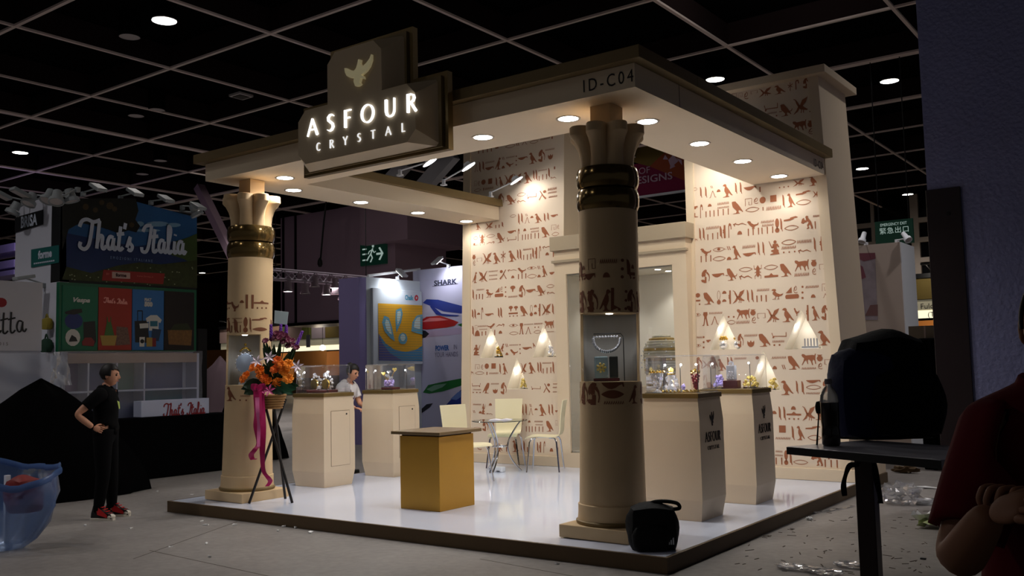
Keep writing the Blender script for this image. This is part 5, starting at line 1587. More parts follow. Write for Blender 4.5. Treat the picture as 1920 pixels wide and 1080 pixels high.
# ================================================================== glass table, chairs
tc = Vector((-4.37, 3.84, .78))
t = thing('glass_table', 'small round glass table on curved chrome legs', 'table', (tc.x, tc.y, HZ))
TZ = .78
MB().lathe([(.001, TZ - .01), (.365, TZ - .01), (.37, TZ - .005), (.365, TZ), (.001, TZ)], (tc.x, tc.y, 0), 40, cap0=False, cap1=False).build('glass_top', thin_glass('green_glass', (.86, .93, .9, 1), 1.2, 0, .08, (.6, .7, .68, 1)), t, True)
for k in range(3):
    a = radians(-80 + 120 * k)
    mb = MB()
    for s in (-.022, .022):
        P = []
        for r, z in ((.28, TZ - .012), (.21, .68), (.125, .54), (.1, .43), (.12, .33), (.18, .22), (.27, HZ + .008)):
            P.append((tc.x + r * cos(a) - s * sin(a), tc.y + r * sin(a) + s * cos(a), z))
        mb.tube(smooth_line(P, 4), .009, 8)
    e = P[-1]
    mb.tube([(tc.x + .27 * cos(a) - .022 * sin(a), tc.y + .27 * sin(a) + .022 * cos(a), HZ + .009), (tc.x + .27 * cos(a) + .022 * sin(a), tc.y + .27 * sin(a) - .022 * cos(a), HZ + .009)], .009, 8)
    mb.build('leg', M_CHROME, t, True)
MB().rings([[(tc.x + (.1 + .008 * cos(b)) * cos(a), tc.y + (.1 + .008 * cos(b)) * sin(a), .44 + .008 * sin(b)) for b in [2 * pi * j / 8 for j in range(8)]] for a in [2 * pi * i / 24 for i in range(25)]], True, False, False).build('waist_ring', M_CHROME, t, True)
p = on(937, 785, 'z', TZ)
t = thing('brochure', 'white open brochure lying on the round glass table', 'brochure', (tc.x, tc.y + .02, TZ + .001))
rz = Matrix.Translation((tc.x, tc.y + .02, TZ + .001)) @ Matrix.Rotation(radians(30), 4, 'Z')
for s in (-1, 1):
    P = []
    MB().add([(0, -.1, .004), (s * .07, -.1, .016), (s * .15, -.1, .004), (0, .1, .004), (s * .07, .1, .016), (s * .15, .1, .004), (0, -.1, 0), (s * .15, -.1, 0), (0, .1, 0), (s * .15, .1, 0)], [(0, 1, 4, 3), (1, 2, 5, 4), (6, 7, 9, 8), (0, 1, 2, 7, 6), (3, 4, 5, 9, 8), (2, 5, 9, 7)]).xf(rz).build('page', mat('paper_lilac_white', rgb(232, 228, 240), .5), t)
p = on(937, 885, 'z', HZ)
t = thing('adapter_box', 'small white plug box on the floor under the glass table', 'box', p)
MB().box(p.x - .07, p.y - .04, HZ, p.x + .07, p.y + .04, HZ + .07, .012).build('case', M_WHITE, t)
MB().box(p.x - .02, p.y - .046, HZ + .01, p.x + .03, p.y - .038, HZ + .02).build('slot', M_BLACK, t)

M_CREAM = mat('cream_laminate', rgb(232, 222, 186), .4, spec=.4)


def chair(c, ang, label):
    t = thing('dining_chair', label, 'chair', (c[0], c[1], HZ), group='cream chairs at the round glass table')
    M = Matrix.Translation((c[0], c[1], HZ)) @ Matrix.Rotation(ang, 4, 'Z')
    th = .011
    # seat: side profile along x (front +), bent shell
    prof = smooth_line([(.235, .425), (.2, .452), (.08, .456), (-.08, .448), (-.165, .452)], 4)
    def shell(prof, hw, wf):
        up, dn = [], []
        n = len(prof)
        for i, (x, z) in enumerate(prof):
            x0, z0 = prof[max(i - 1, 0)]; x1, z1 = prof[min(i + 1, n - 1)]
            l = hypot(x1 - x0, z1 - z0) or 1
            nx, nz = -(z1 - z0) / l * th / 2, (x1 - x0) / l * th / 2
            k = wf(i / (n - 1)) * hw
            up.append([(x + nx, y, z + nz) for y in (-k, -k * .5, 0, k * .5, k)])
            dn.append([(x - nx, y, z - nz) for y in (k, k * .5, 0, -k * .5, -k)])
        return MB().rings([u + d for u, d in zip(up, dn)])
    shell(prof, .2, lambda f: .9 + .1 * sin(pi * min(1, f + .3))).xf(M).build('seat', M_CREAM, t, True, 50)
    prof = smooth_line([(-.165, .454), (-.2, .475), (-.218, .53), (-.225, .62), (-.24, .76), (-.268, .915)], 4)
    shell(prof, .2, lambda f: .86 + .12 * f).xf(M).build('backrest', M_CREAM, t, True, 50)
    for sx, sy in ((.2, .19), (.2, -.19), (-.19, .19), (-.19, -.19)):
        MB().tube([(sx * .55, sy * .75, .437), (sx * .8, sy * .85, .425), (sx * .9, sy * .95, .38), (sx * 1.08, sy * 1.18, .006)], .011, 8).xf(M).build('leg', M_CHROME, t, True)
    MB().tube([(.11, -.14, .436), (.11, .14, .436)], .01, 6).tube([(-.11, -.14, .436), (-.11, .14, .436)], .01, 6).tube([(.11, 0, .436), (-.11, 0, .436)], .01, 6).xf(M).build('seat_frame', M_CHROME, t, True)
    MB().lathe([(.03, -.012), (.034, 0), (.03, .012)], (0, 0, 0), 12).xf(M @ Matrix.Translation((-.06, -.1, .42))).build('tilt_ring', M_CHROME, t)
    return t


chair((-3.843, 4.125), radians(-155), 'cream bent shell chair right of the round glass table, side on')
chair((-4.6, 4.27), radians(-65.3), 'cream bent shell chair behind the round glass table, back to the wall')
p = at(850, 766, 11.4)
chair((p.x + .22, p.y - .02), radians(-12), 'cream chair whose back shows behind the gold reception block')

# ================================================================== flower stand
FX, FYC = -4.83, .51
fd = (Vector((FX, FYC, 1.0)) - CAM_C).dot(FWD)
M_BAMBOO = mat('black_stained_bamboo', rgb(20, 16, 15), .5)
fs_ = thing('flower_stand', 'congratulation flower stand on three crossed black legs before the left column', 'flower stand', (FX, FYC, HZ))
for (a, b, dd) in (((467, 944), (536, 748), (-.12, .1)), ((548, 943), (492, 742), (0.06, -.05)), ((535, 935), (512, 745), (.25, -.02))):
    p0 = on(a[0], a[1], 'z', HZ)
    p1 = at(b[0], b[1], fd + dd[1])
    MB().tube([p0, p1], .014, 8).build('leg', M_BAMBOO, fs_, True)
bk = at(510, 752, fd)
M_WICKER = mat('wicker', rgb(150, 110, 62), .8, noise=.2, nscale=60)
b_ = MB()
for k in range(6):
    b_.rings([[(bk.x + (r + .008 * cos(q)) * cos(a), bk.y + (r + .008 * cos(q)) * sin(a), bk.z - .07 + .026 * k + .012 * sin(q)) for q in [2 * pi * j / 6 for j in range(6)]] for r in [.105 + .008 * k] for a in [2 * pi * i / 22 for i in range(23)]], True, False, False)
b_.lathe([(.001, -.08), (.1, -.08), (.14, .07), (.001, .05)], bk, 20, cap0=False, cap1=False)
b_.build('basket', M_WICKER, fs_, True)
M_OR = [mat('orange_petal_%s' % n, c, .6) for n, c in (('deep', rgb(224, 106, 24)), ('mid', rgb(240, 134, 30)), ('light', rgb(250, 160, 48)))]
rd = random.Random(4)


def flower_head(c, r, m, name='flower', layers=3, toward=None):
    """ruffled flower: layered cups of petals, opening toward the viewer side of the stand"""
    d = Vector(toward or (.55, -.8, .25)).normalized()
    M = Matrix.Translation(c) @ d.to_track_quat('Z', 'Y').to_matrix().to_4x4()
    mb = MB()
    for l in range(layers):
        n = 7 - l
        for k in range(n):
            a = 2 * pi * k / n + l * .5
            r1, z1 = r * (1 - .27 * l), .01 * l
            w_ = r1 * .55
            P = [(r1 * .15, -w_ * .3, z1), (r1 * .15, w_ * .3, z1), (r1 * .75, w_ * .75, z1 + r * .25), (r1 * .75, -w_ * .75, z1 + r * .25), (r1 * 1.02, w_ * .45, z1 + r * (.12 + .18 * l)), (r1 * 1.02, -w_ * .45, z1 + r * (.12 + .18 * l)), (r1 * .7, 0, z1 + r * .1), (r1 * 1.08, 0, z1 + r * .2)]
            R_ = Matrix.Rotation(a, 4, 'Z')
            mb.add([R_ @ Vector(p) for p in P], [(0, 6, 3), (0, 1, 6), (1, 2, 6), (3, 6, 7, 5), (6, 2, 4, 7)])
    mb.ball((0, 0, r * .12), r * .22, 1)
    return mb.xf(M).build(name, m, fs_)


orange = [(650, 560), (610, 620), (650, 705), (545, 740), (540, 520), (515, 610), (410, 700), (370, 660), (345, 585), (300, 590), (230, 670), (200, 705), (440, 728), (365, 620), (590, 565)]
for i, (x, y) in enumerate(orange):
    c = at(420 + x / 5.4, 580 + y / 5.4, fd - .14 + .1 * rd.random() + (.06 if x < 320 else 0))
    flower_head(c, .058 if i < 4 else .052, M_OR[2 if i < 4 else rd.randrange(2)], 'orange_flower', 3, (.4 + .5 * (x - 450) / 300, -.8, .3 + .4 * rd.random()))
M_LILY = mat('lily_petal', rgb(226, 208, 220), .5)
for x, y in ((465, 488), (340, 530), (745, 580), (460, 825), (380, 820)):
    c = at(420 + x / 5.4, 580 + y / 5.4, fd - .16)
    mb = MB()
    for k in range(6):
        a = k * pi / 3 + .3
        w_ = .014
        R_ = Matrix.Translation(c) @ Vector((.5, -.8, .4)).to_track_quat('Z', 'Y').to_matrix().to_4x4() @ Matrix.Rotation(a, 4, 'Z')
        P = [(0, 0, 0), (.035, w_, .02), (.075, 0, .018), (.035, -w_, .02), (.037, 0, .012)]
        mb.add([R_ @ Vector(p) for p in P], [(0, 4, 1), (1, 4, 2), (2, 4, 3), (3, 4, 0)])
    mb.build('lily', M_LILY if y < 700 else mat('pink_orchid', rgb(206, 90, 150), .5), fs_)
M_BURG = mat('burgundy_petal', rgb(96, 14, 52), .6)
for x, y in ((530, 245), (640, 300), (690, 320), (560, 290), (650, 370), (735, 390), (490, 300), (600, 330), (620, 270), (700, 365), (520, 280), (580, 250), (420, 320), (660, 325)):
    c = at(420 + x / 5.4, 580 + y / 5.4, fd - .08 + .14 * rd.random())
    flower_head(c, .036, M_BURG, 'burgundy_flower', 2, (.4, -.7, .6))
M_SPIKE = mat('purple_spike', rgb(120, 62, 170), .7)
for (x0, y0, x1, y1) in ((478, 290, 475, 160), (573, 262, 575, 155), (628, 255, 632, 165), (728, 372, 792, 225)):
    p0, p1 = at(420 + x0 / 5.4, 580 + y0 / 5.4, fd), at(420 + x1 / 5.4, 580 + y1 / 5.4, fd)
    mb = MB()
    n = 14
    for k in range(n):
        q = p0 + (p1 - p0) * (k / (n - 1))
        rr = .014 * (1 - .45 * k / n)
        for j in range(4):
            a = j * pi / 2 + k
            mb.ball((q.x + rr * cos(a), q.y + rr * sin(a), q.z), .009, 1)
    mb.build('flower_spike', M_SPIKE, fs_)
    MB().tube([Vector((FX, FYC, bk.z + .05)), p0], .004, 5).build('stem', mat('stem_green', rgb(46, 74, 30), .6), fs_)
M_LEAF = mat('leaf_green', rgb(38, 70, 28), .45, noise=.2, nscale=20)
M_LEAFD = mat('leaf_dark_green', rgb(22, 50, 26), .4, noise=.2, nscale=20)


def leaf(p0, p1, w_, m, sag=.02):
    p0, p1 = Vector(p0), Vector(p1)
    d = p1 - p0
    side = d.cross(Vector((.59, -.8, .0))).normalized()
    nrm = side.cross(d).normalized()
    A, B, C_ = [], [], []
    for k in range(6):
        f = k / 5
        ww = w_ * sin(pi * (.06 + .94 * f)) ** .8 if f < 1 else .0005
        q = p0 + d * f - Vector((0, 0, sag * f * f))
        A.append(q + side * ww); B.append(q - nrm * .006); C_.append(q - side * ww)
    mb = MB().strip(A, B).strip(B, C_)
    mb.build('leaf', m, fs_)


for k in range(34):
    x, y = rd.uniform(390, 740), rd.uniform(280, 560)
    c = at(420 + x / 5.4, 580 + y / 5.4, fd + rd.uniform(-.1, .12))
    root = Vector((FX + rd.uniform(-.05, .05), FYC + rd.uniform(-.05, .05), bk.z + .06))
    d = (c - root)
    leaf(root + d * .45, c, rd.uniform(.016, .03), M_LEAF if k % 3 else M_LEAFD)
for k in range(16):
    x, y = rd.uniform(290, 620), rd.uniform(540, 760)
    c = at(420 + x / 5.4, 580 + y / 5.4, fd - .05 + rd.uniform(-.04, .06))
    leaf(Vector((FX, FYC, bk.z + .1)), c, rd.uniform(.03, .045), M_LEAFD)
for (x0, y0, x1, y1, w_) in ((480, 760, 735, 800, .055), (500, 740, 700, 850, .05), (450, 770, 600, 850, .045), (380, 740, 190, 770, .06), (380, 760, 200, 850, .06), (400, 740, 170, 800, .05), (560, 760, 760, 765, .04)):
    leaf(at(420 + x0 / 5.4, 580 + y0 / 5.4, fd - .05), at(420 + x1 / 5.4, 580 + y1 / 5.4, fd - .14), w_, M_LEAFD if x1 < 300 else mat('leaf_blue_green', rgb(40, 96, 66), .35, noise=.15, nscale=25), .01)
# ribbons
M_RIB = mat('magenta_ribbon', rgb(176, 22, 92), .45, spec=.5)
def ribbon(path, w0, w1, name='ribbon', m=None):
    pts = [at(360 + x / 2.7, 560 + y / 2.7, fd - .2 + dz) for x, y, dz in path]
    pts = [Vector(p) for p in smooth_line(pts, 5)]
    n = len(pts)
    A, B = [], []
    for i, p in enumerate(pts):
        f = i / (n - 1)
        a = .5 * sin(f * 9)
        s = (RGT * cos(a) + FWD * sin(a)) * (w0 + (w1 - w0) * f)
        A.append(p - s); B.append(p + s)
    MB().strip(A, B).build(name, m or M_RIB, fs_, True)
ribbon([(335, 435, 0), (332, 500, -.02), (335, 580, .0), (328, 650, .02), (338, 730, 0), (318, 765, -.02), (300, 790, .0), (308, 815, .02), (322, 810, .0)], .045, .022)
ribbon([(345, 470, .03), (352, 560, .02), (358, 660, .03), (356, 780, .02), (362, 870, .03), (385, 905, .0), (396, 925, .02), (380, 950, .0)], .04, .022)
ribbon([(330, 500, -.04), (332, 570, -.05), (338, 660, -.04), (336, 750, -.05)], .022, .016, 'pink_ribbon', mat('pink_ribbon', rgb(214, 110, 160), .45))
for s in (-1, 1):
    ribbon([(335, 445, -.03), (335 + s * 22, 430, -.06), (335 + s * 30, 455, -.05), (335 + s * 10, 470, -.03), (335, 450, -.03)], .02, .02, 'bow_loop')
# card
p0, p1 = at(516, 583, fd), at(541, 609, fd)
mb = MB()
q = [at(515, 582, fd), at(541, 585, fd), at(538, 609, fd), at(514, 606, fd)]
mb.add(q + [p + FWD * .004 for p in q], [(0, 1, 2, 3), (4, 7, 6, 5), (0, 4, 5, 1), (1, 5, 6, 2), (2, 6, 7, 3), (3, 7, 4, 0)])
mb.build('greeting_card', mat('card_blue_white', rgb(188, 204, 208), .6), fs_)
MB().tube([at(528, 608, fd + .01), Vector((FX, FYC, bk.z + .1))], .004, 5).build('card_stick', M_BAMBOO, fs_)

# ================================================================== black bag on the deck corner
def lumpy(center, size, seed, amp=.06, sub=3, sharp=.35, flat_bottom=True):
    bm = bmesh.new()
    bmesh.ops.create_cube(bm, size=2)
    bmesh.ops.subdivide_edges(bm, edges=list(bm.edges), cuts=2 ** sub - 1, use_grid_fill=True)
    rd_ = random.Random(seed)
    ph = [(rd_.uniform(2, 7), rd_.uniform(2, 7), rd_.uniform(2, 7), rd_.uniform(0, 6)) for _ in range(6)]
    for v in bm.verts:
        p = v.co.copy()
        s_ = p.normalized() * 1.15
        q = p.lerp(s_, 1 - sharp)
        d = sum(sin(a * q.x + b * q.y + c * q.z + e) for a, b, c, e in ph) / 6 * amp
        q += q.normalized() * d
        if flat_bottom and q.z < -.85: q.z = -.85
        v.co = Vector((center[0] + q.x * size[0] / 2, center[1] + q.y * size[1] / 2, center[2] + (q.z + .85) * size[2] / 1.85))
    return MB().bm(bm)


M_BAG = mat('black_nylon', rgb(9, 9, 11), .7, spec=.25, bump=.25, bscale=40)
bgx, bgy = -.235, .24
t = thing('shoulder_bag', 'soft black bag with handle loop on the deck corner beside the near column', 'bag', (bgx, bgy, HZ))
rotm = Matrix.Translation((bgx, bgy, HZ)) @ Matrix.Rotation(radians(33), 4, 'Z')
lumpy((0, 0, 0), (.36, .21, .33), 3, .1).xf(Matrix.Translation((0, 0, 0))).xf(rotm).build('body', M_BAG, t, True)
lumpy((-.02, -.09, .01), (.26, .1, .18), 5, .08).xf(rotm).build('front_pocket', M_BAG, t, True)
P = smooth_line([(-.05, 0, .29), (0, -.02, .34), (.09, -.03, .35), (.18, -.03, .335), (.2, -.03, .3), (.15, -.02, .29), (.1, -.01, .29)], 5)
mb = MB()
A = [Vector(p) + Vector((0, .02, 0)) for p in P]; B = [Vector(p) - Vector((0, .02, 0)) for p in P]
mb.tube(P, .014, 8).xf(rotm).build('handle', M_BAG, t, True)
mb = MB()
for k in range(3):
    x = .1 + .016 * k
    mb.add([(x, -.113, .05), (x + .011, -.113, .05), (x + .011, -.111, .07 + .016 * k), (x, -.112, .065 + .016 * k)], [(0, 1, 2, 3)])
mb.xf(rotm).build('white_mark', M_WHITE, t)

# ================================================================== landscape poster stand at the left
SX = -9.9
M_STW = mat('stand_white', rgb(200, 202, 214), .7, spec=.2)


def pxprint(L, m, parent, ax, v, off, name='print'):
    """flat print on a wall: the outline lies on the plane ax = v, lifted by off"""
    P = [on(x, y, ax, v) for x, y in L]
    i = 'xyz'.index(ax)
    for p in P: p[i] += off
    return MB().add(P, [tuple(range(len(P)))]).build(name, m, parent)


SCRIPT = {
    'T': (.62, [[(-.1, .72), (.02, .93), (.25, 1.0), (.55, .93), (.85, 1.02)], [(.5, .95), (.42, .5), (.3, .1), (.1, -.05), (-.1, .04), (-.06, .2)]]),
    'h': (.52, [[(.2, .98), (.05, 0)], [(.08, .2), (.2, .45), (.33, .42), (.29, .1), (.37, 0), (.5, .12)]]),
    'a': (.48, [[(.32, .42), (.15, .45), (.04, .22), (.1, .02), (.24, .08), (.34, .42)], [(.34, .42), (.3, .1), (.38, 0), (.48, .12)]]),
    't': (.34, [[(.2, .85), (.08, .12), (.16, 0), (.3, .1)], [(0, .55), (.36, .6)]]),
    "'": (.14, [[(.1, .98), (.04, .76)]]),
    's': (.36, [[(0, .1), (.18, .5), (.14, .3), (.27, .15), (.18, 0), (.03, .05)]]),
    'I': (.52, [[(.1, .72), (.25, .93), (.55, .98)], [(.55, .97), (.4, .3), (.25, 0), (.05, .0), (.02, .15)]]),
    'l': (.3, [[(0, .1), (.2, .78), (.16, .98), (.08, .9), (.05, .1), (.14, 0), (.26, .1)]]),
    'i': (.22, [[(.1, .45), (.05, .08), (.12, 0), (.22, .1)], [(.13, .66), (.15, .72)]]),
    'e': (.4, [[(.05, .2), (.25, .3), (.27, .44), (.15, .46), (.05, .25), (.12, .02), (.28, .04), (.4, .15)]]),
    ' ': (.35, []),
}


def script_word(text, origin, xd, yd, length, th, m, name, parent, lift=.006, hs=1.0):
    tot = sum(SCRIPT[c][0] for c in text)
    k = length / tot
    F = frame(origin, xd, yd)
    x = 0
    off = parent_org(parent)
    for c in text:
        wd, strokes = SCRIPT[c]
        mb = MB()
        for q_, s in enumerate(strokes):
            P = smooth_line([(p[0], p[1], 0) for p in s], 4)
            for q in ribbon2d([((x + p[0]) * k, p[1] * k * hs) for p in P], th):
                mb.add([F @ Vector((u, v, lift + .0004 * q_ + .00002 * len(mb.f))) for u, v in q], [(0, 1, 2, 3)])
        if mb.v: mb.build(name, m, parent)
        x += wd


g0, g1 = on(113, 450, 'x', SX), on(369, 450, 'x', SX)
gy0, gy1 = g0.y, g1.y
gzt, gzm, gzb = 4.06, 2.83, 1.835
ls = thing('poster_stand', 'tall exhibition stand with the blue landscape poster and four product panels', 'stand', (SX - .3, 2, 0))
MB().box(SX - .25, gy0, gzm, SX - .001, gy1, gzt).build('upper_wall', mat('poster_black', rgb(10, 12, 14), .6), ls)
MB().box(SX - .25, gy0, 0, SX - .08, gy1, gzm).build('lower_wall', M_STW, ls)
# white side wall with the brand plates
wx0 = on(29, 450, 'y', gy0).x
MB().box(wx0, gy0 + .001, 0, SX - .001, gy0 + .14, 4.1).build('side_wall', M_STW, ls)
pq = lambda L, m, off, nm='poster_print': pxprint(L, m, ls, 'x', SX, off, nm)
M_SKY = mat('poster_sky', rgb(26, 84, 136), .6, noise=.25, nscale=3)
M_LAKE = mat('poster_lake', rgb(18, 44, 92), .6, noise=.2, nscale=3)
M_TREE = mat('poster_tree', rgb(15, 17, 11), .7, noise=.5, nscale=14)
M_HILL = mat('poster_hill', rgb(58, 78, 30), .7, noise=.4, nscale=6)
M_FLD = mat('poster_meadow', rgb(52, 58, 24), .7, noise=.6, nscale=18)
pq([(254, 378), (369, 408), (369, 452), (320, 458), (254, 466), (190, 455), (124, 440), (130, 424), (150, 412), (200, 430), (254, 428)], M_SKY, .003)
pq([(124, 437), (190, 450), (254, 462), (330, 452), (369, 440), (369, 520), (124, 512)], M_LAKE, .005)
pq([(330, 452), (350, 446), (369, 438), (369, 500), (345, 486), (320, 478)], M_HILL, .007)
pq([(124, 500), (170, 512), (220, 498), (260, 492), (300, 496), (369, 488), (369, 540), (116, 524)], M_FLD, .009)
pq([(116, 372), (254, 372), (259, 395), (253, 412), (262, 424), (255, 436), (240, 432), (222, 438), (195, 428), (150, 418), (128, 430), (116, 470)], M_TREE, .011)
for x, y, r in ((160, 388, 6), (178, 394, 5), (205, 386, 7), (214, 392, 5), (246, 422, 5), (190, 380, 5)):
    pq([(x + r * cos(k * pi / 4), y + r * sin(k * pi / 4)) for k in range(8)], mat('poster_fruit', rgb(64, 50, 22), .7), .013)
M_CLOUD = mat('poster_cloud', rgb(120, 158, 186), .6)
for x, y, a, b in ((295, 420, 22, 5), (325, 422, 14, 4), (262, 420, 8, 5), (275, 432, 26, 3)):
    pq([(x + a * cos(k * pi / 5), y + b * sin(k * pi / 5)) for k in range(10)], M_CLOUD, .0045)
for k in range(40):
    x, y = random.uniform(125, 365), random.uniform(500, 535)
    if y < 512 and x < 200: continue
    pq([(x - 1.5, y), (x, y - 1.2), (x + 1.5, y), (x, y + 1.2)], mat('poster_blossom', rgb(150, 160, 130), .7), .0125)
pq([(193, 506), (308, 513), (305, 533), (190, 526)], mat('poster_red', rgb(142, 32, 22), .6), .014)
pq([(209, 509.5), (243, 511.5), (243, 523), (209, 521.5)], mat('poster_label', rgb(190, 160, 150), .6), .016)
yv = (on(300, 450, 'x', SX) - on(200, 445, 'x', SX))
def ytext(body, px, py, hpx, m, off, par, spacing=1.0, sx=1.0, bold=0.0, shear=0.0, v=SX):
    p = on(px, py, 'x', v); h = on(px, py - hpx, 'x', v).z - p.z
    return text_mesh('lettering', body, h / .7, m, frame((v + off, p.y, p.z), (0, 1, 0), (0, 0, 1)), par, spacing=spacing, sx=sx, bold=bold, shear=shear)
ytext('forme', 226, 516.5, 6, mat('poster_dark', rgb(60, 24, 20), .6), .018, ls, sx=1.0, bold=.004)
ytext('BY', 201, 514, 4, mat('poster_pink', rgb(206, 110, 100), .6), .018, ls)
ytext('www.forme.it', 271, 518.5, 3.5, mat('poster_pink', rgb(206, 110, 100), .6), .018, ls, spacing=1.2)
M_PTXT = mat('poster_white', rgb(196, 206, 222), .6)
o = on(152, 465, 'x', SX); e = on(345, 482, 'x', SX)
script_word("That's Italia", (SX + .02, o.y, on(145, 464, 'x', SX).z), (0, e.y - o.y, on(345, 482, 'x', SX).z - on(145, 464, 'x', SX).z + .05), (0, 0, 1), e.y - o.y + .02, .055, M_PTXT, 'script_letter', ls, hs=1.25)
o = on(170, 480, 'x', SX)
ytext('EMOZIONI ITALIANE', 246, 486.5, 5, mat('poster_pale_blue', rgb(140, 168, 206), .6), .018, ls, spacing=1.9, sx=.72)
# side plates
bp = on(55, 415, 'y', gy0)
def yplate(L, m, off, nm): return pxprint(L, m, ls, 'y', gy0, -off, nm)
yplate([(29, 408), (82, 393), (82, 421), (29, 437)], mat('plate_black', rgb(12, 13, 16), .5), .01, 'brand_plate')
yplate([(59.5, 468), (112, 459.5), (112, 492.5), (59.5, 502)], mat('plate_teal', rgb(22, 96, 92), .5), .01, 'brand_plate')
def ptxt(body, px, py, hpx, off, sx=1.0, bold=0., spacing=1.):
    p = on(px, py, 'y', gy0); h = on(px, py - hpx, 'y', gy0).z - p.z
    text_mesh('lettering', body, h / .7, M_PTXT, frame((p.x, gy0 - off, p.z), (1, 0, 0), (0, 0, 1)), ls, sx=sx, bold=bold, spacing=spacing)
ptxt('BRISA', 55.5, 415.5, 20, .014, .82, .008, 1.0)
ptxt('forme', 86, 477, 14, .014, 1.0, .008, 1.0)
for k in range(11): yplate([(65 + k * 3.6, 493.2 - k * .56), (67.8 + k * 3.6, 492.8 - k * .56), (67.8 + k * 3.6, 495.6 - k * .56), (65 + k * 3.6, 496 - k * .56)], M_PTXT, .014, 'small_print')
# four product panels in a green frame
M_GRF = mat('frame_green', rgb(12, 92, 62), .5)
pq([(112.5, 528.75), (369, 546), (369, 660), (117, 658.7)], M_GRF, -.078, 'panel_frame')
MB().box(SX - .08, gy0, gzb, SX + .0, gy1, gzm - .004).build('panel_frame', M_GRF, ls)
cols = [('green', rgb(14, 104, 74)), ('red', rgb(158, 44, 28)), ('blue', rgb(46, 108, 170)), ('black', rgb(24, 14, 12))]
xs_ = [(116, 182.5), (183.5, 246), (247, 306), (307, 363)]
PX = SX
for (n_, c), (xa, xb) in zip(cols, xs_):
    ya, yb = on(xa, 590, 'x', PX).y, on(xb, 590, 'x', PX).y
    MB().box(PX + .001, ya, gzb + .02, PX + .015, yb, gzm - .05).build('product_panel', mat('panel_' + n_, c, .55), ls)
pp = lambda L, m, off=.018: pq(L, m, off, 'product_print')
def ell(x, y, a, b, n=14): return [(x + a * cos(2 * pi * k / n), y + b * sin(2 * pi * k / n)) for k in range(n)]
MK = mat('print_black', rgb(14, 14, 16), .5); MNV = mat('print_navy', rgb(24, 44, 110), .5); MWH = mat('print_white', rgb(206, 206, 200), .5); MRD = mat('print_red', rgb(120, 20, 22), .5)
MYL = mat('print_yellow', rgb(166, 136, 60), .5); MGN = mat('print_green', rgb(60, 104, 40), .5); MBR = mat('print_gold', rgb(120, 84, 40), .6, noise=.5, nscale=30)
pp(ell(137, 602, 17, 15), MNV); pp([(120, 585), (135, 580), (152, 579), (153, 586), (138, 590), (122, 589)], MK, .02); pp([(155, 604), (177, 602), (179, 640), (174, 650), (156, 648)], MK, .019)
pp(ell(135, 633, 14, 16), MWH, .021); pp([(128, 638), (133, 628), (141, 633), (144, 640), (128, 641)], MK, .023); pp([(152, 641), (158, 633), (170, 633), (176, 640), (174, 649), (153, 648)], MRD, .022)
pp([(199, 604), (207, 604), (213, 630), (194, 630)], MGN, .02); pp([(199, 594), (200, 594), (202, 605), (199, 605)], MGN, .02); pp([(206, 594), (207, 594), (207, 605), (205, 605)], MGN, .02)
pp([(186, 629), (218, 629), (214, 648), (190, 648)], MYL, .021); pp([(217, 612), (238, 614), (243, 646), (216, 648)], mat('print_mix', rgb(112, 84, 72), .6, noise=.7, nscale=40), .019)
pp([(251, 602), (275, 601), (279, 643), (252, 642)], MK, .019); pp([(256, 583), (257.5, 583), (257.5, 602), (256, 602)], MK, .019); pp([(265, 583), (266.5, 583), (266.5, 602), (265, 602)], MK, .019); pp([(256, 582), (266, 582), (266, 584), (256, 584)], MK, .019)
pp([(272, 597), (281, 591), (293, 591), (302, 600), (299, 606), (296, 604), (296, 620), (278, 620), (278, 603), (274, 604)], MWH, .02); pp([(280, 602), (294, 602), (294, 612), (280, 612)], mat('print_teal', rgb(40, 110, 130), .5), .022)
pp([(284, 616), (301, 618), (296, 640), (282, 638)], mat('print_dblue', rgb(20, 50, 80), .5), .021); pp([(273, 633), (284, 633), (284, 650), (273, 650)], MYL, .023); pp([(284, 634), (291, 634), (291, 650), (284, 650)], MRD, .023); pp([(260, 632), (270, 632), (269, 650), (260, 650)], MWH, .022); pp(ell(265, 640, 4, 4, 10), MK, .024)
pp([(260, 607), (277, 606), (277, 615), (261, 616)], MWH, .021)
pp([(313, 619), (359, 619), (357, 648), (315, 646)], MBR, .019); pp([(325, 608), (350, 606), (358, 619), (318, 619)], mat('print_olive', rgb(44, 50, 22), .6), .02)
ytext('Vespa', 150, 563, 8, MWH, .02, ls, shear=.35, sx=1.25, bold=.004)
o = on(194, 567, 'x', SX); e = on(237, 569, 'x', SX)
script_word("That's Italia", (SX + .02, o.y, o.z), (0, 1, -.03), (0, 0, 1), e.y - o.y, .016, mat('print_pink', rgb(232, 150, 140), .5), 'script_letter', ls)
ytext('FIAT', 276, 562.5, 5, MWH, .02, ls, bold=.004); ytext('500', 277, 571, 7.5, MWH, .02, ls, bold=.008, sx=1.0)
ytext('RIVIERA', 336, 568, 4, mat('print_brown', rgb(110, 44, 36), .5), .02, ls, spacing=1.3) if False else None
# bags pinned on the side wall
def wall_bag(px, py, s, m, label):
    p = on(px, py, 'y', gy0 - .06)
    t = thing('hanging_bag', label, 'bag', p)
    lumpy((p.x, p.y, p.z - s * .5), (s * 1.15, .1, s), int(px), .08).build('body', m, t, True)
    MB().tube(smooth_line([(p.x - s * .25, p.y, p.z + s * .42), (p.x - s * .05, p.y, p.z + s * .85), (p.x + s * .2, p.y, p.z + s * .5)], 4), .012, 6).build('strap', m, t, True)
wall_bag(88, 607, .16, mat('mustard_cloth', rgb(138, 124, 44), .8), 'small mustard yellow bag hung on the white side wall')
wall_bag(87, 648, .19, mat('dark_green_cloth', rgb(22, 58, 40), .8), 'dark green bag hung on the white side wall, below the yellow one')

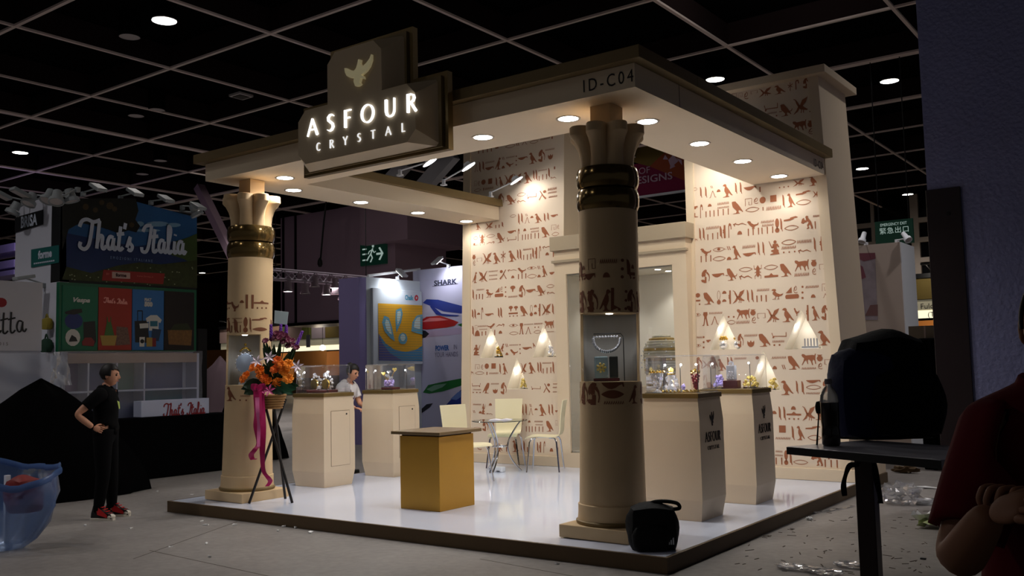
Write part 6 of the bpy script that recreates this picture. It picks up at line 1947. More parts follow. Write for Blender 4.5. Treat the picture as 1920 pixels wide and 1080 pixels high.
# white script panel at the left edge
EX = -9.5
a, b = on(80, 533, 'x', EX), on(80, 658, 'x', EX)
ep = thing('script_panel', 'white panel with black script lettering cut by the left photo edge', 'panel', (EX - .05, a.y - .8, b.z))
MB().box(EX - .1, a.y - 2.4, b.z, EX, a.y, a.z + .02).build('panel_board', mat('script_panel_white', rgb(206, 206, 214), .7), ep)
MB().box(EX - .1, a.y - 2.4, 0, EX - .02, a.y, b.z - .002).build('panel_base', M_STW, ep)
o = on(-14, 626, 'x', EX); e = on(50, 626, 'x', EX)
script_word('etta', (EX + .002, o.y, on(0, 628, 'x', EX).z), (0, 1, .12), (0, 0, 1), e.y - o.y, .022, mat('ink_black', rgb(16, 15, 18), .6), 'script_letter', ep, hs=1.15)
ytext('2015', 3, 645, 6, mat('ink_grey', rgb(90, 90, 96), .6), .006, ep, spacing=1.5, v=EX)
mb = MB(); c = on(-2, 567, 'x', EX)
mb.add([(EX + .004, c.y + .1 * cos(k * pi / 8), c.z + .06 * sin(k * pi / 8) * (1 + .3 * cos(k * pi / 8))) for k in range(16)], [tuple(range(16))])
mb.build('red_heart', mat('heart_red', rgb(150, 20, 30), .6), ep)

# shelf compartments with a plastic sheet in front
sh = thing('display_shelf', 'low white display shelf with coloured compartments under a plastic sheet', 'shelf', (SX + .2, 2, 0))
yA, yB = on(120, 700, 'x', SX + .35).y, on(369, 700, 'x', SX + .35).y
XB = SX + .35
MB().box(SX + .02, yA, 0, SX + .06, yB, 1.78).build('back_panel', M_STW, sh)
MB().box(SX + .02, yA, 1.66, XB, yB, 1.80).build('top_board', mat('shelf_beige', rgb(170, 142, 122), .7), sh)
MB().box(SX + .02, yA - .03, 0, XB, yA, 1.8).build('side_board', M_STW, sh)
MB().box(SX + .02, yB - .0, 0, XB, yB + .04, 1.8).build('side_board', M_STW, sh)
vx = [120, 166, 219.5, 271, 362]
cz = [on(300, y, 'x', XB).z for y in (672, 730, 785)]
colr = [[rgb(126, 104, 128), rgb(80, 84, 120), rgb(92, 118, 96), rgb(44, 54, 104)], [rgb(110, 100, 130), rgb(88, 90, 128), rgb(96, 100, 130), rgb(30, 104, 118)]]
for i in range(4):
    y0, y1 = on(vx[i], 700, 'x', XB).y, on(vx[i + 1], 700, 'x', XB).y
    for j in range(2):
        MB().box(SX + .06, y0 + .012, cz[j + 1] + .012, SX + .09, y1 - .012, cz[j] - .012).build('compartment_back', mat('comp_%d_%d' % (i, j), colr[j][i], .7, noise=.2, nscale=8), sh)
    MB().box(SX + .06, y0 - .012, .3, XB, y0 + .012, 1.66).build('divider', M_STW, sh)
MB().box(SX + .06, yA, cz[1] - .012, XB, yB, cz[1] + .012).build('shelf_board', M_STW, sh)
M_PLAS = thin_glass('dust_sheet', (.9, .92, .98, 1), .8, .25, .2, (.52, .56, .68, 1))
M_PLASD = thin_glass('dust_sheet_dense', (.9, .92, .98, 1), .8, .3, .62, (.62, .66, .76, 1))


def sheet(name, label, corners, m, nx=14, nz=10, amp=.03, seed=1):
    """crumpled plastic sheet spanning four world corners"""
    rd_ = random.Random(seed)
    a, b, c, d = [Vector(p) for p in corners]
    n = (b - a).cross(d - a).normalized()
    vs, fs = [], []
    for j in range(nz + 1):
        for i in range(nx + 1):
            u, v = i / nx, j / nz
            p = a * (1 - u) * (1 - v) + b * u * (1 - v) + c * u * v + d * (1 - u) * v
            p = p + n * (amp * (sin(u * 9 + v * 4 + seed) + sin(v * 11 - u * 5 + seed * 2) + rd_.uniform(-.8, .8)))
            vs.append(p)
    for j in range(nz):
        for i in range(nx):
            k = j * (nx + 1) + i
            fs.append((k, k + 1, k + nx + 2, k + nx + 1))
    o = MB().add(vs, fs).build(name, m, None, True)
    tag(o, label, 'plastic sheet')
    return o


sheet('dust_sheet', 'clear plastic dust sheet over the coloured shelf compartments', [(XB + .06, yA - .05, 1.83), (XB + .06, yB + .05, 1.83), (XB + .08, yB + .05, .62), (XB + .08, yA - .05, .62)], M_PLAS, amp=.008, seed=2)
a, b = on(-40, 662, 'x', EX + .15), on(112, 662, 'x', EX + .15)
c, d = on(112, 770, 'x', EX + .15), on(-40, 775, 'x', EX + .15)
sheet('dust_sheet', 'milky plastic sheet hanging under the white script panel', [a, b, c, d], M_PLASD, amp=.012, seed=5)
a, b = on(100, 660, 'x', EX + .45), on(124, 660, 'x', EX + .45)
c, d = on(136, 722, 'x', EX + .45), on(92, 722, 'x', EX + .45)
sheet('dust_sheet', 'gathered plastic sheet tip hanging at the shelf corner', [a, b, c, d], M_PLASD, amp=.015, seed=8)

# counter under black cloth, white sign board on it
bc = thing('black_counter', 'long counter under black cloth before the coloured shelf', 'counter', (-9.3, 1.8, 0))
MB().box(-9.4, .98, 0, -9.0, 3.12, .87, .02).build('cloth_cover', M_CLOTH, bc)
q0, q1 = on(265, 752, 'x', -9.15), on(392, 784, 'x', -9.15)
t = thing('white_sign_box', "white box sign with red That's Italia script on the black counter", 'sign', (-9.2, (q0.y + q1.y) / 2, .87))
MB().box(-9.35, q0.y, .872, -9.15, q1.y, on(330, 749, 'x', -9.15).z, .006).build('box_body', mat('sign_box_white', rgb(176, 182, 206), .6), t)
o = on(308, 786, 'x', -9.15); e = on(384, 786, 'x', -9.15)
script_word("That's Italia", (-9.148, o.y, .875), (0, 1, 0), (0, 0, 1), e.y - o.y, .02, mat('sign_red', rgb(120, 20, 30), .6), 'script_letter', t, hs=1.3)
# heaps under black cloth
def mound(name, label, c, rx, ry, h, m, seed, peak=1.6):
    rd_ = random.Random(seed)
    ph = rd_.uniform(0, 6)
    prof = []
    n = 12
    for k in range(n + 1):
        f = k / n
        prof.append((max(.003, (1 - f ** 1.7) ** .75 * (1 - .25 * f)), f * h))
    mb = MB()
    rs = []
    for r, z in prof:
        ring = []
        for i in range(40):
            a = 2 * pi * i / 40
            k = 1 + .10 * sin(3 * a + ph) + .05 * sin(7 * a + 2 * ph + z * 2) + .03 * sin(13 * a)
            ring.append((c[0] + rx * r * k * cos(a), c[1] + ry * r * k * sin(a), c[2] + z + .02 * sin(5 * a + z)))
        rs.append(ring)
    mb.rings(rs)
    o = mb.build(name, m, None, True)
    tag(o, label, 'covered heap')
    return o


mound('covered_heap', 'big heap of goods under black cloth at the left edge', (-8.25, -.25, 0), .5, 1.4, 1.45, M_CLOTH, 2)
mound('covered_heap', 'black cloth heap between the white sign box and the left column', (-9.8, 3.98, 0), .34, .78, 1.5, M_CLOTH, 5)
mound('covered_heap', 'white plastic wrapped heap peeking over the black heap', (-9.28, .30, 0), .22, .55, 1.36, M_PLASD, 9)
mound('covered_heap', 'low white plastic wrapped heap at the far left edge', (-9.15, -1.25, 0), .3, .75, 1.36, M_PLASD, 12)
# post, floor things
p0, p1 = on(377, 560, 'x', -10.2), on(377, 690, 'x', -10.2)
t = thing('dark_post', 'dark upright post at the right end of the poster stand', 'post', (-10.3, p0.y, 0))
MB().box(-10.4, p0.y - .05, 0, -10.2, p0.y + .12, on(377, 622, 'x', -10.2).z + .05).build('shaft', M_BLACK, t)
MB().box(-10.42, p0.y - .08, 0, -10.18, p0.y + .15, .04).build('foot', M_BLACK, t)
q0, q1 = on(105, 914, 'z', 0), on(158, 912, 'z', 0)
t = thing('floral_box', 'low box with a dark flower print on the floor behind the black heap', 'box', (q0 + q1) / 2)
zt_ = at(130, 885, (q0 - CAM_C).dot(FWD)).z
MB().box(q0.x - .2, q0.y, 0, q0.x + .15, q1.y + .05, zt_, .01).build('box_body', mat('floral_print', rgb(46, 42, 24), .7, noise=.9, nscale=22), t)
MB().box(q0.x - .21, q0.y - .01, zt_ - .02, q0.x + .16, q1.y + .06, zt_).build('lid', M_BLACK, t)
p = on(239, 902, 'z', 0)
t = thing('red_box', 'small dark red box on the floor right of the standing woman', 'box', p)
MB().box(p.x - .1, p.y - .04, 0, p.x + .05, p.y + .05, .14, .008).build('box_body', mat('dull_red', rgb(120, 26, 22), .6), t)
MB().box(p.x - .11, p.y - .045, .13, p.x + .055, p.y + .055, .15).build('lid', mat('dull_red', rgb(120, 26, 22), .6), t)

# clamp spots along the top of the landscape stand (switched off)
M_CLAMP = mat('clamp_grey', rgb(150, 156, 158), .5, spec=.4)


def can_spot(base, head, aim, label, m=None, lit=False, r=.075, power=0, group=None):
    base, head = Vector(base), Vector(head)
    t = thing('clamp_spotlight', label, 'spotlight', base, group=group)
    m = m or M_CLAMP
    MB().box(base.x - .03, base.y - .03, base.z - .02, base.x + .03, base.y + .03, base.z + .05, .005).build('clamp', m, t)
    MB().tube([base + Vector((0, 0, .04)), head], .012, 7).build('arm', m, t)
    a = Vector(aim).normalized()
    M = Matrix.Translation(head) @ a.to_track_quat('Z', 'X').to_matrix().to_4x4()
    h = MB().lathe([(.001, -.14), (r * .6, -.135), (r * .7, -.02), (r, .0), (r * 1.05, .05), (r * .9, .05), (r * .85, .03)], (0, 0, 0), 16, cap0=False, cap1=False).xf(M).build('lamp_can', m, t, True)
    MB().lathe([(.001, .035), (r * .9, .035)], (0, 0, 0), 16, cap0=False, cap1=False).xf(M).build('lamp_glass', M_FLOODL if lit else M_CAN, h)
    if power: spot('clamp_light', head + a * .06, a, power, 95, .7, .05, (.96, .97, 1), t)
    return t


def flat_flood(base, head, aim, label, lit=False, power=0, m=None):
    base, head = Vector(base), Vector(head)
    t = thing('clamp_floodlight', label, 'floodlight', base)
    m = m or M_CLAMP
    MB().box(base.x - .03, base.y - .03, base.z - .02, base.x + .03, base.y + .03, base.z + .05, .005).build('clamp', m, t)
    MB().tube([base + Vector((0, 0, .04)), head], .012, 7).build('arm', m, t)
    a = Vector(aim).normalized()
    M = Matrix.Translation(head) @ a.to_track_quat('Z', 'X').to_matrix().to_4x4()
    h = MB().box(-.13, -.08, -.03, .13, .08, .02, .01).xf(M).build('lamp_head', m, t)
    MB().box(-.11, -.065, .018, .11, .065, .024).xf(M).build('lamp_glass', M_FLOODL if lit else M_CAN, h)
    if power: spot('flood_light', head + a * .06, a, power, 120, .7, .06, (.96, .97, 1), t)
    return t


for (bx_, by_), (hx, hy), L in (((156, 366), (184, 352), 'grey arm floodlight above the dark tree of the poster'), ((226, 373), (253, 361), 'grey arm floodlight above the middle of the poster, lamp glinting'), ((283, 382), (311, 373), 'grey arm floodlight above the poster sky'), ((342, 391), (371, 387), 'grey arm floodlight at the right end of the poster')):
    b, h = on(bx_, by_, 'x', SX - .1), on(hx, hy, 'x', SX + .5)
    b.z = max(b.z, gzt + .0)
    flat_flood(b, h, (-.5, 0, -1), L)
for (px, py), aim, L in (((134, 372), (.2, .2, -1), 'grey can spotlight at the left top of the poster'), ((368, 399), (.3, .4, -1), 'grey can spotlight drooping at the right top of the poster')):
    h = on(px, py, 'x', SX + .3)
    can_spot((SX - .1, h.y, gzt), h, aim, L, r=.1)
for (px, py), aim, L in (((25, 395), (-.2, -.4, -1), 'grey can spotlight hanging off the left end of the white side wall'), ((55, 378), (.1, -.5, -1), 'big grey can spotlight above the black brand plate'), ((90, 372), (.2, -.5, -1), 'grey can spotlight over the right of the white side wall'), ((106, 374), (.4, -.3, -1), 'grey can spotlight nearest the poster on the white side wall')):
    h = on(px, py, 'y', gy0 - .25)
    can_spot((h.x, gy0 + .05, 4.1), h, aim, L, r=.1)
for (px, py), L in (((38, 362), 'grey flat floodlight above the far left spotlights'), ((3, 366), 'grey flat floodlight cut by the left photo edge')):
    h = on(px, py, 'y', gy0 - .4)
    flat_flood((h.x - .2, gy0 + .05, 4.1), h, (0, -.4, -1), L)
h = on(45, 521, 'y', gy0 - .35)
flat_flood((h.x - .1, gy0 - .02, h.z - .1), h, (0, .2, -1), 'grey flat floodlight low on the white side wall')
# violet lit frames far left
M_VIO = mat('violet_white_paint', rgb(190, 180, 225), .6)
a, b = on(-60, 460, 'y', 9), on(27, 455, 'y', 9)
t = thing('violet_rack', 'violet lit rack of boards at the left edge behind the white side wall', 'rack', ((a.x + b.x) / 2, 9, 0))
for y0_, y1_ in ((455, 470), (486, 500), (505, 514)):
    c, d = on(27, y0_, 'y', 9), on(27, y1_, 'y', 9)
    MB().box(a.x, 9, d.z, b.x, 9.8, c.z).build('board', M_VIO, t)
for x in (a.x, b.x - .08): MB().box(x, 9.3, 0, x + .08, 9.4, b.z).build('post', M_VIO, t)
point('violet_stage_light', on(5, 480, 'y', 8) + Vector((0, 0, .6)), 25, .2, (.62, .5, 1))

# ================================================================== pen poster stand behind the left
cs = thing('pen_poster_stand', 'white and lilac stand with a framed yellow picture and a tall pen poster', 'stand', (-9.8, 8.5, 0))
CYB = 9.0
CX = on(787, 527, 'x', 0).x if False else on(787, 506, 'y', CYB).x
cz0 = on(787, 527, 'x', CX).z
yl = on(673, 520, 'x', CX).y
M_LIL = mat('lilac_board', rgb(138, 128, 178), .7, spec=.2)
M_PALEW = mat('pale_blue_white', rgb(206, 216, 226), .6, spec=.2)
xl_ = on(635, 530, 'y', yl).x
MB().box(xl_, yl, 0, CX - .001, yl + .2, 3.33).build('lilac_end_wall', M_LIL, cs)
MB().box(CX - .2, yl + .2, 0, CX, CYB, 3.35).build('picture_wall', M_PALEW, cs)
MB().box(CX - .2, CYB, 0, CX + 3.4, CYB + .12, 3.6).build('poster_wall', mat('poster_lilac_white', rgb(186, 186, 216), .6), cs)
# framed picture
def xq(L, m, off, nm='picture_print', par=None): return pxprint(L, m, par or cs, 'x', CX, off, nm)
f0, f1 = on(694, 540, 'x', CX), on(694, 680, 'x', CX)
MB().box(CX, f0.y, f1.z - .05, CX + .07, CYB - .02, f0.z, .01).build('picture_frame', M_PALEW, cs)
MYEL = mat('picture_yellow', rgb(228, 172, 34), .5); MCYN = mat('picture_cyan', rgb(92, 168, 198), .5); MPAL = mat('picture_pale', rgb(196, 222, 220), .5); MVIO = mat('picture_violet', rgb(84, 92, 158), .5)
xq([(704, 569), (787, 573), (787, 677), (705, 676)], MYEL, .074)
xq([(705, 626), (718, 644), (735, 656), (755, 660), (775, 656), (787, 648), (787, 677), (705, 676)], mat('picture_blue', rgb(70, 140, 186), .5), .076)
xq([(705, 626), (712, 644), (726, 662), (748, 676), (705, 676)], MVIO, .078)
for L, k in (([(715, 592), (724, 596), (730, 615), (735, 640), (728, 636), (716, 622), (711, 605)], .8), ([(737, 582), (747, 577), (750, 588), (747, 604), (738, 624), (736, 600)], .8), (ell(750, 635, 8.5, 11), .75), ([(787, 590), (776, 592), (768, 604), (766, 622), (787, 628)], .8)):
    cx_, cy_ = sum(p[0] for p in L) / len(L), sum(p[1] for p in L) / len(L)
    xq(L, MCYN, .08)
    xq([(cx_ + (x - cx_) * .55, cy_ + (y - cy_) * .6 - 2) for x, y in L], MPAL, .083)
for k in range(22):
    y0_ = 574 + k * 4.7
    xq([(704, y0_), (787, y0_ + .6), (787, y0_ + 1.2), (704, y0_ + .6)], mat('picture_rib', rgb(180, 150, 70), .5), .0845)
ytext('Chalk', 762, 559, 8.5, mat('brand_cyan', rgb(40, 150, 184), .5), .074, cs, bold=.004, sx=.78, v=CX)
xq(ell(776, 559, 3.6, 5.6), mat('brand_red', rgb(200, 44, 60), .5), .074)
xq(ell(776, 559, 1.4, 2.2), MWH, .076)
# pens
def yq(L, m, off, nm='pen_print'): return pxprint(L, m, cs, 'y', CYB, -off, nm)
PB_, PR_, PK_, PG_ = mat('pen_blue', rgb(24, 48, 140), .4), mat('pen_red', rgb(168, 22, 30), .4), mat('pen_black', rgb(22, 22, 34), .4), mat('pen_green', rgb(16, 104, 40), .4)
PLB = mat('pen_light_blue', rgb(90, 120, 190), .4)
yq([(793, 568), (800, 561), (822, 562), (868, 574), (868, 588), (832, 584), (808, 574)], PB_, .004)
yq([(806, 574), (812, 574), (828, 588), (846, 590), (862, 591), (858, 593), (838, 593), (818, 590)], PB_, .006)
yq([(787, 602), (800, 594), (825, 592), (850, 600), (860, 604), (852, 611), (838, 614), (800, 618), (787, 616)], PR_, .004)
yq([(790, 604), (806, 596), (826, 596), (842, 600), (820, 602)], mat('pen_pink', rgb(214, 120, 128), .4), .006)
yq([(858, 609), (869, 605), (869, 614)], PG_, .004)
yq([(787, 618), (798, 620), (805, 626), (798, 633), (787, 635)], PK_, .004)
yq([(787, 620), (870, 614), (870, 626), (787, 634)], mat('poster_blush', rgb(176, 160, 196), .6), .002)
yq([(793, 736), (803, 722), (830, 716), (868, 709), (868, 722), (830, 734), (805, 738)], PG_, .004)
yq([(800, 730), (815, 722), (838, 719), (830, 726), (810, 734)], mat('pen_pale_green', rgb(110, 150, 130), .4), .006)
yq([(836, 760), (852, 742), (868, 728), (868, 772), (846, 772)], PB_, .004)
yq([(845, 748), (858, 736), (868, 731), (868, 742), (856, 750)], PLB, .006)
yq([(789, 768), (800, 758), (812, 756), (806, 764), (789, 776)], PK_, .004)
def ytx(body, px, py, hpx, m, sx=1., bold=0.):
    p = on(px, py, 'y', CYB); h = on(px, py - hpx, 'y', CYB).z - p.z
    text_mesh('lettering', body, h / .7, m, frame((p.x, CYB - .006, p.z), (1, 0, 0), (0, 0, 1)), cs, sx=sx, bold=bold)
ytx('SHARK', 835, 530, 9.5, mat('ink_navy', rgb(40, 42, 66), .5), 1.3, .006)
yq([(811, 536.5), (859, 531.5), (859, 532.5), (811, 537.5)], mat('ink_navy', rgb(40, 42, 66), .5), .004)
ytx('POWER', 829, 653, 9, mat('brand_blue', rgb(36, 90, 170), .5), .74, .006); ytx('IN', 854, 651, 9, mat('ink_violet', rgb(110, 108, 140), .5), .68)
ytx('YOUR HANDS', 837, 665, 9, mat('ink_violet', rgb(110, 108, 140), .5), .70)
# lamps of that stand
b, h = on(841, 497, 'y', CYB - .02), on(820, 489, 'y', CYB - .45)
b.z = 3.6
flat_flood(b, h, (.15, .75, -1), 'lit arm floodlight above the pen poster', True, 24, M_WHITE)
b, h = on(745, 522, 'x', CX + .02), on(753, 512, 'x', CX + .35)
b.z = 3.36
flat_flood(b, h, (-.85, .0, -1), 'arm floodlight above the framed yellow picture', True, 22, M_WHITE)
# upper rail of that stand
MB().tube([on(690, 517, 'x', CX - .1), on(787, 505, 'x', CX - .1)], .03, 6).build('top_rail', M_WHITE, cs)

# ------------------------------------------------------------------ truss with spot lamps
TX = -16.5
M_TRUSS = mat('truss_grey', rgb(150, 138, 150), .5, metal=.3)
tr = thing('lamp_truss', 'grey lattice truss carrying small spot lamps behind the left column', 'truss', on(600, 515, 'x', TX))
A = [on(500, 503, 'x', TX), on(700, 520, 'x', TX)]
Bq = [on(500, 521, 'x', TX), on(700, 536, 'x', TX)]
zt_, zb_ = (A[0].z + A[1].z) / 2, (Bq[0].z + Bq[1].z) / 2
y0_, y1_ = A[0].y, A[1].y
for dx in (0, .35):
    for z in (zb_, zt_): MB().tube([(TX - dx, y0_, z), (TX - dx, y1_, z)], .03, 6).build('chord', M_TRUSS, tr)
mb = MB()
n = 14
for k in range(n):
    ya, yb = y0_ + (y1_ - y0_) * k / n, y0_ + (y1_ - y0_) * (k + 1) / n
    for dx in (0, .35): mb.tube([(TX - dx, ya, zb_ if k % 2 else zt_), (TX - dx, yb, zt_ if k % 2 else zb_)], .018, 5)
mb.build('lattice', M_TRUSS, tr)
for yy in (y0_ + .3, y1_ - .3): MB().tube([(TX, yy, zt_), (TX, yy, CZ + .52)], .012, 5).build('hanger', M_BLACK, tr)
for px, py, lit, L in ((540, 545, 1, 'lit truss spot lamp nearest the left column'), (572, 549, 0, 'dim truss spot lamp, second from the left column'), (590, 536, 0, 'dim truss spot lamp higher on the lattice truss'), (612, 551, 1, 'lit truss spot lamp in the middle of the row'), (627, 538, 1, 'lit truss spot lamp higher up, right of the middle'), (629, 550, 0, 'tilted dim truss spot lamp between two lit ones'), (642, 560, 1, 'lowest lit truss spot lamp by the lilac wall'), (656, 540, 0, 'dim truss spot lamp half behind the lilac wall')):
    p = on(px, py, 'x', TX)
    t = thing('truss_spotlight', L, 'spotlight', (p.x, p.y, zb_), group='small spot lamps on the truss')
    MB().tube([(p.x, p.y, zb_), (p.x, p.y, p.z + .12)], .02, 6).build('hook', M_TRUSS, t)
    h = MB().lathe([(.001, .26), (.09, .25), (.1, .06), (.13, .0), (.14, -.03), (.12, -.03)], (p.x, p.y, p.z), 14, cap0=False, cap1=False).build('lamp_can', mat('spot_grey', rgb(150, 130, 140), .5), t, True)
    MB().lathe([(.001, -.02), (.125, -.02)], (p.x, p.y, p.z), 14, cap0=False, cap1=False).build('lamp_glass', M_FLOODL if lit else mat('spot_dim_glass', rgb(210, 200, 200), .4), h)
    if lit: spot('truss_light', (p.x, p.y, p.z - .05), (.1, 0, -1), 40, 90, .6, .05, (1, .9, .85), t)

# ================================================================== beige stand block at the right
RY = 10.0
r0, r1 = on(1600, 455, 'y', RY), on(1687, 460, 'y', RY)
rb = thing('beige_stand_block', 'plain beige stand wall with a pale poster, beside the right tower', 'stand', ((r0.x + r1.x) / 2 - .5, RY + .2, 0))
M_RB = mat('stand_grey_beige', rgb(176, 160, 150), .7)
ztop = on(1650, 457, 'y', RY).z
MB().box(r0.x - 1.2, RY, 0, r1.x, RY + .9, ztop).build('wall_block', M_RB, rb)
MB().box(r1.x, RY + .02, 0, r1.x + .015, RY + .9, ztop).build('end_board', M_WHITE, rb)
def rq(L, m, off): return pxprint(L, m, rb, 'y', RY, -off, 'poster_print')
rq([(1606, 475), (1641, 474), (1646, 600), (1612, 600)], mat('poster_mauve', rgb(140, 128, 136), .6, noise=.4, nscale=6), .004)
rq([(1606, 475), (1641, 474), (1642, 485), (1620, 490), (1607, 484)], mat('poster_wine', rgb(112, 58, 72), .6), .006)
rq([(1632, 572), (1646, 571), (1646, 592), (1622, 592)], mat('poster_wine2', rgb(110, 76, 76), .6), .006)
rq([(1608, 494), (1618, 500), (1624, 520), (1614, 524)], mat('poster_wine', rgb(112, 58, 72), .6), .007)
for (px, py), aim, L in (((1617, 449), (-.2, -.5, -1), 'clamp spotlight on top of the beige stand block, left'), ((1701, 447), (.6, -.5, -.8), 'clamp spotlight on top of the beige stand block, right corner')):
    h = on(px, py, 'y', RY - .15)
    can_spot((min(h.x, r1.x - .05), RY + .05, ztop), h, aim, L, M_WHITE, r=.06)

# black draped shelving behind the backpack
BYY = 7.3
a, b = on(1560, 632, 'y', BYY), on(1790, 632, 'y', BYY)
t = thing('draped_rack', 'tall rack under black cloth between the right tower and the blue column', 'rack', ((a.x + b.x) / 2, BYY + .4, 0))
MB().box(.06, BYY, 0, b.x + .5, BYY + 1.1, b.z, .03).build('cloth_cover', M_CLOTH, t)
mb = MB()
for k in range(9):
    x = .1 + (b.x + .4 - .1) * k / 8
    mb.tube([(x, BYY - .005, 0), (x + .02, BYY - .015, b.z * .5), (x, BYY, b.z - .03)], .03, 6)
mb.build('cloth_fold', M_CLOTH, t)
t = thing('pale_carton', 'pale carton standing on the draped rack under the lit counter sign', 'box', on(1730, 625, 'y', BYY + .5))
p0, p1 = on(1703, 612, 'y', BYY + .3), on(1775, 634, 'y', BYY + .3)
MB().box(p0.x, BYY + .3, b.z, p1.x, BYY + .8, p0.z).build('carton_body', mat('carton_grey', rgb(126, 118, 100), .7), t)
MB().box(p0.x + .2, BYY + .29, b.z, p0.x + .22, BYY + .3, p0.z).build('tape', M_RB, t)

# ================================================================== blue column with the dark guard plate
M_BLUEW = mat('blue_grey_plaster', rgb(128, 130, 168), .95, spec=.05, noise=.1, nscale=30, bump=1.0, bscale=26)
KX, KYF = 1.16, 3.26
cg = struct('trim_1', MB().box(KX, KYF, 0, 5.5, KYF + 1.4, CZ + .5), M_BLUEW)
gp = struct('trim_2', MB().box(KX - .012, KYF - .02, 0, KX + .285, KYF + .25, 3.04, .004), mat('dark_guard_paint', rgb(40, 30, 32), .3, spec=.5, noise=.2, nscale=3))
hp = on(1778, 400, 'y', KYF - .02)
MB().lathe([(.001, .004), (.018, .004), (.02, 0)], (0, 0, 0), 14, cap0=False, cap1=False).xf(Matrix.Translation((hp.x, KYF - .021, hp.z)) @ Matrix.Rotation(pi / 2, 4, 'X')).build('guard_hole', M_BLACK, gp)

# ================================================================== bar table with backpack and bottle
BT = 1.02
c0, c1 = on(1475.7, 837, 'z', BT), on(1601, 848, 'z', BT)
ex = (c1 - c0).normalized()
ey = Vector((-ex.y, ex.x, 0))
TW, TD = .95, .62
MT = Matrix(((ex.x, ey.x, 0, c0.x), (ex.y, ey.y, 0, c0.y), (0, 0, 1, 0), (0, 0, 0, 1)))
ctr = MT @ Vector((TW / 2, TD / 2, 0))
t = thing('bar_table', 'tall dark bar table on a single square pole in the right foreground', 'table', (ctr.x, ctr.y, 0))
MB().box(0, 0, BT - .042, TW, TD, BT, .004).xf(MT).build('table_top', mat('grey_laminate', rgb(150, 148, 158), .3, spec=.5), t)
MB().box(-.002, -.003, BT - .042, TW + .002, .0, BT - .003).xf(MT).build('edge_band', M_BLACK, t)
pc_ = at(1628, 960, 5.25)
MB().box(pc_.x - .05, pc_.y - .05, .03, pc_.x + .05, pc_.y + .05, BT - .042, .006).build('pole', mat('dark_red_brown_metal', rgb(44, 30, 30), .35, metal=.3), t)
MB().box(pc_.x - .28, pc_.y - .28, 0, pc_.x + .28, pc_.y + .28, .03, .01).build('foot_plate', M_BLACK, t)
# backpack
M_NAVY = mat('navy_nylon', rgb(12, 20, 56), .75, spec=.2, bump=.3, bscale=30)
M_NAVYD = mat('black_navy_nylon', rgb(8, 9, 16), .8, spec=.15, bump=.3, bscale=30)
bpd = 5.5
p = at(1655, 850, bpd)
bpx = thing('backpack', 'big dark navy backpack standing on the bar table', 'backpack', (p.x, p.y, BT))
MR = Matrix.Translation((p.x, p.y, BT)) @ Matrix.Rotation(_ya * -1 * 0 + radians(36), 4, 'Z')
bm = bmesh.new()
bmesh.ops.create_cube(bm, size=2)
bmesh.ops.subdivide_edges(bm, edges=list(bm.edges), cuts=9, use_grid_fill=True)
for v in bm.verts:
    q = v.co.copy()
    s_ = q.normalized() * 1.2
    q = q.lerp(s_, .5)
    zz = (q.z + 1) / 2
    taper = 1 - .42 * max(0, zz - .35) ** 1.5
    lean = .05 * zz
    q.x = q.x * taper + .12 * zz
    q += Vector((.03 * sin(5 * q.y + 3 * q.z), .04 * sin(4 * q.x + 5 * q.z), .02 * sin(6 * q.x)))
    v.co = Vector((q.x * .275, q.y * .18, max(0, q.z + .9) * .318))
MB().bm(bm).xf(MR).build('body', M_NAVYD, bpx, True)
lumpy((-.12, -.06, .02), (.36, .3, .5), 4, .06).xf(MR).build('side_pocket', M_NAVY, bpx, True)
lumpy((.08, -.2, .03), (.4, .14, .36), 9, .05).xf(MR).build('front_pocket', M_NAVYD, bpx, True)
MB().tube(smooth_line([tuple(MR @ Vector(q)) for q in ((.02, 0, .57), (.06, 0, .62), (.11, 0, .62), (.15, 0, .56))], 4), .012, 6).build('handle', M_NAVYD, bpx, True)
def strap(pts, w_, name='strap'):
    P = [Vector(q) for q in smooth_line([tuple(at(x, y, d)) for x, y, d in pts], 5)]
    A, B_ = [], []
    n = len(P)
    for i, q in enumerate(P):
        tt = (P[min(i + 1, n - 1)] - P[max(i - 1, 0)]).normalized()
        s = tt.cross(FWD).normalized() * w_
        s = s + FWD * (.5 * w_ * sin(i * .5))
        A.append(q + s); B_.append(q - s)
    n2 = [q + FWD * .004 for q in A]; n3 = [q + FWD * .004 for q in B_]
    MB().strip(A, B_).strip(B_, n3).strip(n3, n2).strip(n2, A).build(name, M_NAVYD, bpx, True)
strap([(1606, 852, 5.12), (1610, 870, 5.05), (1594, 873, 5.02), (1586, 890, 5.02), (1582, 910, 5.02), (1584, 930, 5.02)], .013)
strap([(1630, 850, 5.1), (1639, 870, 5.0), (1643, 895, 5.0), (1650, 930, 5.0), (1651, 944, 5.0)], .015)
strap([(1536, 768, 5.2), (1534, 800, 5.15), (1532, 835, 5.12)], .004)
lumpy((0, 0, 0), (.1, .08, .07), 6, .1).xf(Matrix.Translation(at(1548, 775, 5.2))).build('strap_pad', M_NAVYD, bpx, True)
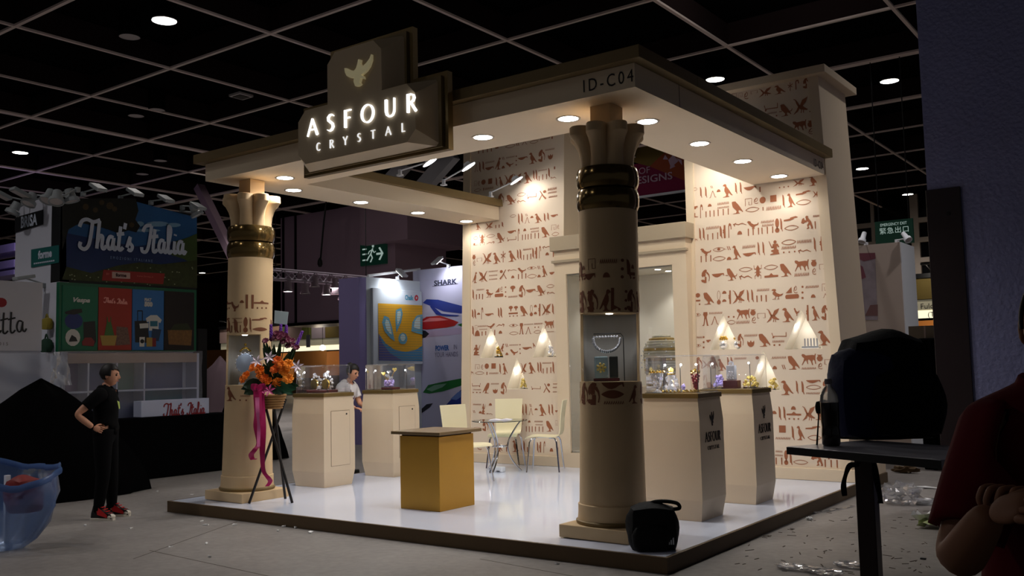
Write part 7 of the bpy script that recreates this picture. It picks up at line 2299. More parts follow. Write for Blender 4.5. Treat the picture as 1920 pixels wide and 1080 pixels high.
# bottle in the side pocket
q = on(1559, 836, 'z', BT)
bt = thing('drink_bottle', 'plastic bottle of dark cola with a grey cap on the bar table', 'bottle', (q.x, q.y, BT))
bl = Vector((q.x, q.y, BT + .001))
MB().lathe([(.001, 0), (.042, 0), (.048, .012), (.048, .07), (.045, .1), (.048, .13), (.048, .235)], bl, 24, cap0=False).build('cola', mat('cola', rgb(16, 8, 8), .1, spec=.6), bt, True)
MB().lathe([(.0488, .232), (.0492, .24), (.046, .27), (.03, .305), (.017, .32), (.016, .335)], bl, 24, cap0=False, cap1=False).build('clear_shoulder', thin_glass('pet_plastic', (.93, .93, .92, 1), 1.2, .05, .3, (.9, .9, .9, 1)), bt, True)
MB().lathe([(.001, .36), (.017, .36), (.02, .355), (.02, .332), (.001, .332)], bl, 18, cap0=False, cap1=False).build('cap', mat('cap_grey', rgb(120, 112, 116), .5), bt, True)

# ================================================================== people
def skin_grow(joints, edges, root, M, sub=2):
    """grow one continuous skin over a skeleton; returns (verts, faces) in world space"""
    names = list(joints)
    me = bpy.data.meshes.new('skeleton')
    me.from_pydata([joints[n][0] for n in names], [(names.index(a), names.index(b)) for a, b in edges], [])
    ob = bpy.data.objects.new('skeleton', me)
    COL.objects.link(ob)
    ob.modifiers.new('skin', 'SKIN')
    sd = me.skin_vertices[0].data
    for i, n in enumerate(names):
        r = joints[n][1]
        sd[i].radius = r if isinstance(r, tuple) else (r, r)
        sd[i].use_root = (n == root)
    ss = ob.modifiers.new('subsurf', 'SUBSURF')
    ss.levels = ss.render_levels = sub
    dg = bpy.context.evaluated_depsgraph_get()
    m2 = bpy.data.meshes.new_from_object(ob.evaluated_get(dg))
    vs = [M @ v.co for v in m2.vertices]
    fs = [tuple(p.vertices) for p in m2.polygons]
    bpy.data.objects.remove(ob)
    bpy.data.meshes.remove(m2)
    return vs, fs


def head_shape(k, hair=False):
    """head in its own frame: x forward, y left, z up; k scale (1 = 0.23 m tall)"""
    nu, nv = 44, 34
    rings = []
    for j in range(nv + 1):
        ph = pi * j / nv
        ring = []
        for i in range(nu):
            th = 2 * pi * i / nu
            d = Vector((sin(ph) * cos(th), sin(ph) * sin(th), cos(ph)))
            x, y, z = d.x * .096, d.y * .077, d.z * .116
            if z < 0:
                f = (-z / .116)
                y *= 1 - .34 * f ** 1.6
                x = x * (1 - .16 * f) + .018 * f
                if d.x < 0: x *= 1 - .35 * f
            if d.x > 0 and not hair:
                g = lambda yy, zz, sy, sz: math.exp(-((y - yy) / sy) ** 2 - ((z - zz) / sz) ** 2)
                x += .024 * g(0, -.016, .012, .016) + .012 * g(0, .006, .010, .02)
                x -= .009 * (g(.031, .012, .016, .012) + g(-.031, .012, .016, .012))
                x += .005 * (g(.03, .036, .02, .01) + g(-.03, .036, .02, .01))
                x += .007 * g(0, -.052, .022, .008) + .008 * g(0, -.088, .02, .014) - .004 * g(0, -.068, .02, .007)
            ring.append(Vector((x, y, z)) * k)
        rings.append(ring)
    return rings


def add_head(t, M, k, skin, hair_m, hairstyle='bob'):
    """head, eyes, mouth and hair as children of the person; M places the head centre"""
    hd = MB().rings(head_shape(k), True, False, False)
    for s in (-1, 1):
        hd.ball((-.006 * k, s * .078 * k, -.004 * k), .03 * k, 2, (.7, .32, 1.05))
    ho = hd.xf(M).build('head', skin, t, True, 80)
    for s in (-1, 1):
        MB().ball((.079 * k, s * .031 * k, .012 * k), .0125 * k, 2).xf(M).build('eye', mat('eye_dark', rgb(30, 22, 20), .2), ho, True)
        MB().box(.084 * k, s * .044 * k, .033 * k, .094 * k, s * .018 * k, .038 * k).xf(M).build('eyebrow', hair_m, ho)
    MB().ball((.101 * k, 0, -.052 * k), .016 * k, 2, (.35, 1.3, .42)).xf(M).build('mouth', mat('lip_rose', rgb(150, 82, 76), .5), ho, True)
    # hair: shell over the skull, opened over the face
    rings = head_shape(k, True)
    n = len(rings[0])
    vs, keep = [], []
    for r in rings:
        for p in r:
            q = p / k
            s_ = 1.14 if hairstyle != 'short' else 1.07
            vs.append(Vector((q.x * s_ - .006, q.y * (s_ + .03), q.z * (s_ - .02) + .008)) * k)
    fs = []
    for j in range(len(rings) - 1):
        for i in range(n):
            a, b, c, d = j * n + i, j * n + (i + 1) % n, (j + 1) * n + (i + 1) % n, (j + 1) * n + i
            q = sum((vs[x] for x in (a, b, c, d)), Vector()) / 4 / k
            face = q.x > .035 and q.z < .062 - .012 * sin(40 * q.y)
            low = -.075 if hairstyle == 'bob' else (-.03 if hairstyle == 'short' else -.05)
            if face or q.z < low or (q.x > -.012 and q.z < -.0 and hairstyle != 'bob'): continue
            fs.append((a, b, c, d))
    h = MB().add(vs, fs)
    if hairstyle == 'bun': h.ball((-.085 * k, 0, .085 * k), .045 * k, 2)
    o = h.xf(M).build('hair', hair_m, t, True, 80)
    sm = o.modifiers.new('thickness', 'SOLIDIFY'); sm.thickness = .008 * k
    return ho


M_SKIN = mat('skin_tan', rgb(206, 150, 120), .55, spec=.35)
M_SKIN2 = mat('skin_brown', rgb(150, 104, 78), .55, spec=.35)
M_HAIR = mat('black_hair', rgb(16, 12, 12), .55, spec=.4)
M_TEE = mat('black_tee', rgb(12, 12, 13), .9, spec=.1)


def hand_geo(Mh, k=1.0, curl=.5, side=1):
    """palm and five separate fingers; hand frame: x along the fingers, y to the thumb side, z back of the hand"""
    J = {'w': ((0, 0, 0), (.026 * k, .019 * k)), 'p1': ((.04 * k, 0, 0), (.038 * k, .015 * k)), 'p2': ((.085 * k, 0, 0), (.04 * k, .013 * k))}
    vs, fs = skin_grow(J, [('w', 'p1'), ('p1', 'p2')], 'w', Mh, 2)
    mb = MB().add(vs, fs)
    for i, (y, l) in enumerate(((.031, .072), (.011, .082), (-.010, .076), (-.030, .058))):
        pts = [Vector((.07, y * .9, 0))]
        a = 0
        d = Vector((1, y * .8, 0))
        p = Vector((.092, y, 0))
        pts.append(p.copy())
        for s, f in enumerate((.45, .32, .23)):
            a += curl * (.75 if s == 0 else .95)
            p = p + Vector((cos(a), y * .6 * cos(a), -sin(a))) * l * f
            pts.append(p.copy())
        J = {'j%d' % q: (tuple(pt * k), (.0092 - .0009 * q) * k) for q, pt in enumerate(pts)}
        v2, f2 = skin_grow(J, [('j%d' % q, 'j%d' % (q + 1)) for q in range(len(pts) - 1)], 'j0', Mh, 1)
        mb.add(v2, f2)
    pts = [Vector((.02, .02, -.004)), Vector((.045, .045, -.012)), Vector((.07, .056, -.02 - .02 * curl)), Vector((.092, .05, -.028 - .035 * curl))]
    J = {'j%d' % q: (tuple(pt * k), (.0125 - .0014 * q) * k) for q, pt in enumerate(pts)}
    v2, f2 = skin_grow(J, [('j%d' % q, 'j%d' % (q + 1)) for q in range(3)], 'j0', Mh, 1)
    mb.add(v2, f2)
    return mb


def hframe(pos, xd, zd, mirror=False):
    x = Vector(xd).normalized()
    z = Vector(zd); z = (z - x * z.dot(x)).normalized()
    y = z.cross(x)
    if mirror: y = -y
    p = Vector(pos)
    return Matrix(((x.x, y.x, z.x, p.x), (x.y, y.y, z.y, p.y), (x.z, y.z, z.z, p.z), (0, 0, 0, 1)))


def cloth_from(vs, fs, J, segs, off, m, name, par, flare=0.0):
    """a garment: the body faces that belong to the listed bones, pushed outwards; segs (a, b, t0, t1)"""
    JN = {n: Vector(p[0]) for n, p in J.items()}
    bones = []
    for a, b in J_EDGES:
        bones.append((a, b, JN[a], JN[b]))
    want = {(a, b): (t0, t1) for a, b, t0, t1 in segs}
    bm = bmesh.new()
    bv = [bm.verts.new(v) for v in vs]
    for f in fs:
        try: bm.faces.new([bv[i] for i in f])
        except ValueError: pass
    bm.normal_update()
    inside = []
    for v in bv:
        best = None
        for a, b, p, q in bones:
            d = q - p
            t = max(0, min(1, (v.co - p).dot(d) / max(1e-9, d.dot(d))))
            dist = (v.co - (p + d * t)).length / ((J[a][1][0] if isinstance(J[a][1], tuple) else J[a][1]) * (1 - t) + (J[b][1][0] if isinstance(J[b][1], tuple) else J[b][1]) * t)
            if best is None or dist < best[0]: best = (dist, a, b, t)
        w_ = want.get((best[1], best[2]))
        inside.append(bool(w_ and w_[0] <= best[3] <= w_[1]))
    bm.verts.index_update()
    co = [v.co + v.normal * off for v in bv]
    fl = [tuple(v.index for v in f.verts) for f in bm.faces if all(inside[v.index] for v in f.verts)]
    bm.free()
    o = MB().add(co, fl).build(name, m, par, True, 80)
    sm = o.modifiers.new('thickness', 'SOLIDIFY'); sm.thickness = off * .8; sm.offset = -1
    return o


# --- woman in black, hands on hips, at the left
g = on(196, 972, 'z', 0)
gp_ = Vector((g.x, g.y, 0))
wdir = (RGT * 1.0 + FWD * .06); wdir.z = 0
MW = Matrix.Translation(gp_) @ Matrix.Rotation(atan2(wdir.y, wdir.x), 4, 'Z')
wm = thing('person', 'woman in black with hands on hips and red laced sneakers, looking right', 'person', gp_)
J = {'pel': ((0, 0, .90), (.115, .15)), 'bel': ((.0, 0, 1.02), (.1, .125)), 'che': ((.0, 0, 1.18), (.11, .145)), 'shc': ((-.01, 0, 1.29), (.085, .11)), 'nek': ((-.005, 0, 1.36), .05), 'nek2': ((.01, 0, 1.42), .048),
     'sR': ((-.01, -.165, 1.285), .052), 'eR': ((-.2, -.26, 1.09), .039), 'wR': ((-.05, -.215, .955), .029),
     'sL': ((-.01, .165, 1.285), .052), 'eL': ((-.17, .3, 1.09), .039), 'wL': ((-.03, .2, .96), .029),
     'hR': ((0, -.085, .84), (.09, .09)), 'kR': ((.015, -.095, .46), .06), 'aR': ((-.03, -.1, .09), .04), 'tR': ((.08, -.115, .035), (.04, .03)),
     'hL': ((0, .085, .84), (.09, .09)), 'kL': ((.03, .095, .46), .06), 'aL': ((.03, .12, .09), .04), 'tL': ((.14, .125, .035), (.04, .03))}
E_ = [('pel', 'bel'), ('bel', 'che'), ('che', 'shc'), ('shc', 'nek'), ('nek', 'nek2'), ('shc', 'sR'), ('sR', 'eR'), ('eR', 'wR'), ('shc', 'sL'), ('sL', 'eL'), ('eL', 'wL'), ('pel', 'hR'), ('hR', 'kR'), ('kR', 'aR'), ('aR', 'tR'), ('pel', 'hL'), ('hL', 'kL'), ('kL', 'aL'), ('aL', 'tL')]
vs, fs = skin_grow(J, E_, 'pel', MW)
J_EDGES = E_
JW = {n: (tuple(MW @ Vector(p[0])), p[1]) for n, p in J.items()}
body_geo = (vs, fs)
mb = MB().add(vs, fs)
hm = hand_geo(MW @ hframe((-.05, -.215, .955), (.8, .5, -.35), (-.2, -1, .2)), .92, .6)
mb.add(hm.v, hm.f)
hm = hand_geo(MW @ hframe((-.03, .2, .96), (.8, -.5, -.35), (-.2, 1, .2), True), .92, .6)
mb.add(hm.v, hm.f)
mb.build('body', M_SKIN, wm, True, 80)
def grown(J, E, root, names, extra, M, m, nm, par):
    JJ = {}
    for n in names:
        p, r = J[n]
        JJ[n] = (p, tuple(x + extra for x in r) if isinstance(r, tuple) else r + extra)
    ee = [(a, b) for a, b in E if a in names and b in names]
    v, f = skin_grow(JJ, ee, root, M)
    return MB().add(v, f).build(nm, m, par, True, 80)
J2 = dict(J)
J2['mR'] = ((-.13, -.22, 1.165), .05); J2['mL'] = ((-.115, .245, 1.165), .05)
J2['hem'] = ((0, 0, .86), (.125, .16))
E2 = [(a, b) for a, b in E_ if (a, b) not in (('sR', 'eR'), ('sL', 'eL'))] + [('sR', 'mR'), ('sL', 'mL'), ('pel', 'hem')]
tee = cloth_from(*body_geo, JW, [('pel', 'bel', 0, 1), ('bel', 'che', 0, 1), ('che', 'shc', 0, 1), ('shc', 'nek', 0, .35), ('shc', 'sR', 0, 1), ('shc', 'sL', 0, 1), ('sR', 'eR', 0, .62), ('sL', 'eL', 0, .62), ('pel', 'hR', 0, .55), ('pel', 'hL', 0, .55)], .022, M_TEE, 'tee_shirt', wm)
MB().add([MW @ Vector(p) for p in ((.146, -.09, 1.22), (.15, -.035, 1.205), (.155, -.03, 1.14), (.152, -.05, 1.13))], [(0, 1, 2, 3)]).build('shirt_print', mat('lime_print', rgb(176, 196, 96), .6), tee)
cloth_from(*body_geo, JW, [('pel', 'bel', 0, .35), ('pel', 'hR', 0, 1), ('pel', 'hL', 0, 1), ('hR', 'kR', 0, 1), ('hL', 'kL', 0, 1), ('kR', 'aR', 0, 1), ('kL', 'aL', 0, 1)], .014, mat('black_denim', rgb(10, 10, 12), .9, spec=.1), 'trousers', wm)
M_RUB = mat('shoe_rubber_white', rgb(214, 206, 192), .6); M_CANV = mat('shoe_black_canvas', rgb(16, 15, 16), .8); M_LACE = mat('red_lace', rgb(190, 26, 30), .6)
for nm, (x, y, ya) in (('R', (.015, -.11, -.35)), ('L', (.075, .125, -.1))):
    Ms = MW @ Matrix.Translation((x, y, 0)) @ Matrix.Rotation(ya, 4, 'Z')
    MB().prism([(-.115, 0), (-.11, .05), (-.085, .13), (-.02, .13), (.02, .075), (.1, .055), (.135, .035), (.14, 0)], lambda u, v, d: (u, d * (1 - .25 * (u < -.06) - .2 * (u > .12)), v + .018), -.043, .043).xf(Ms).build('sneaker', M_CANV, wm, True, 50)
    MB().rings([[(-.12, -.04, 0), (.0, -.048, 0), (.1, -.045, 0), (.148, -.02, 0), (.148, .02, 0), (.1, .045, 0), (0, .048, 0), (-.12, .04, 0)], [(-.12, -.04, .024), (.0, -.05, .024), (.1, -.047, .024), (.15, -.02, .024), (.15, .02, .024), (.1, .047, .024), (0, .05, .024), (-.12, .04, .024)]]).xf(Ms).build('sole', M_RUB, wm)
    MB().ball((.115, 0, .035), .045, 2, (.9, .95, .7)).xf(Ms).build('toe_cap', M_RUB, wm, True)
    mb = MB()
    for k in range(5): mb.box(-.025 + .028 * k, -.03, .148 - .02 * k, -.008 + .028 * k, .03, .158 - .021 * k)
    mb.add([(-.04, -.045, .15), (.1, -.05, .06), (.1, -.05, .03), (-.02, -.05, .06)], [(0, 1, 2, 3)]).xf(Ms).build('lace', M_LACE, wm)
Mhd = MW @ Matrix.Translation((.035, 0, 1.485)) @ Matrix.Rotation(radians(8), 4, 'Y')
add_head(wm, Mhd, .95, M_SKIN, M_HAIR, 'bob2')

# --- woman in a white top behind the pedestals
bp_ = at(645, 700, 13.4)
g = Vector((bp_.x, bp_.y, 0))
MW2 = Matrix.Translation(g) @ Matrix.Rotation(atan2(RGT.y, RGT.x) - .5, 4, 'Z')
w2 = thing('person', 'woman in white top with black hair bun, bent behind the crystal case', 'person', g)
J = {'pel': ((-.05, 0, .88), (.115, .15)), 'bel': ((-.02, 0, 1.0), (.1, .125)), 'che': ((.03, 0, 1.15), (.11, .145)), 'shc': ((.06, 0, 1.25), (.08, .11)), 'nek': ((.09, 0, 1.32), .048), 'nek2': ((.12, 0, 1.38), .046),
     'sR': ((.05, -.16, 1.235), .05), 'eR': ((.12, -.2, 1.0), .038), 'wR': ((.3, -.12, .95), .028), 'sL': ((.05, .16, 1.235), .05), 'eL': ((.12, .2, 1.0), .038), 'wL': ((.3, .12, .95), .028),
     'hR': ((-.04, -.085, .82), .09), 'kR': ((.02, -.095, .46), .06), 'aR': ((-.03, -.1, .08), .04), 'tR': ((.1, -.11, .035), (.04, .03)), 'hL': ((-.04, .085, .82), .09), 'kL': ((.02, .095, .46), .06), 'aL': ((-.03, .1, .08), .04), 'tL': ((.1, .11, .035), (.04, .03))}
vs, fs = skin_grow(J, E_, 'pel', MW2)
JW = {n: (tuple(MW2 @ Vector(p[0])), p[1]) for n, p in J.items()}
body_geo = (vs, fs)
mb = MB().add(vs, fs)
for s, sy in ((-.12, False), (.12, True)):
    hm = hand_geo(MW2 @ hframe((.3, s, .95), (1, 0, -.2), (0, 0, 1), sy), .9, .5)
    mb.add(hm.v, hm.f)
mb.build('body', M_SKIN, w2, True, 80)
J2 = dict(J); J2['mR'] = ((.09, -.185, 1.1), .05); J2['mL'] = ((.09, .185, 1.1), .05)
cloth_from(*body_geo, JW, [('pel', 'bel', 0, 1), ('bel', 'che', 0, 1), ('che', 'shc', 0, 1), ('shc', 'nek', 0, .35), ('shc', 'sR', 0, 1), ('shc', 'sL', 0, 1), ('sR', 'eR', 0, .62), ('sL', 'eL', 0, .62), ('pel', 'hR', 0, .55), ('pel', 'hL', 0, .55)], .022, mat('white_tee', rgb(222, 218, 220), .8), 'white_top', w2)
cloth_from(*body_geo, JW, [('pel', 'bel', 0, .35), ('pel', 'hR', 0, 1), ('pel', 'hL', 0, 1), ('hR', 'kR', 0, 1), ('hL', 'kL', 0, 1), ('kR', 'aR', 0, 1), ('kL', 'aL', 0, 1)], .014, M_TEE, 'trousers', w2)
P = [tuple(MW2 @ Vector(q)) for q in ((.1, -.07, 1.33), (.16, -.06, 1.2), (.165, -.02, 1.08), (.155, .03, 1.1), (.14, .05, 1.25), (.1, .06, 1.33))]
MB().tube(smooth_line(P, 4), .009, 6).build('lanyard', mat('lanyard_plum', rgb(70, 30, 52), .6), w2, True)
add_head(w2, MW2 @ Matrix.Translation((.155, 0, 1.445)) @ Matrix.Rotation(radians(22), 4, 'Y'), .95, M_SKIN, M_HAIR, 'bun')
for s in (-.1, .1):
    MB().box(-.1, s - .045, 0, .16, s + .045, .07, .02).xf(MW2).build('shoe', M_BLACK, w2)

# --- man in dark red, hands clasped, at the right edge
D0 = 2.0
eR, wR_ = at(1792, 1062, 1.92), at(1860, 957, 1.80)
shR = at(1868, 815, 2.05)
neck = at(1985, 742, 2.08)
hd_c = at(1996, 612, 2.05)
gm = Vector((neck.x, neck.y, 0))
fw = (CAM_C - neck); fw.z = 0; fw.normalize()
fw = (fw + Vector((RGT.x, RGT.y, 0)) * -.12).normalized()
lf = Vector((-fw.y, fw.x, 0))           # his left
def mp(f, l, z): return tuple(gm + fw * f + lf * l + Vector((0, 0, z)))
shz = shR.z
man = thing('person', 'man in a dark red shirt with clasped hands at the right photo edge', 'person', gm)
sLp = mp(.0, .2, shz); eLp = mp(.16, .3, eR.z); wLp = tuple(at(1945, 975, 1.86))
J = {'pel': (mp(-.02, 0, .86), (.17, .14)), 'bel': (mp(.0, 0, 1.0), (.16, .125)), 'che': (mp(.0, 0, 1.17), (.175, .125)), 'shc': (mp(-.01, 0, shz + .0), (.15, .1)), 'nek': (mp(.0, 0, shz + .085), .062), 'nek2': (mp(.015, 0, shz + .15), .06),
     'sR': (tuple(shR), .066), 'eR': (tuple(eR), .05), 'fR': (tuple(eR.lerp(wR_, .4)), .046), 'wR': (tuple(wR_), .032), 'sL': (sLp, .066), 'eL': (eLp, .05), 'wL': (wLp, .032),
     'hR': (mp(0, -.1, .8), .105), 'kR': (mp(.22, -.12, .52), .075), 'aR': (mp(.05, -.12, .08), .045), 'tR': (mp(.2, -.13, .04), (.045, .035)), 'hL': (mp(0, .1, .8), .105), 'kL': (mp(.22, .12, .52), .075), 'aL': (mp(.05, .12, .08), .045), 'tL': (mp(.2, .13, .04), (.045, .035))}
E3 = [('pel', 'bel'), ('bel', 'che'), ('che', 'shc'), ('shc', 'nek'), ('nek', 'nek2'), ('shc', 'sR'), ('sR', 'eR'), ('eR', 'fR'), ('fR', 'wR'), ('shc', 'sL'), ('sL', 'eL'), ('eL', 'wL'), ('pel', 'hR'), ('hR', 'kR'), ('kR', 'aR'), ('aR', 'tR'), ('pel', 'hL'), ('hL', 'kL'), ('kL', 'aL'), ('aL', 'tL')]
I4 = Matrix.Identity(4)
vs, fs = skin_grow(J, E3, 'pel', I4)
J_EDGES = E3
body_geo = (vs, fs)
mb = MB().add(vs, fs)
dirR = (at(1925, 915, 1.70) - wR_)
hm = hand_geo(hframe(wR_, -FWD * .9 + RGT * .25 + UPV * .3, -RGT * .75 + UPV * .6 + FWD * .1, False), 1.08, 1.2)
mb.add(hm.v, hm.f)
wl = at(1945, 975, 1.86)
hm = hand_geo(hframe(wl, at(1893, 915, 1.84) - wl, RGT * .5 + UPV * .6 + FWD * .3, True), 1.05, 1.0)
mb.add(hm.v, hm.f)
mb.build('body', M_SKIN2, man, True, 80)
JS = dict(J)
JS['mR'] = (tuple(shR.lerp(eR, .72)), .066); JS['mL'] = (tuple(Vector(sLp).lerp(Vector(eLp), .72)), .066)
ES = [('pel', 'bel'), ('bel', 'che'), ('che', 'shc'), ('shc', 'sR'), ('sR', 'mR'), ('shc', 'sL'), ('sL', 'mL')]
cloth_from(*body_geo, J, [('pel', 'bel', 0, 1), ('bel', 'che', 0, 1), ('che', 'shc', 0, 1), ('shc', 'nek', 0, .35), ('shc', 'sR', 0, 1), ('shc', 'sL', 0, 1), ('sR', 'eR', 0, .78), ('sL', 'eL', 0, .78), ('pel', 'hR', 0, .55), ('pel', 'hL', 0, .55)], .024, mat('dark_red_shirt', rgb(96, 12, 24), .85, spec=.15), 'red_shirt', man)
cloth_from(*body_geo, J, [('pel', 'bel', 0, .35), ('pel', 'hR', 0, 1), ('pel', 'hL', 0, 1), ('hR', 'kR', 0, 1), ('hL', 'kL', 0, 1), ('kR', 'aR', 0, 1), ('kL', 'aL', 0, 1)], .014, M_TEE, 'trousers', man)
Mh = hframe(hd_c, fw, (0, 0, 1))
add_head(man, Mh, 1.05, M_SKIN2, M_HAIR, 'short')
for n in ('tR', 'tL'):
    p = Vector(J[n][0])
    MB().ball((p.x - fw.x * .07, p.y - fw.y * .07, .05), .1, 2, (.95, .95, .5)).build('shoe', M_BLACK, man, True)
# his wooden table board and stool
M_WOOD = mat('dull_wood', rgb(92, 74, 40), .6, noise=.15, nscale=9)
e0, e1 = at(1800, 1078, 1.78), at(1868, 985, 1.9)
tz = min(eR.z - .052, wR_.z - .06)
tbp = gm + fw * .42
t = thing('wooden_table', 'tall dull wooden table edge under the clasped hands at the right edge', 'table', (tbp.x, tbp.y, 0))
MT2 = Matrix(((lf.x, fw.x, 0, tbp.x), (lf.y, fw.y, 0, tbp.y), (0, 0, 1, 0), (0, 0, 0, 1)))
MB().box(-.22, -.24, tz - .04, .95, .2, tz, .004).xf(MT2).build('table_board', M_WOOD, t)
MB().box(-.2, .2, tz - .05, .95, .225, tz + .004, .003).xf(MT2).build('edge_rail', mat('light_wood', rgb(122, 98, 52), .55), t)
for x, y in ((-.16, -.18), (.88, -.18), (-.16, .14), (.88, .14)):
    MB().box(x - .025, y - .025, 0, x + .025, y + .025, tz - .04).xf(MT2).build('leg', M_WOOD, t)
t = thing('bar_stool', 'tall stool under the seated man in the red shirt', 'stool', gm)
MB().lathe([(.001, .72), (.17, .72), (.18, .74), (.17, .765), (.001, .765)], (gm.x, gm.y, 0), 24, cap0=False, cap1=False).build('seat', M_BLACK, t, True)
for k in range(4):
    a = pi / 4 + k * pi / 2
    MB().tube([(gm.x + .12 * cos(a), gm.y + .12 * sin(a), .72), (gm.x + .22 * cos(a), gm.y + .22 * sin(a), .0)], .014, 7).build('leg', M_CHROME, t, True)

# ================================================================== blue rubbish bag at the left
M_BLUEBAG = thin_glass('blue_bag_plastic', (.7, .8, .95, 1), .8, .25, .42, (.2, .33, .68, 1))
bd = 8.6
rim = [(-70, 868), (0, 862), (30, 858), (46, 866), (80, 872), (104, 886), (113, 908), (109, 930), (86, 925), (50, 922), (10, 922), (-70, 928)]
bodyl = [(-75, 990), (-30, 930), (20, 945), (60, 950), (90, 945), (108, 938), (111, 950), (98, 972), (84, 990), (62, 1008), (30, 1026), (-40, 1042)]
bb = thing('rubbish_bag', 'translucent blue rubbish bag standing open at the left edge', 'bag', on(-40, 1040, 'z', 0))
gq = on(-55, 1046, 'z', 0)
bdp = (gq - CAM_C).dot(FWD)
ctr_ = Vector((gq.x, gq.y, 0)) + Vector((FWD.x, FWD.y, 0)) * .35
prof = [(.001, 0.0), (.22, .004), (.32, .08), (.41, .22), (.46, .38), (.47, .48), (.44, .57), (.46, .64)]
mb = MB()
rs = []
nn = 44
for r, z in prof:
    ring = []
    for i in range(nn):
        a = 2 * pi * i / nn
        k = 1 + .05 * sin(3 * a + 1 + z * 2) + .03 * sin(5 * a + z * 9) + .03 * sin(11 * a - z * 7) + .025 * sin(19 * a + z * 12)
        off = Vector((RGT.x, RGT.y, 0)) * (.12 * z)
        q = ctr_ + off + Vector((RGT.x, RGT.y, 0)) * (r * k * cos(a)) + Vector((FWD.x, FWD.y, 0)) * (.62 * r * k * sin(a))
        zz = z + (.07 * sin(a) + .035 * sin(3 * a + 1) if z > .5 else 0) + .012 * sin(7 * a) * (z > .3)
        ring.append((q.x, q.y, max(0.002, zz)))
    rs.append(ring)
mb.rings(rs, True, False, False)
mb.build('bag_film', M_BLUEBAG, bb, True, 80)
mb = MB()
rr = rs[-1]
mb.rings([[(p[0] + .022 * cos(b) * (p[0] - ctr_.x), p[1] + .022 * cos(b) * (p[1] - ctr_.y), p[2] + .03 * sin(b)) for b in [2 * pi * j / 8 for j in range(8)]] for p in rr + [rr[0]]], True, False, False)
mb.build('rolled_rim', thin_glass('blue_bag_rim', (.7, .8, .95, 1), .8, .25, .7, (.17, .30, .64, 1)), bb, True, 80)
q = ctr_ + Vector((RGT.x, RGT.y, 0)) * .25
t = thing('red_bundle', 'dull red bundle inside the blue rubbish bag', 'bundle', q)
o_ = lumpy((q.x, q.y, .32), (.3, .25, .3), 8, .1).build('bundle_body', mat('dull_red', rgb(120, 26, 22), .6), t, True)
MB().box(q.x - .3, q.y - .03, .05, q.x - .26, q.y + .01, .62).build('white_stick', M_WHITE, t)

# ================================================================== litter on the hall floor
M_PAPER = mat('paper_white', rgb(226, 226, 226), .7)
M_FILM = thin_glass('clear_film', (.95, .95, .96, 1), 1.4, .15, .22, (.85, .85, .88, 1))


def crumple(name, label, c, size, m, seed, sc=(1, 1, .6), group=None):
    bm = bmesh.new()
    bmesh.ops.create_icosphere(bm, subdivisions=3, radius=1)
    rd_ = random.Random(seed)
    for v in bm.verts:
        k = rd_.uniform(.55, 1.15)
        v.co = Vector((c[0] + v.co.x * k * size * sc[0], c[1] + v.co.y * k * size * sc[1], max(.002, c[2] + size * sc[2] * .8 + v.co.z * k * size * sc[2])))
    o = MB().bm(bm).build(name, m, None)
    tag(o, label, 'litter', group)
    return o


p = on(1692, 945, 'z', 0)
crumple('plastic_film', 'crumpled heap of clear plastic film on the floor beyond the bar table pole', (p.x, p.y, 0), .21, M_FILM, 3, (1, .8, .62))
crumple('plastic_film', 'flat spread of clear plastic film right of the crumpled heap', (p.x + .3, p.y + .15, 0), .22, M_FILM, 5, (1.2, .8, .12))
p = on(1724, 915, 'z', 0)
o = MB().add([(p.x - .22, p.y - .05, .012), (p.x - .05, p.y - .09, .03), (p.x + .22, p.y, .012), (p.x + .05, p.y + .06, .02), (p.x - .22, p.y - .05, .006), (p.x - .05, p.y - .09, .02), (p.x + .22, p.y, .004), (p.x + .05, p.y + .06, .008)], [(0, 1, 2, 3), (7, 6, 5, 4), (0, 4, 5, 1), (1, 5, 6, 2), (2, 6, 7, 3), (3, 7, 4, 0)]).build('paper_sheet', M_PAPER)
tag(o, 'folded white paper sheet lying beyond the clear film heap', 'litter')
p = on(1756, 990, 'z', 0)
t = thing('torn_wrapper', 'torn pale green and black wrapper by the foot of the blue column', 'litter', (p.x, p.y, 0))
for k, (mm, sx_, sy_) in enumerate(((mat('wrapper_green', rgb(176, 186, 132), .6), -.03, 0), (M_BLACK, .05, .03), (M_PAPER, -.08, .04))):
    bm = bmesh.new(); bmesh.ops.create_grid(bm, x_segments=4, y_segments=4, size=.12)
    rd_ = random.Random(k + 3)
    for v in bm.verts: v.co = Vector((p.x + sx_ + v.co.x * .9, p.y + sy_ + v.co.y, .01 + .09 * rd_.random() + .02 * k))
    MB().bm(bm).build('wrapper_flap', mm, t)
p = on(1698, 887, 'z', 0)
crumple('brown_scrap', 'brown crumpled scrap at the back corner of the platform', (p.x, p.y, 0), .11, mat('scrap_brown', rgb(96, 76, 50), .8), 9, (1.6, .6, .5))
p0, p1 = on(1523, 964, 'z', 0), on(1600, 950, 'z', 0)
d = (p1 - p0); s = Vector((-d.y, d.x, 0)).normalized() * .035
o = MB().rings([[tuple(p0 + d * f + s * sc_ * (1 - abs(2 * f - 1) * .5) + Vector((0, 0, .004 + h_ + .008 * sin(f * 15)))) for sc_, h_ in ((-1, 0), (1, 0), (1, .006), (-1, .006))] for f in [k / 10 for k in range(11)]]).build('plastic_strip', M_FILM)
tag(o, 'long strip of clear film along the right platform edge', 'litter')
p = on(1518, 975, 'z', 0)
crumple('paper_scrap', 'small white paper scrap close to the right platform edge', (p.x, p.y, 0), .03, M_PAPER, 4)
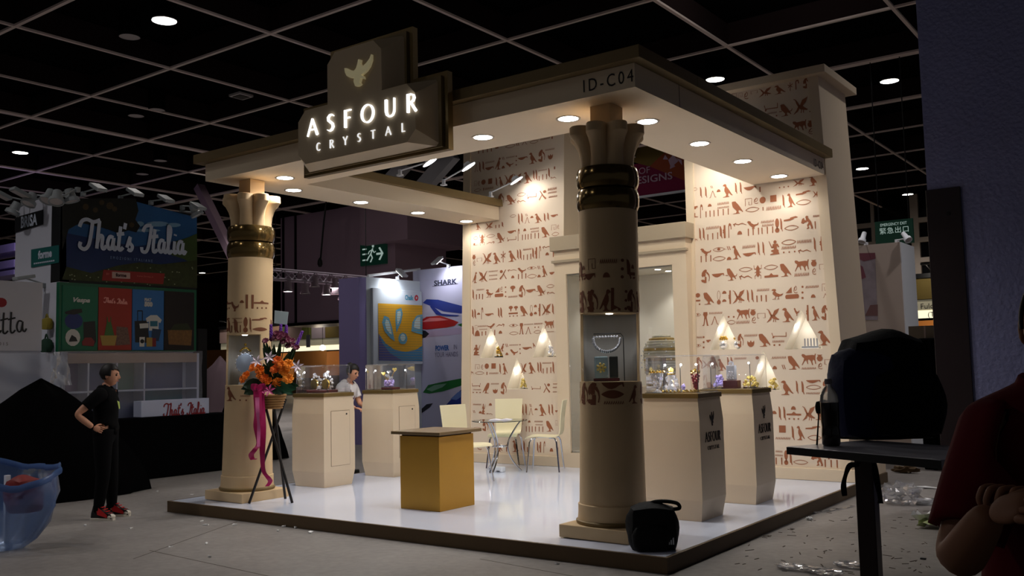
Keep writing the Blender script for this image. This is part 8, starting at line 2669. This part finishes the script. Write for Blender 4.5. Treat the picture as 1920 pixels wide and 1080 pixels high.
for i, (px, py, L) in enumerate(((1490, 1068, 'clear film crumpled on the floor right of the platform corner'), (1545, 1076, 'clear film scrap left of the bar table pole, at the bottom'), (1600, 1064, 'thin film scrap beside the bar table pole foot'))):
    p = on(px, py, 'z', 0)
    crumple('plastic_film', L, (p.x, p.y, 0), .1, M_FILM, 20 + i, (1.4, .7, .25))
p = on(1731, 1049, 'z', 0)
o = MB().box(p.x - .02, p.y - .012, 0, p.x + .02, p.y + .012, .012, .003).build('black_chip', M_BLACK)
tag(o, 'small black chip on the bare floor right of the bar table pole', 'litter')
rd_ = random.Random(12)
spots_ = [(245, 991, 'scrap nearest the standing woman, right of her shoes'), (160, 986, 'scrap left of the standing woman'), (320, 1027, 'scrap alone on the open floor left of the platform corner seam'), (387, 1020, 'biggest scrap on the open floor below the left platform corner'),
          (393, 1045, 'lowest scrap on the floor below the left platform corner'), (378, 978, 'upper of two scraps below the left column plinth'), (386, 985, 'lower of two scraps below the left column plinth'), (556, 990, 'scrap touching the platform front under the first pedestal'),
          (583, 999, 'rightmost scrap of the little trail along the platform front'), (532, 988, 'scrap in the trail along the platform front, under the flower stand foot'), (521, 996, 'front scrap of the trail along the platform front'), (295, 922, 'scrap on the dark floor right of the red box'),
          (360, 928, 'scrap at the back of the floor by the left platform end'), (440, 985, 'scrap at the end of the floor seam by the platform'), (1044, 1058, 'scrap before the platform front near the right corner')]
for i, (px, py, L_) in enumerate(spots_):
    p = on(px, py, 'z', 0)
    s_ = rd_.uniform(.018, .04)
    a = rd_.uniform(0, 3)
    u = Vector((cos(a), sin(a), 0)) * s_; v = Vector((-sin(a), cos(a), 0)) * s_ * .5
    q = [p - u - v, p + u - v * .4, p + u * .8 + v, p - u * .6 + v]
    top = [Vector((w_.x, w_.y, .006 + .012 * rd_.random())) for w_ in q]
    o = MB().add([Vector((w_.x, w_.y, .001)) for w_ in q] + top, [(3, 2, 1, 0), (4, 5, 6, 7), (0, 1, 5, 4), (1, 2, 6, 5), (2, 3, 7, 6), (3, 0, 4, 7)]).build('paper_scrap', M_PAPER)
    tag(o, 'torn white ' + L_, 'litter', 'torn white scraps before the platform')
mb = MB()
for k in range(130):
    px, py = rd_.uniform(1330, 1760), rd_.uniform(955, 1078)
    p = on(px, py, 'z', 0)
    if p.x < .04 or p.y < -1.5: continue
    a = rd_.uniform(0, 3); l = rd_.uniform(.006, .04); ww = rd_.uniform(.002, .005)
    u = Vector((cos(a), sin(a), 0)) * l; v = Vector((-sin(a), cos(a), 0)) * ww
    zz = Vector((0, 0, .003))
    mb.add([p - u - v, p + u - v, p + u + v, p - u + v, p - u - v + zz, p + u - v + zz, p + u + v + zz, p - u + v + zz], [(4, 5, 6, 7), (0, 1, 5, 4), (1, 2, 6, 5), (2, 3, 7, 6), (3, 0, 4, 7)])
o = mb.build('floor_crumbs', mat('crumb_brown', rgb(70, 56, 46), .9))
tag(o, 'dark crumbs and shavings strewn over the floor right of the platform', 'debris', None, 'stuff')
